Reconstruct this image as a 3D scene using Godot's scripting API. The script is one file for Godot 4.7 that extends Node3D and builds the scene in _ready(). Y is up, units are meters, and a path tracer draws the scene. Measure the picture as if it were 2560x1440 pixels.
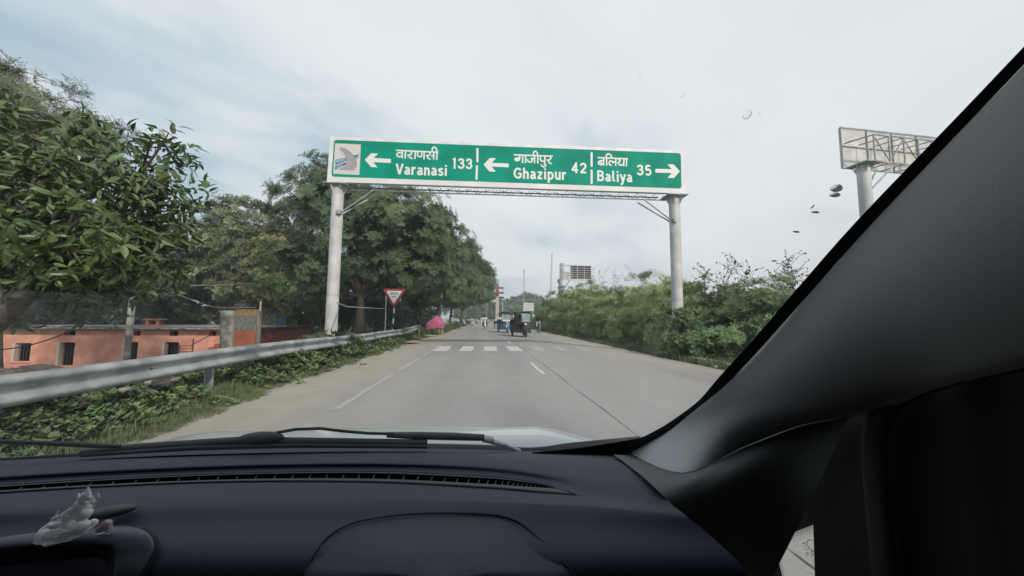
extends Node3D
# A view through a car's windscreen: road, overhead direction sign, trees, a low orange building and oncoming traffic.

var M := {}
var rng := RandomNumberGenerator.new()

# ---------------------------------------------------------------- materials
func lin(r: float, g: float, b: float) -> Color:
	return Color(r, g, b).linear_to_srgb()

func mat(c: Color, rough := 0.7, metal := 0.0) -> StandardMaterial3D:
	var m := StandardMaterial3D.new()
	m.albedo_color = c
	m.roughness = rough
	m.metallic = metal
	return m

func noise_tex(c1: Color, c2: Color, freq: float, s: int, size := 512, lo := 0.3, hi := 0.7, kind := FastNoiseLite.TYPE_SIMPLEX_SMOOTH) -> NoiseTexture2D:
	var n := FastNoiseLite.new()
	n.seed = s
	n.noise_type = kind
	n.frequency = freq
	n.fractal_octaves = 5
	var t := NoiseTexture2D.new()
	t.noise = n
	t.width = size
	t.height = size
	t.seamless = true
	var g := Gradient.new()
	g.set_color(0, c1)
	g.set_color(1, c2)
	g.set_offset(0, lo)
	g.set_offset(1, hi)
	t.color_ramp = g
	return t

func grain(c1: Color, c2: Color, rough: float, scale: float, s: int, freq := 0.012, world := false, bump := 0.0) -> StandardMaterial3D:
	var m := mat(Color.WHITE, rough)
	m.albedo_texture = noise_tex(c1, c2, freq, s)
	m.uv1_triplanar = true
	m.uv1_world_triplanar = world
	m.uv1_scale = Vector3.ONE * scale
	if bump > 0.0:
		m.heightmap_enabled = true
		m.heightmap_texture = noise_tex(Color.BLACK, Color.WHITE, 0.06, s + 50, 512, 0.1, 0.9)
		m.heightmap_scale = bump
	return m

func leafy(c: Color, through: Color, rough := 0.55) -> StandardMaterial3D:
	var m := mat(c, rough)
	m.vertex_color_use_as_albedo = true
	m.backlight_enabled = true
	m.backlight = through
	return m

func make_materials() -> void:
	M.pole = grain(lin(0.44, 0.45, 0.45), lin(0.60, 0.60, 0.59), 0.5, 0.35, 11, 0.006)
	M.steel_dark = mat(lin(0.16, 0.165, 0.17), 0.5, 0.3)
	M.galv = grain(lin(0.25, 0.27, 0.285), lin(0.42, 0.44, 0.45), 0.42, 0.5, 12, 0.008)
	M.galv.metallic = 0.25
	M.white_paint = grain(lin(0.66, 0.665, 0.68), lin(0.74, 0.74, 0.75), 0.5, 0.4, 13, 0.006)
	M.sign_green = grain(lin(0.0, 0.235, 0.160), lin(0.0, 0.285, 0.20), 0.6, 0.25, 14, 0.006)
	M.sign_green.metallic_specular = 0.25
	M.letter = mat(lin(0.72, 0.72, 0.72), 0.5)
	M.emblem_white = mat(lin(0.58, 0.58, 0.55), 0.6)
	M.emblem_grey = mat(lin(0.32, 0.31, 0.33), 0.6)
	M.emblem_dark = mat(lin(0.10, 0.10, 0.12), 0.6)
	M.emblem_blue = mat(lin(0.06, 0.14, 0.30), 0.6)
	M.emblem_pale = mat(lin(0.50, 0.60, 0.66), 0.6)
	M.red_paint = mat(lin(0.33, 0.035, 0.04), 0.5)
	M.black_paint = mat(lin(0.02, 0.02, 0.022), 0.6)
	M.blue_black = mat(lin(0.025, 0.03, 0.045), 0.6)
	M.concrete = grain(lin(0.16, 0.15, 0.14), lin(0.34, 0.33, 0.31), 0.9, 0.6, 15, 0.012, false, 0.6)
	M.concrete_dark = grain(lin(0.055, 0.054, 0.052), lin(0.17, 0.165, 0.16), 0.9, 0.25, 16, 0.012, true)
	M.orange = grain(lin(0.54, 0.245, 0.175), lin(0.68, 0.335, 0.245), 0.9, 0.22, 17, 0.01, true)
	M.orange_deep = grain(lin(0.26, 0.085, 0.05), lin(0.34, 0.115, 0.07), 0.9, 0.3, 18, 0.01, true)
	M.maroon = grain(lin(0.27, 0.075, 0.06), lin(0.38, 0.11, 0.09), 0.9, 0.3, 19, 0.01, true)
	M.jamb = mat(lin(0.5, 0.44, 0.38), 0.9)
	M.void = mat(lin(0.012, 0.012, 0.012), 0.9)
	M.rust = grain(lin(0.06, 0.035, 0.028), lin(0.13, 0.07, 0.05), 0.8, 1.0, 20, 0.02)
	M.bark = grain(lin(0.028, 0.022, 0.017), lin(0.075, 0.06, 0.048), 0.95, 0.8, 21, 0.03, false, 1.2)
	M.bark_pale = grain(lin(0.05, 0.043, 0.036), lin(0.12, 0.10, 0.085), 0.95, 0.8, 22, 0.03, false, 1.0)
	M.twig = mat(lin(0.09, 0.075, 0.06), 0.9)
	M.stone = grain(lin(0.19, 0.14, 0.11), lin(0.40, 0.31, 0.25), 0.95, 1.5, 23, 0.02)
	M.stone_pale = grain(lin(0.26, 0.21, 0.19), lin(0.44, 0.38, 0.35), 0.95, 1.5, 24, 0.02)
	M.cable = mat(lin(0.015, 0.015, 0.015), 0.7)
	M.cable_pale = mat(lin(0.35, 0.35, 0.34), 0.7)
	M.tyre = mat(lin(0.02, 0.02, 0.02), 0.85)
	M.rim = mat(lin(0.3, 0.3, 0.31), 0.4, 0.6)
	M.pink = grain(lin(0.33, 0.06, 0.15), lin(0.46, 0.11, 0.23), 0.9, 1.2, 25, 0.01)
	M.pink.rim_enabled = true
	M.pink.rim = 0.4
	M.cloth_olive = grain(lin(0.13, 0.13, 0.06), lin(0.30, 0.28, 0.17), 0.95, 2.0, 26, 0.02)
	M.rag = grain(lin(0.20, 0.15, 0.11), lin(0.42, 0.34, 0.27), 0.95, 3.0, 27, 0.02)
	M.skin = mat(lin(0.12, 0.065, 0.04), 0.6)
	M.hair = mat(lin(0.012, 0.011, 0.01), 0.6)
	M.cloth_white = mat(lin(0.62, 0.63, 0.65), 0.9)
	M.cloth_grey = mat(lin(0.33, 0.34, 0.36), 0.9)
	M.cloth_dark = mat(lin(0.022, 0.024, 0.03), 0.9)
	M.cloth_brown = mat(lin(0.10, 0.062, 0.046), 0.9)
	M.cloth_maroon = mat(lin(0.07, 0.02, 0.022), 0.9)
	M.rick_brown = grain(lin(0.035, 0.029, 0.025), lin(0.085, 0.068, 0.055), 0.6, 1.5, 28, 0.02)
	M.rick_blue = grain(lin(0.025, 0.10, 0.19), lin(0.05, 0.17, 0.29), 0.45, 1.0, 29, 0.015)
	M.rick_dark = mat(lin(0.02, 0.025, 0.03), 0.6)
	M.chrome = mat(lin(0.55, 0.55, 0.56), 0.25, 0.8)
	M.pane_blue = mat(Color(0.50, 0.62, 0.68, 0.6), 0.35)
	M.pane_blue.transparency = BaseMaterial3D.TRANSPARENCY_ALPHA
	M.pane = mat(Color(0.8, 0.85, 0.88, 0.28), 0.08)
	M.pane.transparency = BaseMaterial3D.TRANSPARENCY_ALPHA
	M.lamp_glass = mat(lin(0.7, 0.7, 0.68), 0.15)
	M.road_mark = grain(lin(0.36, 0.355, 0.35), lin(0.58, 0.57, 0.555), 0.85, 0.7, 30, 0.03, true)
	M.road_mark_worn = grain(lin(0.285, 0.278, 0.27), lin(0.42, 0.41, 0.40), 0.85, 1.3, 31, 0.03, true)
	M.crack = mat(lin(0.10, 0.095, 0.09), 0.95)
	M.kerb_black = grain(lin(0.05, 0.055, 0.055), lin(0.14, 0.14, 0.135), 0.9, 1.0, 32, 0.02)
	M.kerb_white = grain(lin(0.34, 0.33, 0.31), lin(0.5, 0.49, 0.47), 0.9, 1.0, 33, 0.02)
	M.door_blue = mat(lin(0.07, 0.20, 0.36), 0.6)
	M.plaster = grain(lin(0.14, 0.125, 0.105), lin(0.26, 0.23, 0.2), 0.9, 0.4, 34, 0.012)
	M.brick_red = grain(lin(0.17, 0.075, 0.05), lin(0.28, 0.13, 0.09), 0.9, 0.4, 35, 0.02)
	M.board_yellow = grain(lin(0.19, 0.13, 0.06), lin(0.28, 0.20, 0.10), 0.8, 0.9, 36, 0.02)
	M.board_teal = grain(lin(0.11, 0.13, 0.12), lin(0.20, 0.20, 0.18), 0.8, 0.9, 37, 0.02)
	M.back_panel = grain(lin(0.50, 0.49, 0.48), lin(0.62, 0.61, 0.59), 0.6, 0.3, 38, 0.008)
	M.led_dark = mat(lin(0.035, 0.037, 0.04), 0.5)
	# the car
	M.dash = mat(lin(0.029, 0.031, 0.056), 0.62)
	grainy(M.dash, 0.035, 26.0)
	M.dash_soft = mat(lin(0.032, 0.034, 0.053), 0.62)
	grainy(M.dash_soft, 0.045, 22.0)
	M.dash_trim = mat(lin(0.045, 0.05, 0.056), 0.5)
	M.seam_shade = mat(lin(0.010, 0.010, 0.018), 0.8)  # near-black for tubes that stand for shade in the dash grooves
	M.black = mat(lin(0.006, 0.006, 0.007), 0.7)
	M.black_soft = mat(lin(0.008, 0.008, 0.008), 0.9)
	M.frit = mat(lin(0.004, 0.004, 0.005), 0.5)
	M.pillar = mat(lin(0.50, 0.508, 0.512), 0.95)
	M.pillar.metallic_specular = 0.3
	M.shaded_foot = mat(lin(0.15, 0.152, 0.15), 0.95)  # pillar foot: the fall into shade is carried by this colour
	M.shaded_foot.metallic_specular = 0.3
	grainy(M.pillar, 0.016, 18.0)
	M.door_trim = mat(lin(0.04, 0.04, 0.037), 0.85)
	grainy(M.door_trim, 0.05, 30.0)
	M.lining = mat(lin(0.022, 0.022, 0.021), 0.9)
	M.pod = mat(lin(0.075, 0.083, 0.105), 0.5)
	M.bonnet = mat(lin(0.50, 0.53, 0.53), 0.35)
	M.bonnet.clearcoat_enabled = true
	M.bonnet.clearcoat = 0.8
	M.bonnet.clearcoat_roughness = 0.06
	M.wiper = mat(lin(0.013, 0.013, 0.014), 0.55)
	M.wiper_arm = mat(lin(0.035, 0.037, 0.04), 0.45)
	M.cowl = mat(lin(0.03, 0.03, 0.031), 0.75)
	M.screen = mat(Color(0.98, 1.0, 0.99, 0.02), 0.0)
	M.screen.transparency = BaseMaterial3D.TRANSPARENCY_ALPHA
	M.water = mat(Color(1, 1, 1, 0.0), 0.0)
	M.water.refraction_enabled = true
	M.water.refraction_scale = 0.033
	M.crystal = mat(Color(1.0, 1.0, 1.0, 0.40), 0.04)
	M.crystal.refraction_enabled = true
	M.crystal.refraction_scale = 0.05
	M.crystal_rose = mat(Color(0.86, 0.78, 0.84, 0.25), 0.12)
	M.crystal_rose.refraction_enabled = true
	M.crystal_rose.refraction_scale = 0.05

func grainy(m: StandardMaterial3D, depth: float, scale: float) -> void:   # moulded plastic grain
	m.heightmap_enabled = true
	if not M.has("grain_map"):
		M.grain_map = noise_tex(Color.BLACK, Color.WHITE, 0.09, 77, 512, 0.15, 0.85)
	m.heightmap_texture = M.grain_map
	m.heightmap_scale = depth
	m.uv1_triplanar = true
	m.uv1_scale = Vector3.ONE * scale * 0.35

# ---------------------------------------------------------------- nodes
func numbered(p: Node, n: String) -> String:
	if not p.has_node(NodePath(n)):
		return n
	var i := 1
	while p.has_node(NodePath("%s_%03d" % [n, i])):
		i += 1
	return "%s_%03d" % [n, i]

var next_number := {}
func put(o: Node, called: String, parent: Node) -> Node:
	var key := str(parent.get_instance_id()) + called
	var k: int = next_number.get(key, 0)
	next_number[key] = k + 1
	o.name = called if k == 0 else "%s_%03d" % [called, k]
	parent.add_child(o, true)
	return o

func tag(o: Node, label: String, category: String, group := "", kind := "") -> Node:
	if label: o.set_meta("label", label)
	if category: o.set_meta("category", category)
	if group: o.set_meta("group", group)
	if kind: o.set_meta("kind", kind)
	return o

func thing(called: String, label: String, category: String, at := Vector3.ZERO, turn := 0.0, group := "") -> Node3D:
	var o := Node3D.new()
	put(o, called, self)
	o.position = at
	o.rotation.y = turn
	tag(o, label, category, group)
	return o

func fin(s: SurfaceTool, called: String, m: Material, parent: Node) -> MeshInstance3D:
	s.generate_normals()
	var o := MeshInstance3D.new()
	o.mesh = s.commit()
	o.material_override = null
	o.mesh.surface_set_material(0, m)
	put(o, called, parent)
	return o

func hold(mesh: Mesh, called: String, m: Material, parent: Node, xf := Transform3D()) -> MeshInstance3D:
	var o := MeshInstance3D.new()
	o.mesh = mesh
	o.set_surface_override_material(0, m)
	o.transform = xf
	put(o, called, parent)
	return o

func structure(called: String, s: SurfaceTool, m: Material) -> MeshInstance3D:
	var o := fin(s, called, m, self)
	o.set_meta("kind", "structure")
	return o

func copy(o: Node3D, called: String, label: String) -> Node3D:
	var c: Node3D = o.duplicate()
	put(c, called, self)
	if label: c.set_meta("label", label)
	return c

# ---------------------------------------------------------------- shapes
func st() -> SurfaceTool:
	var s := SurfaceTool.new()
	s.begin(Mesh.PRIMITIVE_TRIANGLES)
	s.set_smooth_group(0)
	return s

func tri(s: SurfaceTool, a: Vector3, b: Vector3, c: Vector3) -> void:
	s.add_vertex(a)
	s.add_vertex(b)
	s.add_vertex(c)

func quad(s: SurfaceTool, a: Vector3, b: Vector3, c: Vector3, d: Vector3) -> void:
	tri(s, a, b, c)
	tri(s, a, c, d)

func out_tri(s: SurfaceTool, a: Vector3, b: Vector3, c: Vector3, mid: Vector3) -> void:
	if (a - c).cross(a - b).dot((a + b + c) / 3.0 - mid) < 0.0:
		tri(s, a, c, b)
	else:
		tri(s, a, b, c)

func box(s: SurfaceTool, xf: Transform3D, size: Vector3, bevel := 0.0) -> void:
	s.set_smooth_group(-1)
	var h := size / 2.0
	var b := minf(bevel, minf(h.x, minf(h.y, h.z)) * 0.9)
	var mid := xf.origin
	var f := func(x: float, y: float, z: float) -> Vector3: return xf * Vector3(x, y, z)
	for ax in 3:
		for sg in [-1.0, 1.0]:
			var p := []
			for k in [[-1, -1], [1, -1], [1, 1], [-1, 1]]:
				var v := Vector3.ZERO
				v[ax] = sg * h[ax]
				v[(ax + 1) % 3] = k[0] * (h[(ax + 1) % 3] - b)
				v[(ax + 2) % 3] = k[1] * (h[(ax + 2) % 3] - b)
				p.append(xf * v)
			out_tri(s, p[0], p[1], p[2], mid)
			out_tri(s, p[0], p[2], p[3], mid)
	if b <= 0.0:
		return
	for ax in 3:
		var u := (ax + 1) % 3
		var w := (ax + 2) % 3
		for su in [-1.0, 1.0]:
			for sw in [-1.0, 1.0]:
				var p := []
				for k in [[-1.0, 0], [1.0, 0], [1.0, 1], [-1.0, 1]]:
					var v := Vector3.ZERO
					v[ax] = k[0] * (h[ax] - b)
					v[u] = su * (h[u] - (b if k[1] else 0.0))
					v[w] = sw * (h[w] - (0.0 if k[1] else b))
					p.append(xf * v)
				out_tri(s, p[0], p[1], p[2], mid)
				out_tri(s, p[0], p[2], p[3], mid)
	for sx in [-1.0, 1.0]:
		for sy in [-1.0, 1.0]:
			for sz in [-1.0, 1.0]:
				out_tri(s, f.call(sx * h.x, sy * (h.y - b), sz * (h.z - b)), f.call(sx * (h.x - b), sy * h.y, sz * (h.z - b)), f.call(sx * (h.x - b), sy * (h.y - b), sz * h.z), mid)

func abox(s: SurfaceTool, lo: Vector3, hi: Vector3, bevel := 0.0) -> void:
	box(s, Transform3D(Basis(), (lo + hi) / 2.0), (hi - lo).abs(), bevel)

func at(p: Vector3, yaw := 0.0, pitch := 0.0, roll := 0.0) -> Transform3D:
	return Transform3D(Basis.from_euler(Vector3(pitch, yaw, roll)), p)

func bar(s: SurfaceTool, a: Vector3, b: Vector3, w: float, d: float, bevel := 0.0) -> void:   # a square bar from a to b
	var y := (b - a).normalized()
	var x := y.cross(Vector3.FORWARD if absf(y.z) < 0.9 else Vector3.RIGHT).normalized()
	box(s, Transform3D(Basis(x, y, x.cross(y)), (a + b) / 2.0), Vector3(w, (b - a).length(), d), bevel)

func curve(pts: Array, n: int) -> Array:   # Catmull-Rom through the points, n points per span
	var o := []
	for i in pts.size() - 1:
		var p0: Vector3 = pts[maxi(i - 1, 0)]
		var p1: Vector3 = pts[i]
		var p2: Vector3 = pts[i + 1]
		var p3: Vector3 = pts[mini(i + 2, pts.size() - 1)]
		for k in n:
			var t := float(k) / n
			o.append(0.5 * (2.0 * p1 + (p2 - p0) * t + (2.0 * p0 - 5.0 * p1 + 4.0 * p2 - p3) * t * t + (3.0 * p1 - p0 - 3.0 * p2 + p3) * t * t * t))
	o.append(pts[-1])
	return o

func loft(s: SurfaceTool, rows: Array, ring := false) -> void:   # rows of equal length
	s.set_smooth_group(0)
	for i in rows.size() - 1:
		var a: Array = rows[i]
		var b: Array = rows[i + 1]
		var n := a.size()
		for k in (n if ring else n - 1):
			var l := (k + 1) % n
			quad(s, a[k], a[l], b[l], b[k])

func surface(s: SurfaceTool, rows: Array, nu: int, nv: int) -> void:   # a smooth sheet through rows of points
	var fine := []
	for r in rows:
		fine.append(curve(r, nu))
	var out := []
	var w: int = fine[0].size()
	var cols := []
	for k in w:
		var c := []
		for r in fine:
			c.append(r[k])
		cols.append(curve(c, nv))
	for i in cols[0].size():
		var row := []
		for k in w:
			row.append(cols[k][i])
		out.append(row)
	loft(s, out)

func tube(s: SurfaceTool, pts: Array, radius, sides := 8, caps := true, flat := 1.0) -> void:   # radius: one number or one per point
	s.set_smooth_group(0)
	var rows := []
	var x := Vector3.ZERO
	for i in pts.size():
		var d: Vector3 = (pts[mini(i + 1, pts.size() - 1)] - pts[maxi(i - 1, 0)]).normalized()
		if x == Vector3.ZERO:
			x = d.cross(Vector3.UP if absf(d.y) < 0.9 else Vector3.RIGHT).normalized()
		x = (x - d * x.dot(d)).normalized()
		var y := x.cross(d)
		var r: float = radius[i] if radius is Array else radius
		var row := []
		for k in sides:
			var t := TAU * k / sides
			row.append(pts[i] + (x * cos(t) + y * sin(t) * flat) * r)
		rows.append(row)
	loft(s, rows, true)
	if caps:
		s.set_smooth_group(-1)
		for e in [0, rows.size() - 1]:
			var inside: Vector3 = pts[1] if e == 0 else pts[e - 1]
			for k in range(1, sides - 1):
				out_tri(s, rows[e][0], rows[e][k], rows[e][k + 1], inside)

func prism(s: SurfaceTool, poly: PackedVector2Array, z0: float, z1: float, xf := Transform3D()) -> void:   # z1 is the front
	s.set_smooth_group(-1)
	var idx := Geometry2D.triangulate_polygon(poly)
	var n := poly.size()
	var mid := Vector2.ZERO
	for p in poly:
		mid += p / n
	for k in range(0, idx.size(), 3):
		var a := poly[idx[k]]
		var b := poly[idx[k + 1]]
		var c := poly[idx[k + 2]]
		if (b - a).cross(c - a) > 0.0:
			var t := b
			b = c
			c = t
		tri(s, xf * Vector3(a.x, a.y, z1), xf * Vector3(b.x, b.y, z1), xf * Vector3(c.x, c.y, z1))
		tri(s, xf * Vector3(a.x, a.y, z0), xf * Vector3(c.x, c.y, z0), xf * Vector3(b.x, b.y, z0))
	var turn := Geometry2D.is_polygon_clockwise(poly)
	for k in n:
		var a := poly[k]
		var b := poly[(k + 1) % n]
		if not turn:
			var t := a
			a = b
			b = t
		quad(s, xf * Vector3(a.x, a.y, z0), xf * Vector3(b.x, b.y, z0), xf * Vector3(b.x, b.y, z1), xf * Vector3(a.x, a.y, z1))

func rounded(w: float, h: float, r: float, n := 5) -> PackedVector2Array:
	var o := PackedVector2Array()
	for c in [[1, 1, 0.0], [-1, 1, 0.5], [-1, -1, 1.0], [1, -1, 1.5]]:
		for k in n + 1:
			var t: float = PI * (c[2] + 0.5 * k / n)
			o.append(Vector2(c[0] * (w / 2 - r) + r * cos(t), c[1] * (h / 2 - r) + r * sin(t)))
	return o

func ball(s: SurfaceTool, c: Vector3, r: Vector3, n := 10, m := 6) -> void:
	var rows := []
	for i in m + 1:
		var t := PI * i / m
		var row := []
		for k in n:
			var u := TAU * k / n
			row.append(c + Vector3(r.x * sin(t) * cos(u), r.y * cos(t), r.z * sin(t) * sin(u)))
		rows.append(row)
	loft(s, rows, true)

func rock(s: SurfaceTool, c: Vector3, r: Vector3, sd: int) -> void:
	var n := FastNoiseLite.new()
	n.seed = sd
	n.frequency = 0.9
	var rows := []
	for i in 7:
		var t := PI * i / 6
		var row := []
		for k in 9:
			var u := TAU * k / 9
			var d := Vector3(sin(t) * cos(u), cos(t), sin(t) * sin(u))
			d *= 1.0 + 0.45 * n.get_noise_3dv(d * 1.4)
			row.append(c + d * r)
		rows.append(row)
	loft(s, rows, true)

# A continuous figure: tapered capsules [a, b, ra, rb] joined by a smooth minimum and meshed by surface nets.
func flesh(prims: Array, cell: float, k: float, called: String, m: Material, parent: Node) -> MeshInstance3D:
	var lo := Vector3.ONE * 1e9
	var hi := -lo
	for p in prims:
		var r := maxf(p[2], p[3]) + cell * 2.5
		lo = lo.min((p[0] as Vector3).min(p[1]) - Vector3.ONE * r)
		hi = hi.max((p[0] as Vector3).max(p[1]) + Vector3.ONE * r)
	var n := Vector3i(((hi - lo) / cell).ceil()) + Vector3i.ONE
	var f := PackedFloat32Array()
	f.resize(n.x * n.y * n.z)
	f.fill(1e3)
	var sx := n.y * n.z
	for p in prims:
		var a: Vector3 = p[0]
		var ra: float = p[2]
		var rb: float = p[3]
		var ab: Vector3 = (p[1] as Vector3) - a
		var ll := maxf(ab.length_squared(), 1e-12)
		var r := maxf(ra, rb) + k + 2.0 * cell
		var i0 := Vector3i(((a.min(a + ab) - Vector3.ONE * r - lo) / cell).floor()).clamp(Vector3i.ZERO, n - Vector3i.ONE)
		var i1 := Vector3i(((a.max(a + ab) + Vector3.ONE * r - lo) / cell).ceil()).clamp(Vector3i.ZERO, n - Vector3i.ONE)
		for x in range(i0.x, i1.x + 1):
			for y in range(i0.y, i1.y + 1):
				var at_ := x * sx + y * n.z
				for z in range(i0.z, i1.z + 1):
					var q := lo + Vector3(x, y, z) * cell - a
					var t := clampf(q.dot(ab) / ll, 0.0, 1.0)
					var d := (q - ab * t).length() - lerpf(ra, rb, t)
					var o := f[at_ + z]
					var h := maxf(k - absf(o - d), 0.0) / k
					f[at_ + z] = minf(o, d) - h * h * k * 0.25
	var id := PackedInt32Array()
	id.resize(f.size())
	id.fill(-1)
	var pos := PackedVector3Array()
	var off := [0, sx, n.z, sx + n.z, 1, sx + 1, n.z + 1, sx + n.z + 1]
	var cor := [Vector3(0, 0, 0), Vector3(1, 0, 0), Vector3(0, 1, 0), Vector3(1, 1, 0), Vector3(0, 0, 1), Vector3(1, 0, 1), Vector3(0, 1, 1), Vector3(1, 1, 1)]
	var edges := [[0, 1], [2, 3], [4, 5], [6, 7], [0, 2], [1, 3], [4, 6], [5, 7], [0, 4], [1, 5], [2, 6], [3, 7]]
	for x in n.x - 1:
		for y in n.y - 1:
			for z in n.z - 1:
				var b := x * sx + y * n.z + z
				var neg := 0
				for c in 8:
					if f[b + off[c]] < 0.0:
						neg += 1
				if neg == 0 or neg == 8:
					continue
				var sum := Vector3.ZERO
				var cnt := 0
				for e in edges:
					var fa := f[b + off[e[0]]]
					var fb := f[b + off[e[1]]]
					if (fa < 0.0) != (fb < 0.0):
						sum += (cor[e[0]] as Vector3).lerp(cor[e[1]], fa / (fa - fb))
						cnt += 1
				id[b] = pos.size()
				pos.append(lo + (Vector3(x, y, z) + sum / cnt) * cell)
	var s := st()
	var dirs := [[sx, n.z, 1], [n.z, 1, sx], [1, sx, n.z]]
	for x in range(1, n.x - 1):
		for y in range(1, n.y - 1):
			for z in range(1, n.z - 1):
				var b := x * sx + y * n.z + z
				for d in dirs:
					var s0 := f[b] < 0.0
					if s0 == (f[b + d[0]] < 0.0):
						continue
					var v := [id[b - d[1] - d[2]], id[b - d[2]], id[b], id[b - d[1]]]
					if v.min() < 0:
						continue
					if s0:
						quad(s, pos[v[0]], pos[v[3]], pos[v[2]], pos[v[1]])
					else:
						quad(s, pos[v[0]], pos[v[1]], pos[v[2]], pos[v[3]])
	return fin(s, called, m, parent)

func stroke(s: SurfaceTool, pts: Array, width: float, z0: float, z1: float, round_ends := false) -> void:   # a flat ribbon along 2D points
	for poly in Geometry2D.offset_polyline(PackedVector2Array(pts), width / 2.0, Geometry2D.JOIN_ROUND, Geometry2D.END_ROUND if round_ends else Geometry2D.END_BUTT):
		if not Geometry2D.is_polygon_clockwise(poly) and poly.size() > 2:
			prism(s, poly, z0, z1)

func lettering(text: String, lo: Vector2, hi: Vector2, z: float, depth: float, m: Material, called: String, parent: Node, serif := false, slope := 0.0) -> MeshInstance3D:
	var f := SystemFont.new()
	f.font_names = PackedStringArray(["Droid Serif" if serif else "Droid Sans"])
	f.font_weight = 700
	var t := TextMesh.new()
	t.text = text
	t.font = f
	t.font_size = 64
	t.pixel_size = 0.01
	t.depth = 0.05
	t.curve_step = 1.0
	var bb := t.get_aabb()
	var sc := Vector3((hi.x - lo.x) / bb.size.x, (hi.y - lo.y) / bb.size.y, depth / bb.size.z)
	var c := bb.get_center()
	var bs := Basis(Vector3(0, 0, 1), slope) * Basis.from_scale(sc)
	var o := hold(t, called, m, parent, Transform3D(bs, Vector3((lo.x + hi.x) / 2, (lo.y + hi.y) / 2, z) - bs * c))
	return o

func scatter(mesh: Mesh, xfs: Array, cols: Array, m: Material, called: String, parent: Node) -> MultiMeshInstance3D:
	var mm := MultiMesh.new()
	mm.transform_format = MultiMesh.TRANSFORM_3D
	mm.use_colors = true
	mm.mesh = mesh
	mm.instance_count = xfs.size()
	for i in xfs.size():
		mm.set_instance_transform(i, xfs[i])
		mm.set_instance_color(i, cols[i])
	var o := MultiMeshInstance3D.new()
	o.multimesh = mm
	o.material_override = m
	put(o, called, parent)
	o.set_meta("kind", "stuff")
	return o

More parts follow.
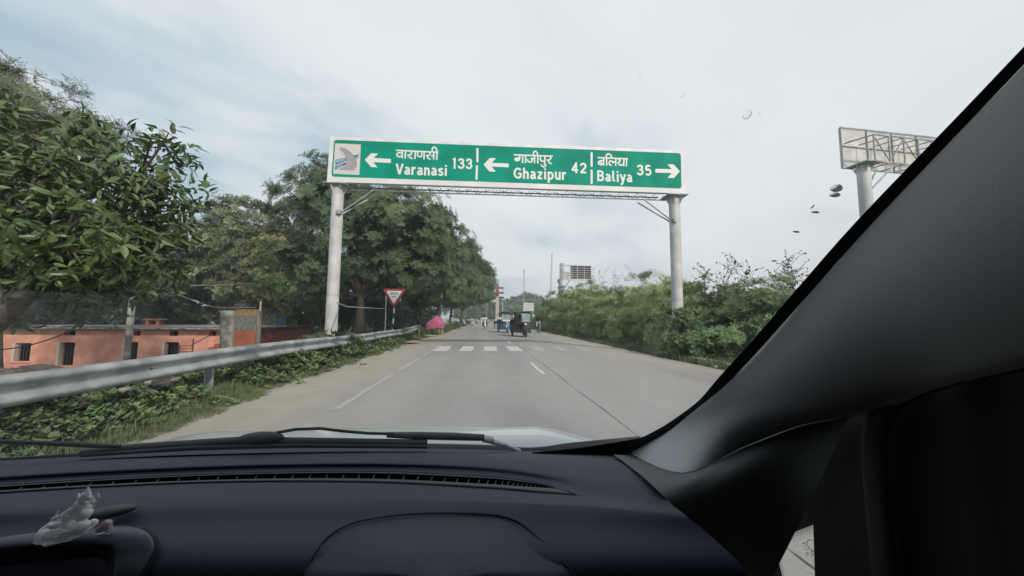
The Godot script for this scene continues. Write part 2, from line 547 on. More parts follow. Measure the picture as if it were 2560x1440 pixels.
# ---------------------------------------------------------------- road sign alphabet: even strokes, capital height 1
func glyph(c: String) -> Array:   # [advance, strokes]
	var L = func(a: Array) -> PackedVector2Array:
		var o = PackedVector2Array()
		for i in range(0, a.size(), 2):
			o.append(Vector2(a[i], a[i + 1]))
		return o
	match c:
		"V": return [0.72, [L.call([0.07, 0.97, 0.36, 0.03]), L.call([0.65, 0.97, 0.36, 0.03])]]
		"a": return [0.58, [L.call([0.10, 0.56, 0.2, 0.63, 0.31, 0.63, 0.41, 0.57, 0.44, 0.45, 0.44, 0.22, 0.47, 0.11, 0.56, 0.08]), L.call([0.44, 0.39, 0.25, 0.37, 0.12, 0.29, 0.10, 0.18, 0.18, 0.08, 0.31, 0.08, 0.44, 0.20])]]
		"r": return [0.44, [L.call([0.1, 0, 0.1, 0.72]), L.call([0.1, 0.42, 0.17, 0.57, 0.27, 0.63, 0.41, 0.63])]]
		"n": return [0.58, [L.call([0.1, 0, 0.1, 0.72]), L.call([0.1, 0.48, 0.19, 0.6, 0.31, 0.63, 0.43, 0.56, 0.47, 0.42, 0.47, 0])]]
		"h": return [0.58, [L.call([0.1, 0, 0.1, 1.0]), L.call([0.1, 0.48, 0.19, 0.6, 0.31, 0.63, 0.43, 0.56, 0.47, 0.42, 0.47, 0])]]
		"s": return [0.52, [L.call([0.44, 0.55, 0.34, 0.63, 0.2, 0.63, 0.1, 0.56, 0.1, 0.46, 0.2, 0.39, 0.33, 0.34, 0.43, 0.26, 0.43, 0.16, 0.33, 0.08, 0.2, 0.07, 0.07, 0.15])]]
		"i": return [0.28, [L.call([0.14, 0, 0.14, 0.72]), L.call([0.14, 0.83, 0.14, 0.99])]]
		"l": return [0.34, [L.call([0.12, 1.0, 0.12, 0.22, 0.17, 0.11, 0.3, 0.08])]]
		"G": return [0.8, [L.call([0.68, 0.76, 0.58, 0.87, 0.43, 0.91, 0.27, 0.86, 0.14, 0.71, 0.1, 0.5, 0.14, 0.29, 0.27, 0.13, 0.43, 0.09, 0.58, 0.12, 0.69, 0.22, 0.69, 0.46, 0.42, 0.46])]]
		"z": return [0.52, [L.call([0.05, 0.63, 0.44, 0.63, 0.08, 0.09, 0.49, 0.09])]]
		"p": return [0.6, [L.call([0.1, -0.28, 0.1, 0.72]), L.call([0.1, 0.5, 0.2, 0.61, 0.32, 0.63, 0.44, 0.56, 0.49, 0.42, 0.49, 0.28, 0.43, 0.14, 0.32, 0.07, 0.2, 0.08, 0.1, 0.18])]]
		"u": return [0.58, [L.call([0.1, 0.72, 0.1, 0.28, 0.14, 0.13, 0.25, 0.07, 0.36, 0.1, 0.47, 0.22]), L.call([0.47, 0.72, 0.47, 0])]]
		"B": return [0.7, [L.call([0.1, 0, 0.1, 1.0]), L.call([0.1, 0.91, 0.4, 0.91, 0.53, 0.84, 0.56, 0.72, 0.51, 0.59, 0.39, 0.52, 0.1, 0.52]), L.call([0.39, 0.52, 0.54, 0.46, 0.6, 0.3, 0.54, 0.15, 0.4, 0.09, 0.1, 0.09])]]
		"y": return [0.56, [L.call([0.06, 0.72, 0.29, 0.04]), L.call([0.51, 0.72, 0.25, -0.08, 0.17, -0.2, 0.05, -0.22])]]
		"1": return [0.42, [L.call([0.25, 0, 0.25, 1.0]), L.call([0.26, 0.93, 0.1, 0.78])]]
		"2": return [0.62, [L.call([0.09, 0.7, 0.14, 0.83, 0.28, 0.91, 0.42, 0.88, 0.52, 0.77, 0.51, 0.62, 0.4, 0.44, 0.1, 0.09, 0.57, 0.09])]]
		"3": return [0.62, [L.call([0.09, 0.73, 0.16, 0.86, 0.3, 0.91, 0.43, 0.87, 0.5, 0.76, 0.48, 0.62, 0.38, 0.53, 0.24, 0.52]), L.call([0.38, 0.52, 0.5, 0.44, 0.54, 0.29, 0.48, 0.16, 0.36, 0.09, 0.24, 0.09, 0.13, 0.15, 0.07, 0.27])]]
		"4": return [0.66, [L.call([0.45, 0, 0.45, 1.0]), L.call([0.45, 0.9, 0.1, 0.28, 0.62, 0.28])]]
		"5": return [0.62, [L.call([0.52, 0.9, 0.17, 0.9, 0.13, 0.5]), L.call([0.12, 0.46, 0.24, 0.57, 0.37, 0.57, 0.49, 0.48, 0.53, 0.32, 0.48, 0.17, 0.36, 0.09, 0.23, 0.09, 0.09, 0.17])]]
	return [0.5, []]

func sign_text(text: String, a: Vector2, b: Vector2, top: Vector2, m: Material, called: String, parent: Node) -> void:   # baseline from a to b; top is a point at capital height over a
	var total = -0.1
	for c in text: total += glyph(c)[0] + 0.1
	var cap = top.y - a.y
	var stretch = (b.x - a.x) / (total * cap)
	var s = st()
	var x = 0.0
	var k = 0
	for c in text:
		var g = glyph(c)
		for l in g[1]:
			var pts = []
			for p in l:
				var q = Vector2(a.x + (x + p.x) * cap * stretch, a.y + p.y * cap)
				q.y += (b.y - a.y) * (q.x - a.x) / (b.x - a.x)
				pts.append(q)
			stroke(s, pts, cap * 0.168, 0.004, 0.0062 + 0.0003 * (k % 5))
			k += 1
		x += g[0] + 0.1
	fin(s, called, m, parent)

# ---------------------------------------------------------------- plants
func leaf_faces(v: PackedVector3Array, n: PackedVector3Array, base: Vector3, dir: Vector3, side: Vector3, length: float, width: float, droop: float, steps := 3) -> void:
	var up = dir.cross(side).normalized()
	var prev = []
	for i in steps + 1:
		var t = float(i) / steps
		var w = width * 0.5 * sin(PI * (0.06 + 0.94 * pow(t, 0.85)))
		if i == steps:
			w = 0.0
		var mid = base + dir * length * t - up * droop * length * t * t
		var row = [mid + side * w + up * w * 0.35, mid, mid - side * w + up * w * 0.35]
		if i > 0:
			for k in 2:
				for q in [[prev[k], prev[k + 1], row[k + 1]], [prev[k], row[k + 1], row[k]]]:
					var nn: Vector3 = (q[0] - q[2]).cross(q[0] - q[1])
					if nn.length_squared() < 1e-14:
						continue
					nn = nn.normalized()
					for p in q:
						v.append(p)
						n.append(nn)
		prev = row

func leaf_mesh(v: PackedVector3Array, n: PackedVector3Array) -> ArrayMesh:
	var a = []
	a.resize(Mesh.ARRAY_MAX)
	a[Mesh.ARRAY_VERTEX] = v
	a[Mesh.ARRAY_NORMAL] = n
	var m = ArrayMesh.new()
	m.add_surface_from_arrays(Mesh.PRIMITIVE_TRIANGLES, a)
	return m

func big_leaf(length: float, width: float, droop: float) -> ArrayMesh:
	var v = PackedVector3Array()
	var n = PackedVector3Array()
	leaf_faces(v, n, Vector3.ZERO, Vector3(0, 0, 1), Vector3(1, 0, 0), length, width, droop, 5)
	return leaf_mesh(v, n)

func spray(kind: String, sd: int) -> ArrayMesh:   # a twig's worth of leaves about 1 m across, growing along +y
	var r = RandomNumberGenerator.new()
	r.seed = sd
	var v = PackedVector3Array()
	var n = PackedVector3Array()
	var stems = 5
	var pairs = 7
	var ll = 0.17
	var lw = 0.055
	if kind == "broad":
		stems = 4
		pairs = 4
		ll = 0.30
		lw = 0.13
	elif kind == "fine":
		stems = 6
		pairs = 9
		ll = 0.11
		lw = 0.028
	elif kind == "creeper":
		stems = 4
		pairs = 2
		ll = 0.42
		lw = 0.38
	elif kind == "grass":
		for i in 22:
			var b = Vector3(r.randf_range(-0.5, 0.5), 0, r.randf_range(-0.5, 0.5))
			var u = r.randf_range(0, TAU)
			var out = Vector3(cos(u), 0, sin(u))
			leaf_faces(v, n, b, (Vector3.UP + out * r.randf_range(0.1, 0.8)).normalized(), out.cross(Vector3.UP).normalized(), r.randf_range(0.5, 1.1), 0.055, r.randf_range(-0.2, 0.5), 3)
		return leaf_mesh(v, n)
	for i in stems:
		var u = TAU * (i + r.randf_range(-0.3, 0.3)) / stems
		var tilt = r.randf_range(0.35, 1.1)
		var d = Vector3(cos(u) * sin(tilt), cos(tilt), sin(u) * sin(tilt))
		var len_ = r.randf_range(0.4, 0.62)
		var side = d.cross(Vector3.UP).normalized()
		var fall = r.randf_range(0.1, 0.4)
		for k in pairs:
			var t = (k + 1.0) / pairs
			var p = d * len_ * t - Vector3.UP * fall * len_ * t * t
			for sg in [-1.0, 1.0]:
				var ld: Vector3 = (side * sg * 0.9 + d * r.randf_range(0.3, 0.8) + Vector3(r.randf_range(-0.3, 0.3), r.randf_range(-0.5, 0.1), r.randf_range(-0.3, 0.3))).normalized()
				var sd2 = ld.cross(Vector3(r.randf_range(-0.4, 0.4), 1, r.randf_range(-0.4, 0.4))).normalized()
				leaf_faces(v, n, p, ld, sd2, ll * r.randf_range(0.7, 1.25), lw * r.randf_range(0.8, 1.2), 0.15, 2 if kind != "creeper" else 3)
	return leaf_mesh(v, n)

var sprays = {}

func crown_points(blobs: Array, count: int, r: RandomNumberGenerator, clump := 0.5) -> Array:   # [point, outward] in clumps over the blobs
	var total = 0.0
	for b in blobs:
		total += pow(b[1].x * b[1].y * b[1].z, 0.667)
	var o = []
	for b in blobs:
		var share = int(count * pow(b[1].x * b[1].y * b[1].z, 0.667) / total)
		var per = 16
		for c in share / per:
			var d = Vector3(r.randfn(), r.randfn(), r.randfn()).normalized()
			var deep = r.randf()
			var m: Vector3 = b[0] + d * (b[1] as Vector3) * (r.randf_range(0.84, 1.10) if deep < 0.76 else r.randf_range(0.35, 0.84))
			var tone = r.randf_range(0.72, 1.32)
			for k in per:
				var e = Vector3(r.randfn(), r.randfn() * 0.6, r.randfn()) * clump * 0.66
				o.append([m + e, (d + e / clump * 0.35 + Vector3.UP * 0.25).normalized(), tone])
	return o

# blobs: [centre, radii] in the tree's own space; the trunk runs up from the base and a limb to each blob
func tree(called: String, label: String, category: String, base: Vector3, fork: Vector3, trunk_r: float, blobs: Array, count: int, kinds: Array, size: float, colour: Color, vary: float, bark: Material, sd: int, group := "", clump := 0.5, flowers := Color(0, 0, 0, 0)) -> Node3D:
	var r = RandomNumberGenerator.new()
	r.seed = sd
	var t = thing(called, label, category, base, 0.0, group)
	for b in blobs:
		b[0] -= base
	if trunk_r > 0.0:
		var s = st()
		var f = fork - base
		tube(s, curve([Vector3(0, -0.6, 0), Vector3(0, 0.15, 0), f * 0.5 + Vector3(r.randf_range(-0.12, 0.12), 0, r.randf_range(-0.1, 0.1)) * f.length() * 0.3, f], 4), range(13).map(func(i): return trunk_r * (1.35 - 0.07 * i)), 9)
		fin(s, "trunk", bark, t)
		for b in blobs:
			var e: Vector3 = b[0]
			var l = st()
			var bend = (f + e) / 2.0 + Vector3(r.randf_range(-0.1, 0.1), -0.12, r.randf_range(-0.1, 0.1)) * (e - f).length()
			tube(l, curve([f * 0.9, bend, e], 4), range(9).map(func(i): return trunk_r * (0.5 - 0.045 * i)), 6)
			for k in 5:
				var d = Vector3(r.randfn(), r.randfn() * 0.8 + 0.3, r.randfn()).normalized() * (b[1] as Vector3) * 0.9
				tube(l, curve([e.lerp(bend, r.randf_range(0.0, 0.5)), e + d * 0.5 + Vector3(0, -0.1, 0), e + d], 3), range(7).map(func(i): return trunk_r * (0.2 - 0.026 * i)), 5)
			fin(l, "limb", bark, t)
	var xfs = [[], []]
	var cols = [[], []]
	var hue = FastNoiseLite.new()
	hue.seed = sd
	hue.frequency = 0.35
	for p in crown_points(blobs, count, r, clump):
		var y: Vector3 = p[1]
		var x = y.cross(Vector3(r.randfn(), r.randfn(), r.randfn())).normalized()
		var sc = size * r.randf_range(0.7, 1.3)
		var w = r.randi() % 2
		xfs[w].append(Transform3D(Basis(x * sc, y * sc, x.cross(y) * sc), p[0]))
		var q = hue.get_noise_3dv(p[0]) * vary * 1.6 + r.randf_range(-vary, vary) * 0.6
		var c = Color(colour.r * (1.0 + q * 1.25), colour.g * (1.0 + q), colour.b * (1.0 + q * 0.7)) * p[2]
		if flowers.a > 0.0 and r.randf() < flowers.a and y.y > 0.1:
			c = Color(flowers.r, flowers.g, flowers.b) * r.randf_range(0.8, 1.2)
		cols[w].append(c)
	for w in 2:
		var key: String = kinds[w % kinds.size()] + str(w)
		if not sprays.has(key):
			sprays[key] = spray(kinds[w % kinds.size()], 300 + w * 17 + key.length())
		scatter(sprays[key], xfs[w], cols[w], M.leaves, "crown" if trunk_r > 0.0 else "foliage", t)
	return t

func broad_tree() -> void:   # the near tree whose leaves can be told apart
	var r = RandomNumberGenerator.new()
	r.seed = 5
	var base = Vector3(-7.6703, -0.2198, -5.6)
	var t = thing("broadleaf_tree", "large broad-leaved tree leaning over the orange building, its oval leaves close to the guardrail", "tree", base)
	var P = [Vector3(-7.7774, -0.4771, -5.6), Vector3(-6.9565, 0.7542, -5.4), Vector3(-6.2086, 1.3134, -5.2), Vector3(-5.975, 1.8265, -5.3), Vector3(-6.2171, 2.6654, -5.8)]
	var s = st()
	tube(s, curve(P.map(func(p): return p - base), 4), range(17).map(func(i): return 0.165 - 0.005 * i), 10)
	fin(s, "trunk", M.bark_pale, t)
	var blobs = [[Vector3(-5.4398, 2.3437, -5), Vector3(0.75, 0.55, 0.3)], [Vector3(-5.9544, 2.7741, -5), Vector3(0.7, 0.6, 0.3)], [Vector3(-5.475, 1.9994, -5.3), Vector3(0.5, 0.35, 0.3)],
		[Vector3(-6.87, 3.06, -6.00), Vector3(1.75, 1.45, 1.3)], [Vector3(-5.63, 3.59, -6.20), Vector3(0.85, 0.95, 0.8)], [Vector3(-5.66, 2.43, -6.30), Vector3(0.9, 0.9, 0.9)],
		[Vector3(-8.16, 3.06, -6.00), Vector3(1.8, 1.6, 1.3)], [Vector3(-7.34, 3.86, -6.10), Vector3(1.5, 0.75, 1.0)], [Vector3(-7.00, 1.80, -6.10), Vector3(1.7, 0.6, 1.0)], [Vector3(-6.22, 2.35, -5.00), Vector3(0.9, 0.8, 0.6)], [Vector3(-5.39, 2.97, -6.20), Vector3(0.5, 0.6, 0.5)]]
	for b in blobs:
		var l = st()
		var e: Vector3 = b[0] - base
		var f: Vector3 = P[3] - base
		var mid = (e + f) / 2.0 - Vector3(0, 0.15, 0)
		tube(l, curve([f, mid, e], 4), range(9).map(func(i): return 0.09 - 0.008 * i), 6)
		for k in 7:
			var d = Vector3(r.randfn(), r.randfn(), r.randfn()).normalized() * (b[1] as Vector3) * 0.95
			tube(l, curve([e.lerp(mid, r.randf() * 0.5), e + d * 0.5, e + d], 3), range(7).map(func(i): return 0.028 - 0.0032 * i), 5)
		fin(l, "limb", M.bark_pale, t)
	var shapes = [big_leaf(1.0, 0.36, 0.25), big_leaf(1.0, 0.42, 0.05), big_leaf(1.0, 0.33, 0.5)]
	var all = []
	for b in blobs:
		var n = int(40.0 * b[1].x * b[1].y + 18)
		for i in n * 2:
			var d = Vector3(r.randfn(), r.randfn(), r.randfn()).normalized()
			var m: Vector3 = b[0] + d * (b[1] as Vector3) * (r.randf_range(0.8, 1.05) if r.randf() < 0.72 else r.randf_range(0.3, 0.8))
			var axis = (d + Vector3(r.randfn(), r.randfn(), r.randfn()) * 0.5 + Vector3(0, 0.2, 0)).normalized()
			var x = axis.cross(Vector3(r.randfn(), r.randfn(), r.randfn())).normalized()
			var y = x.cross(axis)
			var tone = r.randf_range(0.6, 1.35)
			var count = r.randi_range(4, 9)
			for k in count:
				var u = TAU * k / count + r.randf_range(-0.3, 0.3)
				var dir = ((x * cos(u) + y * sin(u)) * r.randf_range(0.6, 1.1) + axis * r.randf_range(0.1, 0.9) - Vector3(0, r.randf_range(0.0, 0.5), 0)).normalized()
				var nrm = (axis + Vector3(0, 0.5, 0) + Vector3(r.randfn(), r.randfn(), r.randfn()) * 0.6).normalized()
				var side = nrm.cross(dir).normalized()
				var l = r.randf_range(0.085, 0.23)
				var o = m + dir * 0.02 + axis * r.randf_range(-0.16, 0.12)
				all.append([Transform3D(Basis(side * l, dir.cross(side) * l, dir * l), o - base), tone * r.randf_range(0.85, 1.15), r.randi() % 3, o.distance_to(Vector3(-1.0, 1.3, 0)) + maxf(0.0, 2.0 - o.y) * 0.2])
	all.sort_custom(func(a, b): return a[3] < b[3])
	var near = [mat(lin(0.078, 0.122, 0.042), 0.42), mat(lin(0.105, 0.155, 0.052), 0.45), mat(lin(0.062, 0.095, 0.042), 0.4), mat(lin(0.105, 0.125, 0.05), 0.5)]
	for m in near:
		m.backlight_enabled = true
		m.backlight = Color(0.35, 0.45, 0.15)
	var crown = Node3D.new()
	put(crown, "crown", t)
	var xfs = [[], [], []]
	var cols = [[], [], []]
	for i in all.size():
		var a: Array = all[i]
		if i < 300:
			hold(shapes[a[2]], "leaf", near[3] if i % 17 == 0 else near[clampi(int((a[1] - 0.6) * 4.0), 0, 2)], crown, a[0])
		else:
			xfs[a[2]].append(a[0])
			var warm = r.randf_range(0.0, 0.25)
			cols[a[2]].append(Color(0.072 * a[1] * (1.0 + warm), 0.124 * a[1], 0.045 * a[1]))
	for k in 3:
		scatter(shapes[k], xfs[k], cols[k], M.leaves, "leaves", crown)

func bare_twigs(base: Vector3, h: float, sd: int, label: String) -> void:   # thin upright twigs with sparse leaves
	var r = RandomNumberGenerator.new()
	r.seed = sd
	var t = thing("twiggy_plant", label, "plant", base, 0.0, "sparse twiggy plants rising above the bushes")
	var xfs = []
	var cols = []
	for k in 7:
		var s = st()
		var lean = Vector3(r.randf_range(-0.5, 0.5), 1, r.randf_range(-0.3, 0.3)) * h * r.randf_range(0.75, 1.05)
		var pts = curve([Vector3(r.randf_range(-0.2, 0.2), 0, 0), lean * 0.5 + Vector3(r.randf_range(-0.12, 0.12), 0, 0) * h, lean], 5)
		tube(s, pts, range(11).map(func(i): return 0.02 - 0.0015 * i), 5)
		for j in 9:
			var q: Vector3 = pts[r.randi_range(4, 10)]
			var e = q + Vector3(r.randf_range(-0.6, 0.6), r.randf_range(0.05, 0.55), r.randf_range(-0.3, 0.3))
			tube(s, [q, (q + e) / 2 + Vector3(0, 0.05, 0), e], [0.008, 0.006, 0.004], 4)
			for l in 4:
				var w = q.lerp(e, 0.35 + 0.2 * l)
				var d = Vector3(r.randfn(), r.randfn() - 0.3, r.randfn()).normalized()
				var x = d.cross(Vector3(r.randfn(), r.randfn(), r.randfn())).normalized()
				var sc = r.randf_range(0.07, 0.13)
				xfs.append(Transform3D(Basis(x * sc, d.cross(x) * sc, d * sc), w))
				cols.append(Color(0.07, 0.085, 0.05) * r.randf_range(0.7, 1.3))
		fin(s, "stem", M.twig, t)
	scatter(big_leaf(1.0, 0.5, 0.2), xfs, cols, M.leaves, "leaves", t)

# ---------------------------------------------------------------- the setting
func smooth(a: float, b: float, x: float) -> float:
	var t = clampf((x - a) / (b - a), 0.0, 1.0)
	return t * t * (3.0 - 2.0 * t)

func ground_y(x: float, z: float) -> float:
	var y = -0.05
	var far = 1.0 - smooth(34.0, 60.0, -z)
	y -= 2.35 * smooth(-5.3, -9.5, x) * far
	y += 0.10 * smooth(-4.0, -4.9, x)
	y += 0.25 * smooth(6.9, 9.0, x)
	return y

func make_setting() -> void:
	# ground: one sheet to the horizon
	var xs = [-900.0, -400.0, -180.0, -90.0, -60.0, -45.0, -36.0]
	for i in 52: xs.append(-30.0 + i * 0.5)
	for i in 8: xs.append(-3.7 + i * 1.45)
	for i in 24: xs.append(7.9 + i * 0.8)
	xs += [30.0, 45.0, 90.0, 180.0, 400.0, 900.0]
	var zs = [60.0, 25.0, 8.0]
	for i in 60: zs.append(3.0 - i * 1.2)
	zs += [-80.0, -100.0, -140.0, -200.0, -300.0, -500.0, -900.0]
	var wob = FastNoiseLite.new()
	wob.seed = 9
	wob.frequency = 0.35
	var s = st()
	var rows = []
	for z in zs:
		var row = []
		for x in xs:
			var off_road = smooth(-3.9, -4.5, x) + smooth(6.7, 7.4, x)
			row.append(Vector3(x, ground_y(x, z) + wob.get_noise_2d(x, z) * 0.09 * minf(off_road, 1.0), z))
		rows.append(row)
	loft(s, rows)
	structure("ground", s, M.soil)

	# road and sandy shoulders as one dusty sheet
	var nz = FastNoiseLite.new()
	nz.seed = 4
	nz.frequency = 0.22
	nz.fractal_octaves = 4
	var v = PackedVector3Array()
	var n = PackedVector3Array()
	var c = PackedColorArray()
	var idx = PackedInt32Array()
	var rx = []
	var x0 = -4.6
	while x0 < 7.01:
		rx.append(x0)
		x0 += 0.1
	var rz = []
	var z0 = 6.0
	while z0 > -230.0:
		rz.append(z0)
		z0 -= 0.25 if z0 > -12.0 else 0.5 if z0 > -40.0 else 2.5
	var asphalt = Color(0.285, 0.278, 0.274)
	var sand = Color(0.330, 0.302, 0.262)
	var path = Color(0.30, 0.28, 0.255)
	for z in rz:
		for x in rx:
			var wide = 1.0 + 0.0 * z
			v.append(Vector3(x, 0.0 - 0.045 * smooth(-2.6, -4.6, x) - 0.05 * smooth(6.0, 7.0, x), z))
			n.append(Vector3.UP)
			var j = nz.get_noise_2d(x * 1.5, z * 0.6)
			var fine = nz.get_noise_2d(x * 9.0 + 40.0, z * 5.0)
			var dust = smooth(-2.05, -2.75, x + j * 0.9) + smooth(4.9, 5.9, x + j * 1.4)
			var lane = 0.06 * (exp(-pow((x + 0.95) / 0.4, 2)) + exp(-pow((x - 0.75) / 0.4, 2)))   # tyre-worn tracks
			var k = asphalt * (1.0 - lane + 0.10 * j + 0.07 * fine + 0.09 * nz.get_noise_2d(x * 2.2 + 90.0, z * 0.12))
			k = k * (1.0 - 0.13 * smooth(0.12, 0.5, nz.get_noise_2d(x * 1.1 - 60.0, z * 0.35 + 20.0)))
			k = k.lerp(path, 0.35 * smooth(1.7, 4.8, x) * (0.6 + j))
			k = k.lerp(sand * (1.0 + 0.14 * fine + 0.1 * j), clampf(dust, 0.0, 1.0))
			c.append(k)
	for i in rz.size() - 1:
		for k in rx.size() - 1:
			var a = i * rx.size() + k
			var b = a + rx.size()
			idx.append_array([a, b, b + 1, a, b + 1, a + 1])
	var arr = []
	arr.resize(Mesh.ARRAY_MAX)
	arr[Mesh.ARRAY_VERTEX] = v
	arr[Mesh.ARRAY_NORMAL] = n
	arr[Mesh.ARRAY_COLOR] = c
	arr[Mesh.ARRAY_INDEX] = idx
	var am = ArrayMesh.new()
	am.add_surface_from_arrays(Mesh.PRIMITIVE_TRIANGLES, arr)
	var road = hold(am, "road", M.road, self)
	road.set_meta("kind", "structure")

	# painted markings, each its own worn sheet
	var mark = func(called: String, pts: Array, m: Material, seed_: int) -> void:
		var r = RandomNumberGenerator.new()
		r.seed = seed_
		var q = st()
		q.set_smooth_group(-1)
		var steps = 8
		var left = []
		var right = []
		for i in steps + 1:
			var t = float(i) / steps
			var e = 0.012 if pts[0].distance_to(pts[1]) < 0.3 else 0.03
			left.append((pts[0] as Vector3).lerp(pts[3], t) + Vector3(r.randf_range(-e, e), 0.005, r.randf_range(-e, e)))
			right.append((pts[1] as Vector3).lerp(pts[2], t) + Vector3(r.randf_range(-e, e), 0.005, r.randf_range(-e, e)))
		for i in steps:
			quad(q, left[i], left[i + 1], right[i + 1], right[i])
		fin(q, called, m, road)
	for i in 7:
		var x = -1.72 + i * 1.03
		var w = [0.56, 0.52, 0.55, 0.56, 0.5, 0.34, 0.3][i] as float
		mark.call("crosswalk_stripe", [Vector3(x - w / 2, 0, -14.75), Vector3(x + w / 2, 0, -14.75), Vector3(x + w / 2, 0, -17.3), Vector3(x - w / 2, 0, -17.3)], M.road_mark if i < 4 else M.road_mark_worn, 60 + i)
	for z in [-8.9, -19.4]:   # lane dashes
		mark.call("lane_dash", [Vector3(1.40, 0, z + 0.3), Vector3(1.50, 0, z + 0.3), Vector3(1.50, 0, z - 2.0), Vector3(1.40, 0, z - 2.0)], M.road_mark, 80 - int(z))
	var ez = -2.5
	while ez > -60.0:
		var l = rng.randf_range(1.2, 3.4)
		mark.call("edge_line", [Vector3(-2.13, 0, ez), Vector3(-2.02, 0, ez), Vector3(-2.02, 0, ez - l), Vector3(-2.13, 0, ez - l)], M.road_mark_worn, 200 - int(ez))
		ez -= l + rng.randf_range(0.15, 1.0)
	# the joint between the concrete lanes, broken here and there
	s = st()
	s.set_smooth_group(-1)
	var pz = 2.0
	var px = 1.755
	while pz > -70.0:
		var w2 = rng.randf_range(0.002, 0.008)
		var nx = 1.755 + rng.randf_range(-0.012, 0.012)
		quad(s, Vector3(px - w2, 0.004, pz), Vector3(nx - w2, 0.004, pz - 0.5), Vector3(nx + w2, 0.004, pz - 0.5), Vector3(px + w2, 0.004, pz))
		px = nx
		pz -= 0.5
	fin(s, "lane_joint", M.crack, road)

	# black and white kerb on the far side
	var kerb = Node3D.new()
	put(kerb, "kerb", self)
	kerb.set_meta("kind", "structure")
	for i in 11:
		s = st()
		var z = -4.5 - i * 0.92
		box(s, at(Vector3(6.72 + rng.randf_range(-0.015, 0.015), 0.01 + rng.randf_range(-0.015, 0.01), z), rng.randf_range(-0.02, 0.02), 0, rng.randf_range(-0.04, 0.04)), Vector3(0.16, 0.26, 0.88), 0.02)
		fin(s, "kerb_stone", M.kerb_white if i % 2 else M.kerb_black, kerb)

	make_verges()

func verge(called: String, kind: String, pts: Array, label: String, base: Color, vary: float) -> void:
	if not sprays.has(kind):
		sprays[kind] = spray(kind, 91)
		sprays[kind + "b"] = spray(kind, 92)
	var o = thing(called, label, "grass" if kind == "grass" else "plant")
	o.set_meta("kind", "stuff")
	var xfs = [[], []]
	var cols = [[], []]
	for p in pts:
		var u = rng.randf_range(0, TAU)
		var w = rng.randi() % 2
		xfs[w].append(Transform3D(Basis.from_euler(Vector3(rng.randf_range(-0.3, 0.3), u, rng.randf_range(-0.3, 0.3))).scaled(Vector3.ONE * p[1]), p[0]))
		var q = 1.0 + rng.randf_range(-vary, vary)
		var warm = rng.randf_range(0.9, 1.3)
		cols[w].append(Color(base.r * q * warm, base.g * q, base.b * q))
	for w in 2:
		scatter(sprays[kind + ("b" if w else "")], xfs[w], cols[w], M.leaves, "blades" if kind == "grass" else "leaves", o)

func make_verges() -> void:
	var nz = FastNoiseLite.new()
	nz.seed = 21
	nz.frequency = 0.5
	var pts = []
	for i in 9000:
		var z = -2.2 - 46.0 * pow(rng.randf(), 2.0)
		var edge = -3.55 - 0.28 * smooth(-4.0, -7.0, z) + nz.get_noise_2d(0, z * 1.4) * 0.35 + 0.25 * smooth(-24.0, -40.0, z)
		if z < -18.5 and z > -23.5 and rng.randf() < 0.75: continue
		var x = edge - 1.3 * pow(rng.randf(), 1.25)
		pts.append([Vector3(x, ground_y(x, z) - 0.01, z), rng.randf_range(0.07, 0.17) * (0.6 + 0.6 * smooth(edge, edge - 0.5, x))])
	verge("grass", "grass", pts, "green grass strip between the sandy shoulder and the guardrail", Color(0.112, 0.158, 0.068), 0.35)
	pts = []
	for i in 5200:
		var z = -2.0 - 21.0 * pow(rng.randf(), 1.7)
		var n = nz.get_noise_2d(z * 0.9, 7.0)
		var x = -4.45 - 0.28 - rng.randfn() * 0.30 + 0.22 * n + 0.1
		var top = 0.16 + 0.22 * smooth(-0.35, 0.5, nz.get_noise_2d(z * 1.3, 90.0)) + (0.22 if z < -8.0 and z > -14.0 else 0.0)
		if z < -16.0 and rng.randf() < 0.5: continue
		if z < -6.1 and z > -7.1 and x > -4.75: continue
		var h = rng.randf() * maxf(0.05, top * (1.15 - 0.9 * absf(x + 4.6)))
		pts.append([Vector3(x, ground_y(x, z) + h, z), rng.randf_range(0.10, 0.19)])
	verge("creeper", "creeper", pts, "low leafy creeper growing along and under the guardrail", Color(0.102, 0.166, 0.064), 0.35)
	pts = []
	for i in 3800:
		var z = -4.0 - 45.0 * pow(rng.randf(), 1.8)
		var x = 6.38 + 1.7 * rng.randf() + nz.get_noise_2d(3.0, z) * 0.2
		if x > 6.62 and x < 6.85: continue
		pts.append([Vector3(x, ground_y(x, z), z), rng.randf_range(0.12, 0.3)])
	verge("grass", "grass", pts, "tall green grass at the foot of the bushes beside the kerb", Color(0.10, 0.15, 0.06), 0.35)
	pts = []
	for i in 900:
		var z = -5.0 - 8.5 * rng.randf()
		var x = 6.9 + 1.3 * rng.randf()
		pts.append([Vector3(x, ground_y(x, z) + rng.randf() * (0.12 + 0.45 * smooth(6.9, 7.9, x)), z), rng.randf_range(0.14, 0.26)])
	verge("low_weeds", "broad", pts, "low bright green weeds behind the kerb next to the windscreen pillar", Color(0.12, 0.185, 0.075), 0.3)
	pts = []
	for i in 2600:
		var z = -4.0 - 40.0 * rng.randf()
		var x = -5.6 - 8.0 * pow(rng.randf(), 1.5)
		pts.append([Vector3(x, ground_y(x, z), z), rng.randf_range(0.25, 0.6)])
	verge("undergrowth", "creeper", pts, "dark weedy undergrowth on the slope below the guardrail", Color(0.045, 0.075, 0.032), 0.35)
	pts = []
	for i in 1500:
		var z = -29.0 - 40.0 * rng.randf()
		var x = -3.6 - 1.2 * rng.randf()
		pts.append([Vector3(x, 0.0, z), rng.randf_range(0.3, 0.75)])
	verge("grass", "grass", pts, "tall bright grass along the low wall past the pink cloth", Color(0.07, 0.12, 0.045), 0.3)

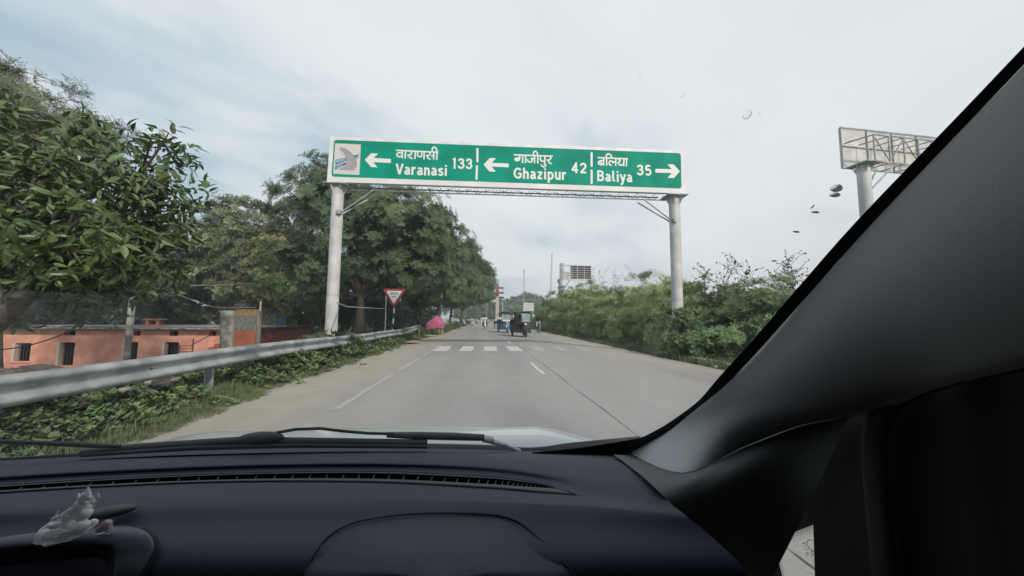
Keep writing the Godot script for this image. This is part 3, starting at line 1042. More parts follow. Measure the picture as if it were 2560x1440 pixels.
func make_trees() -> void:
	var row = "trees lining the left side of the road"
	broad_tree()
	tree("feathery_tree", "feathery olive tree with thin airy twigs rising behind the broad-leaved tree", "tree", Vector3(-13.50, -2.30, -11.50), Vector3(-13.75, 4.00, -11.50), 0.2,
		[[Vector3(-14.78, 7.56, -11.50), Vector3(2.0, 1.3, 1.6)], [Vector3(-12.91, 6.97, -11.70), Vector3(1.5, 0.7, 1.1)], [Vector3(-16.64, 7.66, -11.50), Vector3(2.2, 1.7, 1.8)], [Vector3(-13.95, 6.24, -11.50), Vector3(2.4, 1.0, 1.6)]], 2100, ["fine", "fine"], 0.55, Color(0.125, 0.150, 0.075), 0.3, M.bark_pale, 31, "", 0.3)
	var dark = Color(0.086, 0.134, 0.064)
	tree("roadside_tree", "tall dark green tree standing right behind the sign's left post", "tree", Vector3(-7.58, -1.60, -22.50), Vector3(-7.40, 3.00, -22.30), 0.34,
		[[Vector3(-10.08, 7.68, -22.00), Vector3(2.2, 2.4, 2.2)], [Vector3(-9.33, 9.73, -22.00), Vector3(1.5, 1.2, 1.6)], [Vector3(-5.35, 6.92, -22.00), Vector3(3.0, 2.0, 2.6)], [Vector3(-7.21, 5.26, -22.40), Vector3(3.0, 1.8, 2.6)], [Vector3(-3.37, 6.56, -22.00), Vector3(1.5, 1.9, 1.8)], [Vector3(-10.45, 4.01, -22.00), Vector3(2.0, 1.9, 2.0)], [Vector3(-4.19, 4.23, -22.50), Vector3(2.0, 1.4, 1.8)], [Vector3(-7.44, 8.37, -22.40), Vector3(1.9, 1.5, 2.0)]],
		7200, ["neem", "neem"], 0.55, dark, 0.32, M.bark, 41, row, 0.42)
	tree("roadside_tree", "dark green tree behind the pink cloth, second in the row after the sign", "tree", Vector3(-6.38, -0.60, -33.00), Vector3(-6.10, 3.20, -33.00), 0.3,
		[[Vector3(-3.29, 7.56, -32.00), Vector3(2.1, 2.3, 2.3)], [Vector3(-6.18, 5.59, -32.00), Vector3(3.0, 2.4, 2.8)], [Vector3(-3.90, 4.33, -32.00), Vector3(2.2, 1.4, 2.0)], [Vector3(-6.56, 8.29, -33.00), Vector3(2.6, 2.0, 2.4)]],
		5000, ["neem", "neem"], 0.62, dark * 1.05, 0.3, M.bark, 42, row, 0.5)
	tree("roadside_tree", "rounded green tree over the low grassy wall, third in the row after the sign", "tree", Vector3(-5.85, 0.00, -45.00), Vector3(-5.53, 3.00, -45.00), 0.3,
		[[Vector3(-2.70, 8.27, -45.00), Vector3(2.1, 2.6, 2.6)], [Vector3(-5.43, 6.70, -45.00), Vector3(3.2, 3.3, 3.0)], [Vector3(-3.02, 4.74, -45.00), Vector3(2.4, 1.6, 2.4)]],
		4400, ["neem", "neem"], 0.75, dark * 1.1, 0.3, M.bark, 43, row, 0.55)
	tree("roadside_tree", "green tree above the parked motorcycles, fourth in the row after the sign", "tree", Vector3(-5.48, 0.00, -61.00), Vector3(-5.25, 3.20, -61.00), 0.3,
		[[Vector3(-1.61, 8.77, -60.00), Vector3(2.5, 2.8, 2.8)], [Vector3(-4.64, 6.52, -60.00), Vector3(3.4, 3.0, 3.0)], [Vector3(-1.45, 5.36, -60.00), Vector3(2.4, 1.5, 2.4)]],
		3600, ["neem", "neem"], 0.9, dark * 1.12, 0.3, M.bark, 44, row, 0.6)
	tree("roadside_tree", "farthest tree of the row, its crown reaching over the road by the direction tower", "tree", Vector3(-5.10, 0.00, -81.00), Vector3(-4.58, 3.60, -81.00), 0.32,
		[[Vector3(0.07, 10.19, -80.00), Vector3(2.1, 2.8, 2.8)], [Vector3(-0.79, 7.37, -80.00), Vector3(2.8, 2.2, 2.8)], [Vector3(-3.68, 8.03, -80.00), Vector3(4.0, 3.0, 3.0)]],
		3400, ["neem", "neem"], 1.05, dark * 1.12, 0.28, M.bark, 45, row, 0.7)
	tree("flowering_tree", "olive green tree dotted with pale blossom, between the broad-leaved tree and the sign", "tree", Vector3(-20.94, -2.40, -34.00), Vector3(-21.55, 3.00, -34.00), 0.32,
		[[Vector3(-21.83, 9.48, -34.00), Vector3(2.9, 2.2, 2.6)], [Vector3(-24.12, 7.28, -34.00), Vector3(3.0, 2.6, 2.8)], [Vector3(-20.55, 6.78, -34.00), Vector3(2.8, 2.6, 2.6)], [Vector3(-23.15, 3.85, -34.00), Vector3(4.0, 2.5, 2.8)], [Vector3(-18.93, 4.11, -34.50), Vector3(2.6, 2.4, 2.4)]],
		5200, ["broad", "neem"], 0.75, Color(0.130, 0.160, 0.074), 0.3, M.bark_pale, 46, "", 0.5, Color(0.30, 0.30, 0.19, 0.13))
	tree("yellowish_tree", "smaller yellow-green tree left of the sign's left post", "tree", Vector3(-15.55, -2.40, -30.50), Vector3(-15.81, 2.20, -30.50), 0.2,
		[[Vector3(-16.42, 6.26, -30.00), Vector3(1.7, 1.9, 1.9)], [Vector3(-16.08, 3.75, -30.00), Vector3(1.9, 1.6, 1.9)], [Vector3(-14.00, 2.82, -29.50), Vector3(1.5, 1.3, 1.5)]],
		2600, ["broad", "broad"], 0.55, Color(0.165, 0.170, 0.058), 0.38, M.bark_pale, 47, "", 0.4)
	tree("shade_tree", "dark dense tree behind the flat roof of the orange building", "tree", Vector3(-29.97, -2.40, -33.00), Vector3(-30.38, 2.50, -33.00), 0.35,
		[[Vector3(-33.18, 5.36, -32.00), Vector3(5.0, 4.6, 3.0)], [Vector3(-28.30, 4.13, -31.00), Vector3(4.0, 4.0, 3.0)], [Vector3(-37.24, 4.36, -32.00), Vector3(4.0, 4.5, 3.0)]],
		5200, ["broad", "neem"], 0.9, Color(0.030, 0.046, 0.026), 0.3, M.bark, 48, "", 0.6)
	tree("shade_tree", "dark tree in the gap behind the blue door and the sign's left post", "tree", Vector3(-16.21, -1.50, -44.00), Vector3(-16.41, 3.00, -44.00), 0.3,
		[[Vector3(-18.34, 4.33, -43.00), Vector3(5.5, 4.6, 3.0)], [Vector3(-11.73, 4.23, -42.00), Vector3(4.0, 4.0, 3.0)], [Vector3(-25.72, 4.61, -44.00), Vector3(4.5, 4.5, 3.0)]],
		5000, ["neem", "broad"], 0.95, Color(0.034, 0.052, 0.030), 0.3, M.bark, 49, "", 0.6)
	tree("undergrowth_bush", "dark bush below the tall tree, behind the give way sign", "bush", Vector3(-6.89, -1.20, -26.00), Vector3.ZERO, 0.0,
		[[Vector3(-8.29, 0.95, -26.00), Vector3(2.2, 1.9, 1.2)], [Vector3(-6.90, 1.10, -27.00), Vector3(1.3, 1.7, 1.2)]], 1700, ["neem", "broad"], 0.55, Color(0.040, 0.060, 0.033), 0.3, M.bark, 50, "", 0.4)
	tree("leafy_shrub", "pale leafy shrub growing round the foot of the sign's left post", "bush", Vector3(-4.98, -0.30, -11.40), Vector3.ZERO, 0.0,
		[[Vector3(-4.74, 0.45, -11.30), Vector3(0.55, 0.5, 0.4)], [Vector3(-5.27, 0.22, -11.00), Vector3(0.5, 0.45, 0.4)], [Vector3(-4.38, 0.36, -12.40), Vector3(0.3, 0.4, 0.4)]], 520, ["broad", "broad"], 0.2, Color(0.075, 0.115, 0.05), 0.35, M.bark, 51, "", 0.16)
	# far trees closing the view
	var far = "hazy trees at the far junction"
	tree("distant_tree", "rounded hazy tree on the skyline behind the direction tower and the street lamp", "tree", Vector3(20.99, 0.00, -182.00), Vector3(20.97, 4.00, -182.00), 0.5,
		[[Vector3(22.47, 8.80, -180.00), Vector3(6.5, 4.0, 5)], [Vector3(15.92, 6.62, -180.00), Vector3(6, 4.5, 5)], [Vector3(28.06, 6.24, -180.00), Vector3(6, 4.2, 5)]], 2600, ["broad", "neem"], 2.2, dark * 1.1, 0.25, M.bark, 52, far, 1.3)
	tree("distant_tree", "hazy tree at the far end of the road, left of the direction tower", "tree", Vector3(1.01, 0.00, -150.00), Vector3(0.95, 4.00, -150.00), 0.5,
		[[Vector3(0.92, 5.97, -150.00), Vector3(7, 4.6, 4)], [Vector3(-8.97, 6.37, -150.00), Vector3(8, 5, 4)], [Vector3(6.92, 4.54, -152.00), Vector3(4, 3.6, 4)]], 2600, ["broad", "neem"], 2.0, dark * 1.15, 0.25, M.bark, 53, far, 1.2)
	tree("distant_tree", "hazy tree behind the white board, low above the road", "tree", Vector3(30.12, 0.00, -170.00), Vector3(30.12, 3.00, -170.00), 0.4,
		[[Vector3(33.19, 5.49, -168.00), Vector3(9, 4.0, 4)], [Vector3(44.52, 6.41, -168.00), Vector3(9, 4.5, 4)], [Vector3(11.93, 3.89, -166.00), Vector3(6, 3, 3)]], 2400, ["neem", "broad"], 2.0, dark * 1.25, 0.25, M.bark, 54, far, 1.1)
	# bushes along the far kerb
	var zs = [-6.6, -9.0, -11.6, -14.4, -17.4, -20.6, -24.2, -28.2, -32.6, -37.4, -43.0, -49.5, -57.0]
	var hs = [1.9, 2.2, 2.5, 2.75, 3.05, 3.2, 3.5, 3.8, 4.1, 4.6, 4.9, 3.4, 2.6]
	var names = [
		"leafy green bush partly hidden by the windscreen pillar", "green bush behind the black and white kerb, next to the windscreen pillar", "bush with upright pale leaves just beyond the sign's right post", "dense green bush wrapped round the foot of the sign's right post", "feathery green bush just left of the sign's right post",
		"broad feathery bush with shaded hollows, second to the left of the sign's right post", "feathery bush with bright tips, third to the left of the sign's right post", "soft green bush below the right end of the electronic board", "tall soft green bush right below the electronic board", "tall bush hiding the lower post of the electronic board",
		"rounded bush in front of the electronic board's post, behind the cyclist", "low bush at the roadside next to the brown rickshaw", "farthest low bush of the roadside row, just right of the rickshaws"]
	for i in zs.size():
		var z: float = zs[i]
		var h: float = hs[i]
		var r = RandomNumberGenerator.new()
		r.seed = 700 + i
		var w = 1.25 + 0.03 * -z
		var x = 8.0 + 0.6 + 0.006 * -z + (1.3 if i == 0 else 0.9 if i == 1 else 0.0)
		var blobs = []
		for k in 5:
			var rr = Vector3(w * r.randf_range(0.6, 0.9), h * r.randf_range(0.26, 0.36), w * r.randf_range(0.7, 1.0))
			var cx = x + (k % 3 - 1) * 0.75 + r.randf_range(-0.2, 0.2) + (0.8 if k > 2 else 0.0)
			blobs.append([Vector3(maxf(cx, (6.95 if i > 1 else 7.7) + rr.x), h * (0.22 + 0.30 * (k / 2)) * r.randf_range(0.85, 1.1), z + r.randf_range(-0.8, 0.8)), rr])
		blobs.append([Vector3(x + 2.6, h * 0.62, z - 0.5), Vector3(1.6, h * 0.36, 1.5)])
		var c = Color(0.205, 0.285, 0.112) if i > 3 else Color(0.180, 0.258, 0.105)
		tree("roadside_bush", names[i], "bush", Vector3(x, 0, z), Vector3.ZERO, 0.0, blobs, 2400 if i < 6 else 2000, ["fine", "broad"] if i < 4 else ["fine", "fine"] if i % 3 else ["fine", "neem"], 0.30 + 0.006 * -z if i > 3 else 0.34, c, 0.33, M.bark, 710 + i, "bushes along the right side of the road", 0.26)
	tree("roadside_bush", "low leafy bush covering the foot of the sign's right post at the kerb", "bush", Vector3(7.2, 0, -12.6), Vector3.ZERO, 0.0,
		[[Vector3(7.15, 0.75, -12.6), Vector3(0.5, 0.75, 0.4)], [Vector3(7.5, 1.25, -12.5), Vector3(0.5, 0.5, 0.35)], [Vector3(7.9, 0.7, -12.3), Vector3(0.7, 0.7, 0.5)], [Vector3(6.95, 0.4, -11.6), Vector3(0.35, 0.4, 0.7)]], 1500, ["broad", "broad"], 0.24, Color(0.150, 0.222, 0.092), 0.35, M.bark, 709, "bushes along the right side of the road", 0.16)
	tree("shade_tree", "low dark trees filling the view between the orange roof and the broad-leaved crown", "tree", Vector3(-36, -2.4, -37), Vector3(-36, 0.5, -37), 0.3,
		[[Vector3(-50, 3.0, -37), Vector3(7, 4.5, 2.5)], [Vector3(-39, 2.0, -37), Vector3(7, 4, 2.5)], [Vector3(-29, 1.6, -36.5), Vector3(6, 3.4, 2.5)], [Vector3(-21, 1.4, -39), Vector3(5, 3.0, 2.5)]], 5200, ["broad", "neem"], 0.95, Color(0.034, 0.052, 0.028), 0.3, M.bark, 56, "", 0.6)
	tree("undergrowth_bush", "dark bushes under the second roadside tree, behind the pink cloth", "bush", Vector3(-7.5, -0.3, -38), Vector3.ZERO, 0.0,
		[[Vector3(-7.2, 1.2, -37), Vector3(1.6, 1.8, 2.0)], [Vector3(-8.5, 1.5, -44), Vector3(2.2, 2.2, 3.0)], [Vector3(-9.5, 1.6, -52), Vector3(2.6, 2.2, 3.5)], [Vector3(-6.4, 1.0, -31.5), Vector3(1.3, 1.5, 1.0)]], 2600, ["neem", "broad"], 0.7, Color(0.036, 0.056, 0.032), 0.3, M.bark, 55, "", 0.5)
	bare_twigs(Vector3(9.2, 0.6, -13.6), 2.95, 61, "sparse twiggy plant above the bushes, right beside the sign's right post")
	bare_twigs(Vector3(10.6, 0.6, -12.6), 2.9, 62, "sparse twiggy plant above the bushes, midway between the sign's right post and the pillar")
	bare_twigs(Vector3(11.8, 0.8, -12.2), 2.6, 63, "sparse twiggy plant above the bushes, closest to the windscreen pillar")
	bare_twigs(Vector3(11.3, 0.8, -34.0), 5.2, 64, "wispy twigs on the skyline right of the electronic board")
	bare_twigs(Vector3(12.5, 0.8, -26.0), 4.2, 65, "wispy twigs on the skyline left of the sign's right post")

# ---------------------------------------------------------------- street furniture
func make_gantry() -> void:
	var g = thing("overhead_sign", "wide green overhead direction sign on two pale round posts across the road", "road sign", Vector3(0, -0.154, -13.2))
	g.scale = Vector3.ONE * 1.1186
	var s = st()
	for e in [[-4.80, 5.62, -1.2], [6.66, 5.66, -0.2]]:
		var p = Node3D.new()
		put(p, "post", g)
		s = st()
		tube(s, [Vector3(e[0], e[2], -0.1), Vector3(e[0], 2.0, -0.1), Vector3(e[0], e[1] - 0.02, -0.1)], 0.183, 24)
		fin(s, "shaft", M.pole, p)
		s = st()
		abox(s, Vector3(e[0] - 0.36, e[1] - 0.03, -0.42), Vector3(e[0] + 0.36, e[1] + 0.005, 0.2), 0.006)
		fin(s, "cap_plate", M.galv, p)
		s = st()
		for k in 6:
			var u = TAU * k / 6.0
			var d = Vector3(cos(u), 0, sin(u))
			var xf = Transform3D(Basis(d, Vector3.UP, d.cross(Vector3.UP)), Vector3(e[0], e[1] - 0.032, -0.1))
			prism(s, PackedVector2Array([Vector2(0.178, 0), Vector2(0.32, 0), Vector2(0.178, -0.3)]), -0.008, 0.008, xf)
		fin(s, "gusset", M.pole, p)
		s = st()
		tube(s, [Vector3(e[0], 2.0, -0.1), Vector3(e[0], 2.012, -0.1)], 0.1855, 24)
		fin(s, "weld_band", M.galv, p)
	# the panel: white border, green face, print
	var b = Node3D.new()
	put(b, "sign_panel", g)
	var q = [Vector2(-5.1037, 7.2041), Vector2(7.0369, 7.3012), Vector2(6.9816, 5.7091), Vector2(-5.1027, 5.6617)]
	s = st()
	prism(s, PackedVector2Array([Vector2(-5.13, 5.70), Vector2(7.01, 5.745), Vector2(7.03, 7.31), Vector2(-5.10, 7.235)]), -0.16, 0.0)
	fin(s, "border", M.white_paint, b)
	s = st()
	var inner = PackedVector2Array()
	var c4 = [Vector2(-4.995, 5.875), Vector2(6.885, 5.92), Vector2(6.90, 7.205), Vector2(-4.965, 7.125)]
	for k in 4:
		var a: Vector2 = c4[k]
		var d1: Vector2 = (c4[(k + 3) % 4] - a).normalized() * 0.11
		var d2: Vector2 = (c4[(k + 1) % 4] - a).normalized() * 0.11
		for i in 7:
			var t = i / 6.0
			inner.append((a + d1).lerp(a, t).lerp(a.lerp(a + d2, t), t))
	prism(s, inner, 0.0005, 0.004)
	fin(s, "green_face", M.sign_green, b)
	# emblem: a grey road curving over blue bands on a white square
	var em = [["emblem_panel", M.emblem_white, 0.0055, [Vector2(-4.9283, 7.0007), Vector2(-4.1086, 7.0028), Vector2(-4.1126, 5.9635), Vector2(-4.9411, 5.9724)]],
		["emblem_road", M.emblem_grey, 0.008, [Vector2(-4.7615, 6.8669), Vector2(-4.6223, 6.8365), Vector2(-4.4688, 6.745), Vector2(-4.3485, 6.6274), Vector2(-4.2736, 6.4955), Vector2(-4.2213, 6.3505), Vector2(-4.2383, 6.215), Vector2(-4.2908, 6.1027), Vector2(-4.8053, 6.1057), Vector2(-4.6391, 6.2102), Vector2(-4.5518, 6.2995), Vector2(-4.5293, 6.4352), Vector2(-4.5641, 6.5685), Vector2(-4.639, 6.7003), Vector2(-4.7231, 6.7825), Vector2(-4.7709, 6.8234)]],
		["emblem_band", M.emblem_blue, 0.007, [Vector2(-4.8897, 6.4377), Vector2(-4.5624, 6.5318), Vector2(-4.5322, 6.4228), Vector2(-4.8871, 6.2668)]],
		["emblem_band", M.emblem_blue, 0.007, [Vector2(-4.8913, 6.2361), Vector2(-4.5384, 6.3833), Vector2(-4.5572, 6.2932), Vector2(-4.6183, 6.2539), Vector2(-4.8872, 6.1023)]],
		["emblem_band", M.emblem_blue, 0.007, [Vector2(-4.3305, 6.6098), Vector2(-4.1601, 6.6667), Vector2(-4.1575, 6.6077), Vector2(-4.2952, 6.5413)]],
		["emblem_band", M.emblem_blue, 0.007, [Vector2(-4.2773, 6.5261), Vector2(-4.1563, 6.5782), Vector2(-4.1551, 6.55), Vector2(-4.2561, 6.4901)]]]
	for e in em:
		s = st()
		prism(s, PackedVector2Array(e[3]), 0.0045, e[2])
		fin(s, e[0], e[1], b)
	s = st()
	stroke(s, [Vector2(-4.7616, 6.8694), Vector2(-4.6108, 6.8345), Vector2(-4.4572, 6.7431), Vector2(-4.3367, 6.6218), Vector2(-4.2616, 6.4837), Vector2(-4.215, 6.3385), Vector2(-4.2355, 6.2028), Vector2(-4.2507, 6.1044)], 0.011, 0.008, 0.0092)
	stroke(s, [Vector2(-4.7766, 6.8231), Vector2(-4.7173, 6.7803), Vector2(-4.6332, 6.6981), Vector2(-4.5581, 6.5627)], 0.011, 0.008, 0.0092)
	stroke(s, [Vector2(-4.7977, 6.7852), Vector2(-4.7447, 6.7545), Vector2(-4.6722, 6.6742), Vector2(-4.5976, 6.5486)], 0.009, 0.0055, 0.0092)
	fin(s, "emblem_line", M.emblem_dark, b)
	s = st()
	stroke(s, [Vector2(-4.7756, 6.8022), Vector2(-4.7316, 6.7674), Vector2(-4.6556, 6.6873), Vector2(-4.5773, 6.5557)], 0.022, 0.0055, 0.0088)
	stroke(s, [Vector2(-4.2321, 6.203), Vector2(-4.2627, 6.1161)], 0.02, 0.0055, 0.0098)
	fin(s, "emblem_dash", M.letter, b)
	s = st()
	for k in 4:   # the four small letters of the upper band
		var o = Vector2(k * 0.0695, k * 0.0205)
		for l in [[Vector2(-4.8677, 6.4081), Vector2(-4.8037, 6.4292)], [Vector2(-4.8224, 6.4162), Vector2(-4.8167, 6.3431)], [Vector2(-4.8563, 6.4086), Vector2(-4.8518, 6.3623), Vector2(-4.8197, 6.3588)]]:
			stroke(s, l.map(func(p): return p + o), 0.014, 0.007, 0.0084 + 0.0002 * k)
	fin(s, "emblem_letters", M.emblem_pale, b)
	for k in 4:
		var p0: Vector2 = [Vector2(-4.8367, 6.1653)][0] + Vector2(k * 0.053, k * 0.024)
		lettering("NHAI"[k], p0, p0 + Vector2(0.042 if k < 3 else 0.016, 0.072), 0.0075, 0.003, M.emblem_pale, "emblem_letter", b, false, 0.36)
	# arrows and dividers
	for a in [[Vector2(-3.9619, 6.4847), Vector2(-3.7629, 6.7157), Vector2(-3.542, 6.7134), Vector2(-3.687, 6.5585), Vector2(-3.1218, 6.5464), Vector2(-3.123, 6.4165), Vector2(-3.6814, 6.4169), Vector2(-3.547, 6.2442), Vector2(-3.7499, 6.2479)],
			[Vector2(-0.0613, 6.4951), Vector2(0.1481, 6.728), Vector2(0.3556, 6.7311), Vector2(0.2095, 6.5588), Vector2(0.7916, 6.5594), Vector2(0.7897, 6.4303), Vector2(0.2023, 6.4299), Vector2(0.3552, 6.2559), Vector2(0.1336, 6.2559)],
			[Vector2(6.8391, 6.5339), Vector2(6.62, 6.7845), Vector2(6.3928, 6.7748), Vector2(6.5455, 6.6036), Vector2(5.9497, 6.5923), Vector2(5.946, 6.4562), Vector2(6.5412, 6.467), Vector2(6.3847, 6.2838), Vector2(6.6109, 6.286)]]:
		s = st()
		prism(s, PackedVector2Array(a), 0.004, 0.0065)
		fin(s, "arrow", M.letter, b)
	for d in [[Vector2(-0.2788, 7.0547), Vector2(-0.2736, 6.5642)], [Vector2(-0.2839, 6.4521), Vector2(-0.292, 5.9583)], [Vector2(3.669, 7.088), Vector2(3.6631, 6.5706)], [Vector2(3.6619, 6.4705), Vector2(3.6561, 5.9576)]]:
		s = st()
		stroke(s, d, 0.072, 0.004, 0.0065)
		fin(s, "divider", M.letter, b)
	# place names and distances
	for w in [["Varanasi", [Vector2(-2.9545, 6.0264), Vector2(-1.2684, 6.0383), Vector2(-2.9679, 6.4127)]], ["133", [Vector2(-1.1221, 6.3054), Vector2(-0.4357, 6.3078), Vector2(-1.1371, 6.6824)]], ["Ghazipur", [Vector2(0.951, 6.0408), Vector2(2.7749, 6.0593), Vector2(0.948, 6.4358)]],
			["42", [Vector2(2.9368, 6.3166), Vector2(3.4911, 6.3207), Vector2(2.9393, 6.7025)]], ["Baliya", [Vector2(3.8548, 6.0647), Vector2(5.1073, 6.0706), Vector2(3.8597, 6.453)]], ["35", [Vector2(5.271, 6.3271), Vector2(5.8057, 6.3313), Vector2(5.2801, 6.726)]]]:
		sign_text(w[0], w[1][0], w[1][1], w[1][2], M.letter, "place_name" if w[0].length() > 3 else "distance", b)
	var dev = [
		[[Vector2(-2.9662, 6.8543), Vector2(-1.5788, 6.8504)], [Vector2(-2.7639, 6.8281), Vector2(-2.7614, 6.5853)], [Vector2(-2.7643, 6.7723), Vector2(-2.8742, 6.7791), Vector2(-2.934, 6.7314), Vector2(-2.9378, 6.678), Vector2(-2.8804, 6.6332), Vector2(-2.763, 6.6657)], [Vector2(-2.6579, 6.8448), Vector2(-2.6595, 6.5839)],
			[Vector2(-2.4722, 6.8356), Vector2(-2.4539, 6.7889), Vector2(-2.4801, 6.7283), Vector2(-2.5916, 6.7031)], [Vector2(-2.5606, 6.7151), Vector2(-2.5046, 6.6145), Vector2(-2.4177, 6.6006)], [Vector2(-2.3371, 6.8358), Vector2(-2.3406, 6.5803)], [Vector2(-2.2582, 6.8335), Vector2(-2.2602, 6.7145), Vector2(-2.208, 6.6633), Vector2(-2.1406, 6.6723), Vector2(-2.122, 6.7326), Vector2(-2.1227, 6.8338)],
			[Vector2(-2.0438, 6.8434), Vector2(-2.0477, 6.5813)], [Vector2(-1.874, 6.8452), Vector2(-1.8499, 6.7926), Vector2(-1.8822, 6.7291), Vector2(-1.9891, 6.7064)], [Vector2(-1.9497, 6.7142), Vector2(-1.8993, 6.6093), Vector2(-1.8221, 6.6032)], [Vector2(-1.814, 6.7227), Vector2(-1.7232, 6.7196)], [Vector2(-1.7265, 6.846), Vector2(-1.731, 6.5834)],
			[Vector2(-1.622, 6.8508), Vector2(-1.6288, 6.582)], [Vector2(-1.622, 6.8508), Vector2(-1.6381, 6.9457), Vector2(-1.6854, 7.0154), Vector2(-1.7368, 7.0225), Vector2(-1.781, 6.975), Vector2(-1.784, 6.8732)]],
		[[Vector2(0.9599, 6.8763), Vector2(2.3005, 6.8879)], [Vector2(1.1601, 6.8732), Vector2(1.1632, 6.7518), Vector2(1.14, 6.6901), Vector2(1.0672, 6.6675), Vector2(0.9965, 6.6959), Vector2(1.0078, 6.7509), Vector2(1.0759, 6.7746), Vector2(1.149, 6.7609)], [Vector2(1.2663, 6.8719), Vector2(1.256, 6.5981)], [Vector2(1.3668, 6.8764), Vector2(1.3621, 6.6027)],
			[Vector2(1.6748, 6.872), Vector2(1.6695, 6.6038)], [Vector2(1.5328, 6.7742), Vector2(1.675, 6.772)], [Vector2(1.5624, 6.767), Vector2(1.5922, 6.7221), Vector2(1.5652, 6.6479), Vector2(1.4919, 6.6423), Vector2(1.435, 6.6884), Vector2(1.4264, 6.7452)], [Vector2(1.7876, 6.8771), Vector2(1.7822, 6.6026)],
			[Vector2(1.7876, 6.8771), Vector2(1.7637, 6.986), Vector2(1.7041, 7.042), Vector2(1.6471, 7.0173), Vector2(1.6213, 6.9001)], [Vector2(1.8828, 6.8753), Vector2(1.8651, 6.7707), Vector2(1.8972, 6.6989), Vector2(2.0257, 6.6984)], [Vector2(2.0317, 6.8819), Vector2(2.0186, 6.6189)], [Vector2(1.99, 6.6116), Vector2(2.0519, 6.5813), Vector2(2.0555, 6.5328), Vector2(2.002, 6.4903), Vector2(1.9307, 6.5177), Vector2(1.8914, 6.5769)],
			[Vector2(2.2287, 6.8847), Vector2(2.2346, 6.8115), Vector2(2.1927, 6.7546), Vector2(2.0853, 6.7352)], [Vector2(2.1306, 6.7433), Vector2(2.183, 6.6382), Vector2(2.2701, 6.6212)]],
		[[Vector2(3.878, 6.9092), Vector2(4.9668, 6.9143)], [Vector2(4.0939, 6.9054), Vector2(4.0874, 6.6353)], [Vector2(4.0911, 6.7972), Vector2(3.9925, 6.8091), Vector2(3.9025, 6.7512), Vector2(3.907, 6.6841), Vector2(3.9837, 6.6511), Vector2(4.0881, 6.6825)], [Vector2(3.9321, 6.77), Vector2(4.0481, 6.6848)], [Vector2(4.2008, 6.9033), Vector2(4.1967, 6.6332)],
			[Vector2(4.2035, 6.9035), Vector2(4.1822, 7.0013), Vector2(4.2434, 7.0609), Vector2(4.3262, 7.0484), Vector2(4.3914, 6.9321)], [Vector2(4.529, 6.8976), Vector2(4.5177, 6.6334)], [Vector2(4.4284, 6.7376), Vector2(4.3999, 6.7972), Vector2(4.3224, 6.8073), Vector2(4.2785, 6.7379), Vector2(4.3042, 6.6715), Vector2(4.3732, 6.6394)], [Vector2(4.4283, 6.7336), Vector2(4.4667, 6.7839), Vector2(4.5229, 6.7782)],
			[Vector2(4.8184, 6.9104), Vector2(4.8063, 6.6322)], [Vector2(4.6025, 6.8805), Vector2(4.6827, 6.8529), Vector2(4.6682, 6.7954), Vector2(4.603, 6.756), Vector2(4.6419, 6.6793), Vector2(4.7331, 6.6737), Vector2(4.8093, 6.7176)], [Vector2(4.9129, 6.9146), Vector2(4.9005, 6.6362)]]]
	for word in dev:
		s = st()
		for k in word.size():
			stroke(s, word[k], 0.049, 0.004, 0.0062 + 0.00025 * k)
		fin(s, "place_name", M.letter, b)
	# lattice box behind and below the panel
	var t = Node3D.new()
	put(t, "truss", g)
	for zz in [-0.2, -0.75]:
		for yy in [[5.51, 5.545] if zz > -0.5 else [5.80, 5.83], [6.9, 6.94]]:
			s = st()
			bar(s, Vector3(-4.5, yy[0], zz), Vector3(6.4, yy[1], zz), 0.035, 0.035)
			fin(s, "chord", M.steel_dark, t)
	s = st()
	for zz in [-0.2]:
		var n = 17
		for i in n:
			var xa = -4.4 + i * 10.7 / n
			var xm = xa + 0.5 * 10.7 / n
			var k = 1.0 if i < n / 2 else -1.0
			bar(s, Vector3(xm, 5.525, zz), Vector3(xm - 0.07, 5.70, zz), 0.016, 0.016)
			bar(s, Vector3(xm, 5.525, zz), Vector3(xm + 0.08, 5.70, zz), 0.016, 0.016)
			bar(s, Vector3(xm, 5.525, zz), Vector3(xm + k * 0.5, 5.70, zz), 0.014, 0.014)
			bar(s, Vector3(xm, 5.715, zz), Vector3(xm + 0.25, 6.9, zz), 0.025, 0.025)
	for i in 18:
		var xa = -4.4 + i * 10.7 / 17
		bar(s, Vector3(xa, 5.535, -0.2), Vector3(xa, 5.70, -0.2), 0.02, 0.02)
	fin(s, "lattice", M.steel_dark, t)
	for e in [[-4.68, 4.72, -3.65], [6.55, 4.78, 5.55]]:
		for zz in [0.03, -0.5]:
			s = st()
			tube(s, [Vector3(e[0], e[1] - (0.08 if zz < 0 else 0.0), -0.1), Vector3(e[2], 5.56, -0.16 if zz > 0 else -0.6)], 0.026, 8)
			fin(s, "brace", M.galv, g)
		s = st()
		box(s, at(Vector3(e[0] + (0.0 if e[0] < 0 else 0.0), e[1] - 0.04, 0.02)), Vector3(0.12, 0.14, 0.26), 0.01)
		fin(s, "bracket", M.galv, g)

	# the second sign across the junction, seen from the back
	var h = thing("billboard_sign", "large pale sign seen from the back with lattice bracing, on a round post", "road sign", Vector3(12.97, 0, -11.0), 0.08)
	s = st()
	tube(s, [Vector3(0, -0.5, 0), Vector3(0, 3, 0), Vector3(0, 6.68, 0)], 0.185, 24)
	fin(s, "post", M.pole, h)
	s = st()
	abox(s, Vector3(-0.28, 6.66, -0.35), Vector3(0.35, 6.72, 0.35), 0.01)
	fin(s, "cap_plate", M.galv, h)
	s = st()
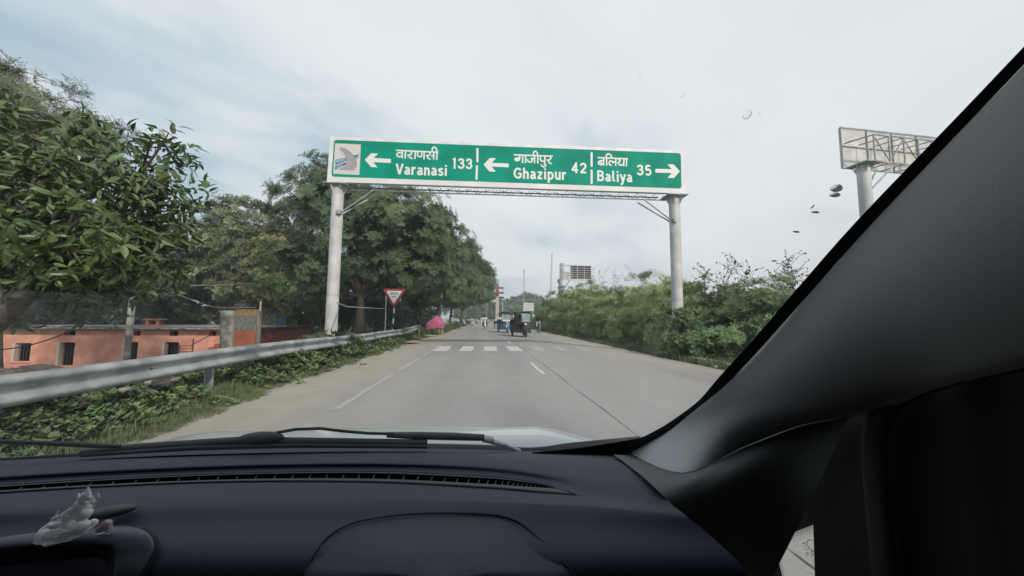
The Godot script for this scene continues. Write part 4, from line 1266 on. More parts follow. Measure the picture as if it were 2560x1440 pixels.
	for k in 6:
		var u = TAU * k / 6.0
		var d = Vector3(cos(u), 0, sin(u))
		prism(s, PackedVector2Array([Vector2(0.18, 0), Vector2(0.31, 0), Vector2(0.18, -0.28)]), -0.008, 0.008, Transform3D(Basis(d, Vector3.UP, d.cross(Vector3.UP)), Vector3(0, 6.655, 0)))
	fin(s, "gusset", M.pole, h)
	for k in 7:   # sheet panels of the board, with a dark gap between
		s = st()
		var x = -0.26 + k * 1.12
		abox(s, Vector3(x + 0.012, 6.75, -0.52), Vector3(x + 1.108, 7.55, -0.46), 0.004)
		abox(s, Vector3(x + 0.012, 7.58, -0.52), Vector3(x + 1.108, 8.25, -0.46), 0.004)
		fin(s, "panel", M.back_panel, h)
	s = st()
	for k in 8:
		bar(s, Vector3(-0.26 + k * 1.12, 6.73, -0.43), Vector3(-0.26 + k * 1.12, 8.27, -0.43), 0.028, 0.03)
	for y in [6.74, 7.565, 8.26]:
		bar(s, Vector3(-0.28, y, -0.435), Vector3(7.36, y, -0.435), 0.025, 0.025)
	fin(s, "frame", M.galv, h)
	s = st()
	var k2 = 0.62
	for i in 9:
		var x = 0.1 + i * k2
		bar(s, Vector3(x, 6.70, 0.3), Vector3(x, 7.62, 0.3), 0.035, 0.035)
		bar(s, Vector3(x, 7.62, 0.3), Vector3(x - 0.3, 7.62, -0.40), 0.03, 0.03)
		bar(s, Vector3(x, 6.70, 0.3), Vector3(x - 0.1, 6.70, -0.40), 0.03, 0.03)
		if i < 8:
			if i % 2: bar(s, Vector3(x, 6.72, 0.3), Vector3(x + k2, 7.60, 0.3), 0.028, 0.028)
			else: bar(s, Vector3(x, 7.60, 0.3), Vector3(x + k2, 6.72, 0.3), 0.028, 0.028)
	bar(s, Vector3(-0.22, 7.62, -0.3), Vector3(0.1, 7.62, 0.3), 0.03, 0.03)
	bar(s, Vector3(0.1, 7.635, 0.3), Vector3(5.2, 7.635, 0.3), 0.04, 0.04)
	bar(s, Vector3(0.1, 6.685, 0.3), Vector3(5.2, 6.685, 0.3), 0.04, 0.04)
	fin(s, "lattice", M.galv, h)
	for zz in [0.3, -0.3]:
		s = st()
		tube(s, [Vector3(0.2, 5.85, zz * 0.3), Vector3(1.0, 6.74, zz)], 0.03, 8)
		fin(s, "brace", M.galv, h)

func wbeam(off: float) -> Array:   # the rail's folded section: [outward, up]
	var o = []
	for p in [[0.0, 0.155], [0.035, 0.15], [0.08, 0.115], [0.083, 0.075], [0.03, 0.03], [0.012, 0.0], [0.03, -0.03], [0.083, -0.075], [0.08, -0.115], [0.035, -0.15], [0.0, -0.155]]:
		o.append(Vector2(p[0] + off, p[1]))
	return o

func make_rail() -> void:
	var g = thing("guardrail", "long grey corrugated steel guardrail running beside the road", "guardrail")
	var line = func(z: float) -> Vector3:
		var b = smooth(-10.0, -19.0, z)
		return Vector3(-4.43 + 0.05 * sin(z * 0.4), 0.60 - 0.05 * b + 0.015 * sin(z * 0.7 + 1.0), z)
	var z = 0.6
	var k = 0
	while z > -19.0:
		var l = 3.9
		var rows = []
		for i in 9:
			var zz = z - (l + 0.3) * i / 8.0
			var c: Vector3 = line.call(zz) + Vector3(0.004 if k % 2 else 0.0, 0, 0)
			var r = []
			for p in wbeam(0.0):
				r.append(c + Vector3(p.x, p.y, 0))
			rows.append(r)
		var s = st()
		loft(s, rows)
		var back = []
		for r in rows:
			back.append(r.map(func(v): return v - Vector3(0.004, 0, 0)))
		loft(s, back)
		for e in [0, 8]:
			for i in 10:
				quad(s, rows[e][i], rows[e][i + 1], back[e][i + 1], back[e][i])
		var beam = fin(s, "beam", M.galv, g)
		s = st()
		for i in 4:
			var c: Vector3 = line.call(z - 0.08 - 0.14 * (i / 2))
			ball(s, c + Vector3(0.075, 0.10 if i % 2 else -0.10, 0), Vector3(0.014, 0.017, 0.017), 7, 4)
		ball(s, line.call(z - 2.0) + Vector3(0.02, 0.0, 0), Vector3(0.014, 0.02, 0.02), 7, 4)
		fin(s, "bolts", M.steel_dark, beam)
		z -= l
		k += 1
	z = 1.35
	while z > -19.5:
		var c: Vector3 = line.call(z)
		var s = st()
		abox(s, Vector3(c.x - 0.15, -0.6, z - 0.006), Vector3(c.x - 0.06, c.y + 0.13, z + 0.006))
		abox(s, Vector3(c.x - 0.066, -0.6, z - 0.05), Vector3(c.x - 0.058, c.y + 0.131, z + 0.0055))
		abox(s, Vector3(c.x - 0.152, -0.6, z - 0.0065), Vector3(c.x - 0.144, c.y + 0.131, z + 0.05))
		abox(s, Vector3(c.x - 0.057, c.y - 0.13, z - 0.04), Vector3(c.x - 0.004, c.y + 0.125, z + 0.04))
		fin(s, "post", M.galv, g)
		z -= 3.93 / 2.0 * 2.0
	# the last, older stretch with a bent end
	g = thing("guardrail", "short far guardrail piece with the rag tied to it, ending by the pink cloth", "guardrail")
	var rows = []
	for i in 7:
		var t = i / 6.0
		var c = Vector3(-4.55 + 0.12 * sin(t * 3.0), 0.54 + 0.13 * t, -19.0 - 6.4 * t)
		var r = []
		for p in wbeam(0.0):
			r.append(c + Vector3(p.x, p.y, 0))
		rows.append(r)
	var s2 = st()
	loft(s2, rows)
	fin(s2, "beam", M.galv, g)
	for zz in [-20.6, -22.0, -25.0]:
		s2 = st()
		abox(s2, Vector3(-4.74, -0.5, zz - 0.07), Vector3(-4.60, 0.66, zz + 0.07), 0.01)
		fin(s2, "post", M.concrete, g)
	s2 = st()
	abox(s2, Vector3(-4.46, 0.05, -25.55), Vector3(-4.34, 0.85, -25.42), 0.01)
	fin(s2, "post", M.galv, g)
	# rag
	s2 = st()
	var rg = []
	for i in 9:
		var row = []
		for j in 8:
			var u = j / 7.0
			row.append(Vector3(-4.47 + 0.13 * sin(u * 3.1) + 0.03 * sin(i * 2.1 + j), 0.82 - 0.62 * absf(u - 0.35) * (1.0 + 0.25 * sin(i * 1.7)), -20.3 - 0.15 * i + 0.03 * sin(j * 1.3)))
		rg.append(row)
	loft(s2, rg)
	tube(s2, [Vector3(-4.33, 0.74, -20.5), Vector3(-4.30, 0.66, -20.9), Vector3(-4.33, 0.76, -21.4)], [0.03, 0.07, 0.03], 7)
	tag(fin(s2, "rag", M.rag, self), "torn brown rag tied over the far end of the guardrail", "rag")

func make_street() -> void:
	var s = st()
	# give way sign
	var gw = thing("give_way_sign", "red and white triangular give way sign on a striped post behind the guardrail", "road sign", Vector3(Vector3(-4.9137, 0.5521, -20).x, -0.3, -20.0))
	for i in 9:
		s = st()
		tube(s, [Vector3(0.012 * i, 0.28 * i - 0.1, 0), Vector3(0.012 * (i + 1), 0.28 * (i + 1) - 0.1, 0)], 0.038, 10)
		fin(s, "post_band", M.white_paint if i % 2 else M.black_paint, gw)
	var pl = Node3D.new()
	put(pl, "plate", gw)
	pl.position = Vector3(0.08, 2.83, 0.05)
	for l in [[0.70, M.red_paint, 0.0, 0.012], [0.48, M.white_paint, 0.0125, 0.016]]:
		s = st()
		var poly = PackedVector2Array()
		for k in 3:
			var u: float = -PI / 2 + TAU * k / 3.0
			for j in 5:
				var v = u + (j - 2) * 0.5
				poly.append(Vector2(cos(u), sin(u)) * (l[0] - 0.07) + Vector2(cos(v), sin(v)) * 0.035)
		prism(s, poly, l[2], l[3])
		fin(s, "triangle", l[1], pl)
	lettering("GIVE", Vector2(-0.235, 0.035), Vector2(0.235, 0.165), 0.0175, 0.003, M.blue_black, "letters", pl)
	lettering("WAY", Vector2(-0.14, -0.115), Vector2(0.14, -0.025), 0.0175, 0.003, M.blue_black, "letters", pl)
	for k in 2:
		s = st()
		abox(s, Vector3(0.0, 2.7 + 0.25 * k, 0.0), Vector3(0.17, 2.74 + 0.25 * k, 0.05), 0.005)
		fin(s, "clamp", M.galv, gw)

	var fp = thing("thin_post", "thin white post just left of the give way sign", "post", Vector3(Vector3(-5.2534, 1.1942, -20).x, -0.4, -20.0))
	s = st()
	tube(s, [Vector3.ZERO, Vector3(0.0, 1.4, 0), Vector3(-0.02, 2.9, 0)], 0.027, 8)
	fin(s, "shaft", M.pole, fp)
	s = st()
	tube(s, [Vector3(-4.7058, 1.7763, -12), Vector3(-6.0, 1.78, -16.5), Vector3(-5.2546, 1.7983, -20)], 0.022, 7)
	tag(fin(s, "bamboo_pole", M.cable_pale, self), "thin pale bamboo strip tied from the sign's left post to the thin white post", "pole")
	s = st()
	tube(s, curve([Vector3(-5.508, 0.5393, -15), Vector3(-5.3617, 0.7308, -15), Vector3(-5.2474, 0.9547, -15)], 3), [0.05, 0.045, 0.045, 0.04, 0.035, 0.03, 0.02], 6)
	tag(fin(s, "dry_branch", M.bark_pale, self), "short dry branch sticking up behind the guardrail near the sign's left post", "branch")

	# slender utility pole beyond the pink cloth
	var up = thing("utility_pole", "slim grey pole standing among the trees above the pink cloth", "pole", Vector3(Vector3(-3.7695, 1.8733, -32.5).x, -0.2, -32.5))
	s = st()
	tube(s, [Vector3.ZERO, Vector3(0.02, 3, 0), Vector3(0.05, 6.4, 0)], [0.11, 0.10, 0.075], 10)
	fin(s, "shaft", M.pole, up)

	# low grassy parapet
	var pw = thing("low_wall", "low pale wall along the left edge of the road past the pink cloth", "wall", Vector3(-4.3, 0, -34.0))
	for i in 9:
		s = st()
		abox(s, Vector3(-0.13 - 0.05 * i, -0.3, -3.0 * i), Vector3(0.13 - 0.05 * i, 0.74 - 0.02 * (i % 3), -3.0 * i - 2.96), 0.02)
		fin(s, "block", M.kerb_white if i % 2 else M.concrete, pw)

	# pink cloth over a stall with an olive skirt
	var stall = thing("covered_stall", "small roadside stall hung with bright pink cloth over an olive skirt", "stall", Vector3(Vector3(-3.8663, 0.533, -29.5).x, 0.0, -29.5))
	s = st()
	for k in [[-0.5, -0.3], [0.5, -0.3], [-0.5, 0.3], [0.5, 0.3]]:
		bar(s, Vector3(k[0], -0.1, k[1]), Vector3(k[0], 0.72, k[1]), 0.05, 0.05)
	abox(s, Vector3(-0.6, 0.70, -0.4), Vector3(0.6, 0.75, 0.4), 0.01)
	fin(s, "table", M.rust, stall)
	s = st()
	var rr = []
	for j in 6:
		var row = []
		for i in 41:
			var u = TAU * i / 40.0
			var fold = 1.0 + 0.06 * sin(u * 9.0) * (1.0 + j * 0.25)
			row.append(Vector3(0.05 + cos(u) * 0.52 * fold * (1.0 + 0.04 * j), 0.72 - 0.145 * j + 0.02 * sin(u * 5.0), sin(u) * 0.36 * fold))
		rr.append(row)
	loft(s, rr)
	fin(s, "skirt", M.cloth_olive, stall)
	s = st()
	var nz = FastNoiseLite.new()
	nz.seed = 3
	nz.frequency = 1.5
	rr = []
	for j in 15:
		var row = []
		var v = j / 14.0
		for i in 49:
			var u = TAU * i / 48.0
			var prof = sin(minf(v * 1.25, 1.0) * PI / 2)
			var x = cos(u) * prof * 0.74
			var zz = sin(u) * prof * 0.5
			var hump = 0.35 * exp(-pow((x - 0.18) / 0.33, 2.0))
			var y = 1.20 + hump * (1.0 - v * v) - 0.66 * pow(v, 2.2) - 0.30 * smooth(0.1, -0.75, x) * v + 0.05 * sin(u * 7.0) * v
			var w = nz.get_noise_3d(x * 2.0, y, zz * 2.0 + u) * 0.07
			row.append(Vector3(x * (1.0 + w), y + w * 0.6, zz * (1.0 + w)))
		rr.append(row)
	loft(s, rr)
	fin(s, "pink_cloth", M.pink, stall)
	var up2 = st()
	bar(up2, Vector3(0.18, 0.7, 0), Vector3(0.18, 1.5, 0), 0.05, 0.05)
	fin(up2, "prop", M.rust, stall)

	# stones and slabs
	var rocks = [["flat_stone", "flat brown slab lying on the sandy shoulder beside the rag-tied rail", Vector3(-3.7, 0.05, -19.6), Vector3(0.42, 0.07, 0.5), M.stone],
		["flat_stone", "pale flat slab on the ground below the pink cloth", Vector3(-3.95, 0.03, -27.2), Vector3(0.62, 0.05, 0.5), M.stone_pale],
		["rubble_stone", "small grey stone lying on the shoulder near the middle of the guardrail", Vector3(-3.35, 0.02, -10.6), Vector3(0.09, 0.04, 0.11), M.stone],
		["rubble_stone", "rounded pinkish stone highest on the pile under the guardrail", Vector3(-4.72, 0.36, -5.75), Vector3(0.16, 0.12, 0.14), M.stone_pale],
		["rubble_stone", "pale broken stone leaning at the left of the pile under the guardrail", Vector3(-4.78, 0.24, -5.35), Vector3(0.17, 0.10, 0.15), M.stone_pale],
		["rubble_stone", "pale upright stone lowest in the pile under the guardrail", Vector3(-4.62, 0.17, -5.5), Vector3(0.09, 0.13, 0.09), M.stone_pale],
		["rubble_stone", "greyish stone behind the pile under the guardrail, nearest the steel post", Vector3(-4.85, 0.25, -6.1), Vector3(0.18, 0.10, 0.16), M.stone],
		["wall_stone", "large brown boulder on the broken wall below the doorway-like window of the orange building", Vector3(-7.9196, 0.2188, -7.2), Vector3(0.42, 0.2, 0.3), M.stone],
		["wall_stone", "brown boulder at the left end of the broken wall before the orange building", Vector3(-8.1359, 0.2168, -7), Vector3(0.32, 0.17, 0.3), M.stone],
		["wall_stone", "brown stone at the right end of the broken wall before the orange building", Vector3(-7.8085, 0.1865, -7.5), Vector3(0.36, 0.14, 0.3), M.stone],
		["rubble_stone", "small pale stone in the grass at the bush edge beside the kerb", Vector3(6.5, 0.04, -12.4), Vector3(0.08, 0.05, 0.08), M.stone_pale],
		["rubble_stone", "small pale pebble by the end of the kerb near the pillar", Vector3(6.42, 0.03, -9.6), Vector3(0.06, 0.04, 0.06), M.stone_pale]]
	for i in rocks.size():
		var e: Array = rocks[i]
		s = st()
		rock(s, Vector3.ZERO, e[3], 40 + i)
		var o = fin(s, e[0], e[4], self)
		o.position = e[2]
		tag(o, e[1], "stone")

func window_wall(s: SurfaceTool, x0: float, x1: float, y0: float, y1: float, z: float, thick: float, holes: Array) -> void:   # holes: [x0, x1, y0, y1], left to right, none sharing a column unless equal
	var xs = [x0, x1]
	for h in holes:
		xs.append(h[0])
		xs.append(h[1])
	xs.sort()
	for i in xs.size() - 1:
		var a: float = xs[i]
		var b: float = xs[i + 1]
		if b - a < 0.001: continue
		var m = (a + b) / 2
		var cuts = []
		for h in holes:
			if h[0] <= m and h[1] >= m:
				cuts.append([h[2], h[3]])
		cuts.sort()
		var y = y0
		for c in cuts:
			abox(s, Vector3(a, y, z - thick), Vector3(b, c[0], z))
			y = c[1]
		abox(s, Vector3(a, y, z - thick), Vector3(b, y1, z))

func make_buildings() -> void:
	var b = thing("orange_building", "long low orange building with a flat grey roof, below road level on the left", "building", Vector3(-21, -2.4, -22))
	var s = st()
	# in its own space: front wall at z 0, floor at y 0, roof at 3.0
	var wins = [[-4.55, -3.72], [-2.32, -1.52], [1.02, 1.72], [3.08, 3.86]]
	var tops = [2.18, 2.22, 2.25, 2.25]
	var bots = [1.18, 0.95, 1.20, 1.22]
	var vents = [[-2.15, -1.56], [1.42, 1.78], [3.32, 3.78], [5.42, 5.80]]
	var holes = []
	for i in 4:
		holes.append([wins[i][0], wins[i][1], bots[i], tops[i]])
		holes.append([vents[i][0], vents[i][1], 2.60, 2.88])
	window_wall(s, -9.0, 6.95, -0.4, 2.93, 0.0, 0.3, holes)
	fin(s, "front_wall", M.orange, b)
	for i in 4:
		var w = Node3D.new()
		put(w, "window", b)
		s = st()
		abox(s, Vector3(wins[i][0] - 0.07, bots[i] - 0.02, -0.2), Vector3(wins[i][0] + 0.035, tops[i] - 0.002, 0.012))
		fin(s, "jamb", M.jamb, w)
		s = st()
		for k in 4:
			bar(s, Vector3(lerpf(wins[i][0], wins[i][1], 0.3 + 0.2 * k), bots[i], -0.22), Vector3(lerpf(wins[i][0], wins[i][1], 0.3 + 0.2 * k), tops[i], -0.22), 0.02, 0.02)
		bar(s, Vector3(wins[i][0], (tops[i] + bots[i]) / 2, -0.245), Vector3(wins[i][1], (tops[i] + bots[i]) / 2, -0.245), 0.02, 0.02)
		fin(s, "window_bars", M.rust, w)
		s = st()
		abox(s, Vector3(wins[i][0] - 0.1, bots[i] - 0.08, -0.05), Vector3(wins[i][1] + 0.1, bots[i] - 0.021, 0.05), 0.008)
		fin(s, "sill", M.orange, w)
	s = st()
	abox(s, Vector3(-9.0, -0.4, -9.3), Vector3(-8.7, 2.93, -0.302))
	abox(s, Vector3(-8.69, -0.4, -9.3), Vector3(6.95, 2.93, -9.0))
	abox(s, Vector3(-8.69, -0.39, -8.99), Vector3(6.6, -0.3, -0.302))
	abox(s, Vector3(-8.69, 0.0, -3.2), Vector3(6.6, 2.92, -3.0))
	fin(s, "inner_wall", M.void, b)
	s = st()
	window_wall(s, -5.5, 3.4, -0.4, 2.93, 0.0, 0.3, [[-5.0, -4.86, 2.2, 2.45], [-3.6, -3.46, 1.9, 2.1], [-2.9, -2.78, 2.0, 2.2], [-2.2, -2.08, 1.95, 2.15]])
	var side = fin(s, "side_wall", M.maroon, b)
	side.transform = Transform3D(Basis(Vector3.UP, PI / 2), Vector3(6.95, 0, -5.6))
	var roof = Node3D.new()
	put(roof, "roof", b)
	s = st()
	abox(s, Vector3(-9.4, 2.93, -9.5), Vector3(7.15, 3.06, 0.38), 0.02)
	fin(s, "slab", M.concrete_dark, roof)
	s = st()
	abox(s, Vector3(1.5, 3.062, -6.0), Vector3(6.8, 3.09, -2.2), 0.01)
	fin(s, "screed", M.concrete, roof)
	for k in 9:
		s = st()
		var r = Vector3(0.5 + 0.08 * (k % 3), 0.05, 0.3)
		rock(s, Vector3(-7.5 + 0.9 * k, 3.09, -0.2 - 0.3 * (k % 2)), r, 90 + k)
		fin(s, "debris", M.concrete if k % 2 else M.concrete_dark, roof)
	s = st()
	for k in 12:
		abox(s, Vector3(-8.0 + k * 1.24, 2.99, 0.384), Vector3(-7.9 + k * 1.24 + 0.9, 3.05, 0.40), 0.005)
	fin(s, "worn_edge", M.concrete, roof)
	# outside stair with a rusty railing
	s = st()
	for k in 7:
		bar(s, Vector3(4.55, 2.10 - 0.155 * k, 0.9), Vector3(5.28, 2.12 - 0.155 * k, 0.9), 0.035, 0.035)
	bar(s, Vector3(4.55, 1.0, 0.9), Vector3(4.6, 2.16, 0.9), 0.05, 0.05)
	bar(s, Vector3(5.28, 1.0, 0.9), Vector3(5.28, 2.5, 0.9), 0.05, 0.05)
	bar(s, Vector3(5.2, 2.15, 0.9), Vector3(6.2, 2.75, 0.9), 0.04, 0.04)
	fin(s, "stair_railing", M.rust, b)
	s = st()
	for k in 6:
		abox(s, Vector3(5.3 + 0.28 * k, -0.3, 0.35), Vector3(5.575 + 0.28 * k, 1.5 + 0.18 * k, 0.98), 0.01)
	fin(s, "stair", M.maroon, b)

	var sh = thing("roof_cabin", "small red cabin with a thin slab standing on the orange building's roof", "cabin", Vector3(-22.0532, 0.834, -26))
	s = st()
	window_wall(s, -0.4, 0.4, -0.2, 0.22, 0.0, 0.4, [[-0.28, 0.25, -0.1, 0.16]])
	fin(s, "wall", M.maroon, sh)
	s = st()
	abox(s, Vector3(-0.5, 0.22, -0.45), Vector3(0.62, 0.29, 0.08), 0.01)
	fin(s, "slab", M.brick_red, sh)

	var dish = thing("satellite_dish", "small grey satellite dish on the orange building's roof", "satellite dish", Vector3(-20.0291, 0.9479, -21.3))
	s = st()
	tube(s, [Vector3(0, -0.45, 0), Vector3(0, 0.1, 0)], 0.02, 6)
	fin(s, "mast", M.galv, dish)
	s = st()
	var rows = []
	for j in 6:
		var row = []
		for i in 20:
			var u = TAU * i / 20
			row.append(Vector3(cos(u) * 0.3 * j / 5.0, sin(u) * 0.33 * j / 5.0, 0.09 * pow(j / 5.0, 2.0)))
		rows.append(row)
	loft(s, rows, true)
	var dd = fin(s, "dish", M.pole, dish)
	dd.transform = at(Vector3(-0.05, 0.25, 0), -0.9, -0.5)
	s = st()
	tube(s, [Vector3(-0.05, 0.1, 0.0), Vector3(-0.35, 0.35, 0.25)], 0.012, 5)
	fin(s, "feed_arm", M.galv, dish)

	var hut = thing("hut", "plastered hut with a bright blue door, half hidden under the trees", "building", Vector3(Vector3(-16.4186, 2.0549, -31).x - 0.5, -0.35, -31.0))
	s = st()
	window_wall(s, -2.0, 1.6, -1.5, 2.1, 0.0, 0.25, [[0.15, 0.85, 0.75, 1.85]])
	fin(s, "wall", M.plaster, hut)
	s = st()
	abox(s, Vector3(-2.3, 2.1, -2.0), Vector3(1.9, 2.22, 0.4), 0.02)
	fin(s, "roof", M.concrete_dark, hut)
	for k in 2:
		s = st()
		abox(s, Vector3(0.16 + 0.345 * k, 0.76, -0.1), Vector3(0.495 + 0.345 * k, 1.84, -0.06), 0.01)
		abox(s, Vector3(0.2 + 0.345 * k, 1.28, -0.06), Vector3(0.455 + 0.345 * k, 1.36, -0.045), 0.005)
		fin(s, "door", M.door_blue, hut)

	# weathered gate pier and painted board beside it
	var pier = thing("gate_pillar", "weathered grey concrete pillar with a broken edge behind the guardrail", "pillar", Vector3(Vector3(-6.1713, 1.2222, -9.4).x, -1.48, -9.4))
	s = st()
	var prof = []
	for y in [-0.3, 0.8, 1.6, 2.2, 2.6, 2.78, 2.93]:
		var row = []
		for i in 16:
			var u = TAU * i / 16
			var d = Vector2(cos(u), sin(u))
			d /= maxf(absf(d.x), absf(d.y))
			var chip = 0.9 + 0.1 * sin(y * 7.0 + i * 2.3) * (1.0 if y > 1.5 else 0.3)
			row.append(Vector3(d.x * 0.165 * chip, y, d.y * 0.165 * chip))
		prof.append(row)
	loft(s, prof, true)
	var top = prof[-1] as Array
	for i in range(1, 15):
		out_tri(s, top[0], top[i], top[i + 1], Vector3.ZERO)
	fin(s, "shaft", M.concrete, pier)
	for k in 4:
		s = st()
		box(s, at(Vector3(0.2, 2.82 - 0.15 * k, 0.02), 0.2 * k, 0, 0.1), Vector3(0.17, 0.09, 0.16), 0.015)
		fin(s, "brick", M.brick_red, pier)
	var bd = thing("painted_board", "square painted board with yellow and grey bands above orange, beside the grey pillar", "board", Vector3(Vector3(-5.712, 1.2263, -9.2).x, -1.6, -9.2))
	for e in [[-0.25, 2.58, M.orange_deep], [2.582, 2.91, M.board_teal], [2.912, 3.08, M.board_yellow]]:
		s = st()
		abox(s, Vector3(-0.24, e[0], -0.09), Vector3(0.25, e[1], 0.0), 0.004)
		fin(s, "band", e[2], bd)
	s = st()
	abox(s, Vector3(0.255, -0.25, -0.12), Vector3(0.30, 3.06, 0.0), 0.008)
	fin(s, "edge_post", M.plaster, bd)
	s = st()
	stroke(s, [Vector2(-0.20, 2.25), Vector2(-0.18, 2.42), Vector2(-0.10, 2.50), Vector2(0.2, 2.54)], 0.02, 0.001, 0.004)
	fin(s, "arch_line", M.brick_red, bd)
	s = st()
	tube(s, [Vector3(0.26, 2.95, -0.1), Vector3(0.26, 3.28, -0.1)], 0.018, 6)
	fin(s, "rod", M.kerb_white, bd)

	var cp = thing("concrete_pole", "leaning grey concrete pole between the broad-leaved tree and the orange building", "pole", Vector3(-9.9056, -0.3617, -11))
	s = st()
	var up: Vector3 = Vector3(-9.9027, 1.6391, -11) - Vector3(-9.9056, -0.3617, -11)
	bar(s, -up * 0.6, up * 1.1, 0.125, 0.10, 0.01)
	fin(s, "shaft", M.concrete, cp)
	s = st()
	abox(s, Vector3(-0.12, -0.18, 0.05), Vector3(0.14, -0.08, 0.16), 0.015)
	fin(s, "collar", M.brick_red, cp)

	# wires and cables
	var wires = [["cable", Vector3(-8.7175, 0.6606, -7), Vector3(-9.1172, 0.6802, -8), Vector3(-9.5463, 0.8551, -9), Vector3(-9.6267, 1.1477, -9.5), 0.012, M.cable, "thick black cable sagging across the orange wall"],
		["wire", Vector3(-5.8095, 3.6802, -7), Vector3(-9.08, 4.8609, -12), Vector3(-13.9888, 6.7042, -20), Vector3(-20.1884, 9.5105, -33), 0.014, M.cable_pale, "thin wire sloping down behind the broad-leaved tree to the blossoming tree"],
		["wire", Vector3(-6.9243, 2.0228, -9), Vector3(-10.8949, 2.6403, -16), Vector3(-14.785, 3.5884, -25), Vector3(-15.1224, 4.4851, -29), 0.014, M.cable_pale, "thin pale wire crossing the dark trees above the orange building"],
		["wire", Vector3(-8.8763, 1.9934, -11), Vector3(-7.88, 1.6157, -11), Vector3(-6.5683, 1.541, -10), Vector3(-5.5531, 1.5298, -9.3), 0.006, M.cable_pale, "sagging pale wire running to the rod on the painted board"],
		["wire", Vector3(9.2078, 8.1043, -110), Vector3(10.8081, 7.5269, -104), Vector3(14.6795, 6.6672, -100), Vector3(18.0133, 6.2834, -96), 0.09, M.steel_dark, "dark overhead wire stretched across the far junction"]]
	for e in wires:
		s = st()
		tube(s, curve([e[1], e[2], e[3], e[4]], 6), e[5], 6)
		tag(fin(s, e[0], e[6], self), e[7], e[0])

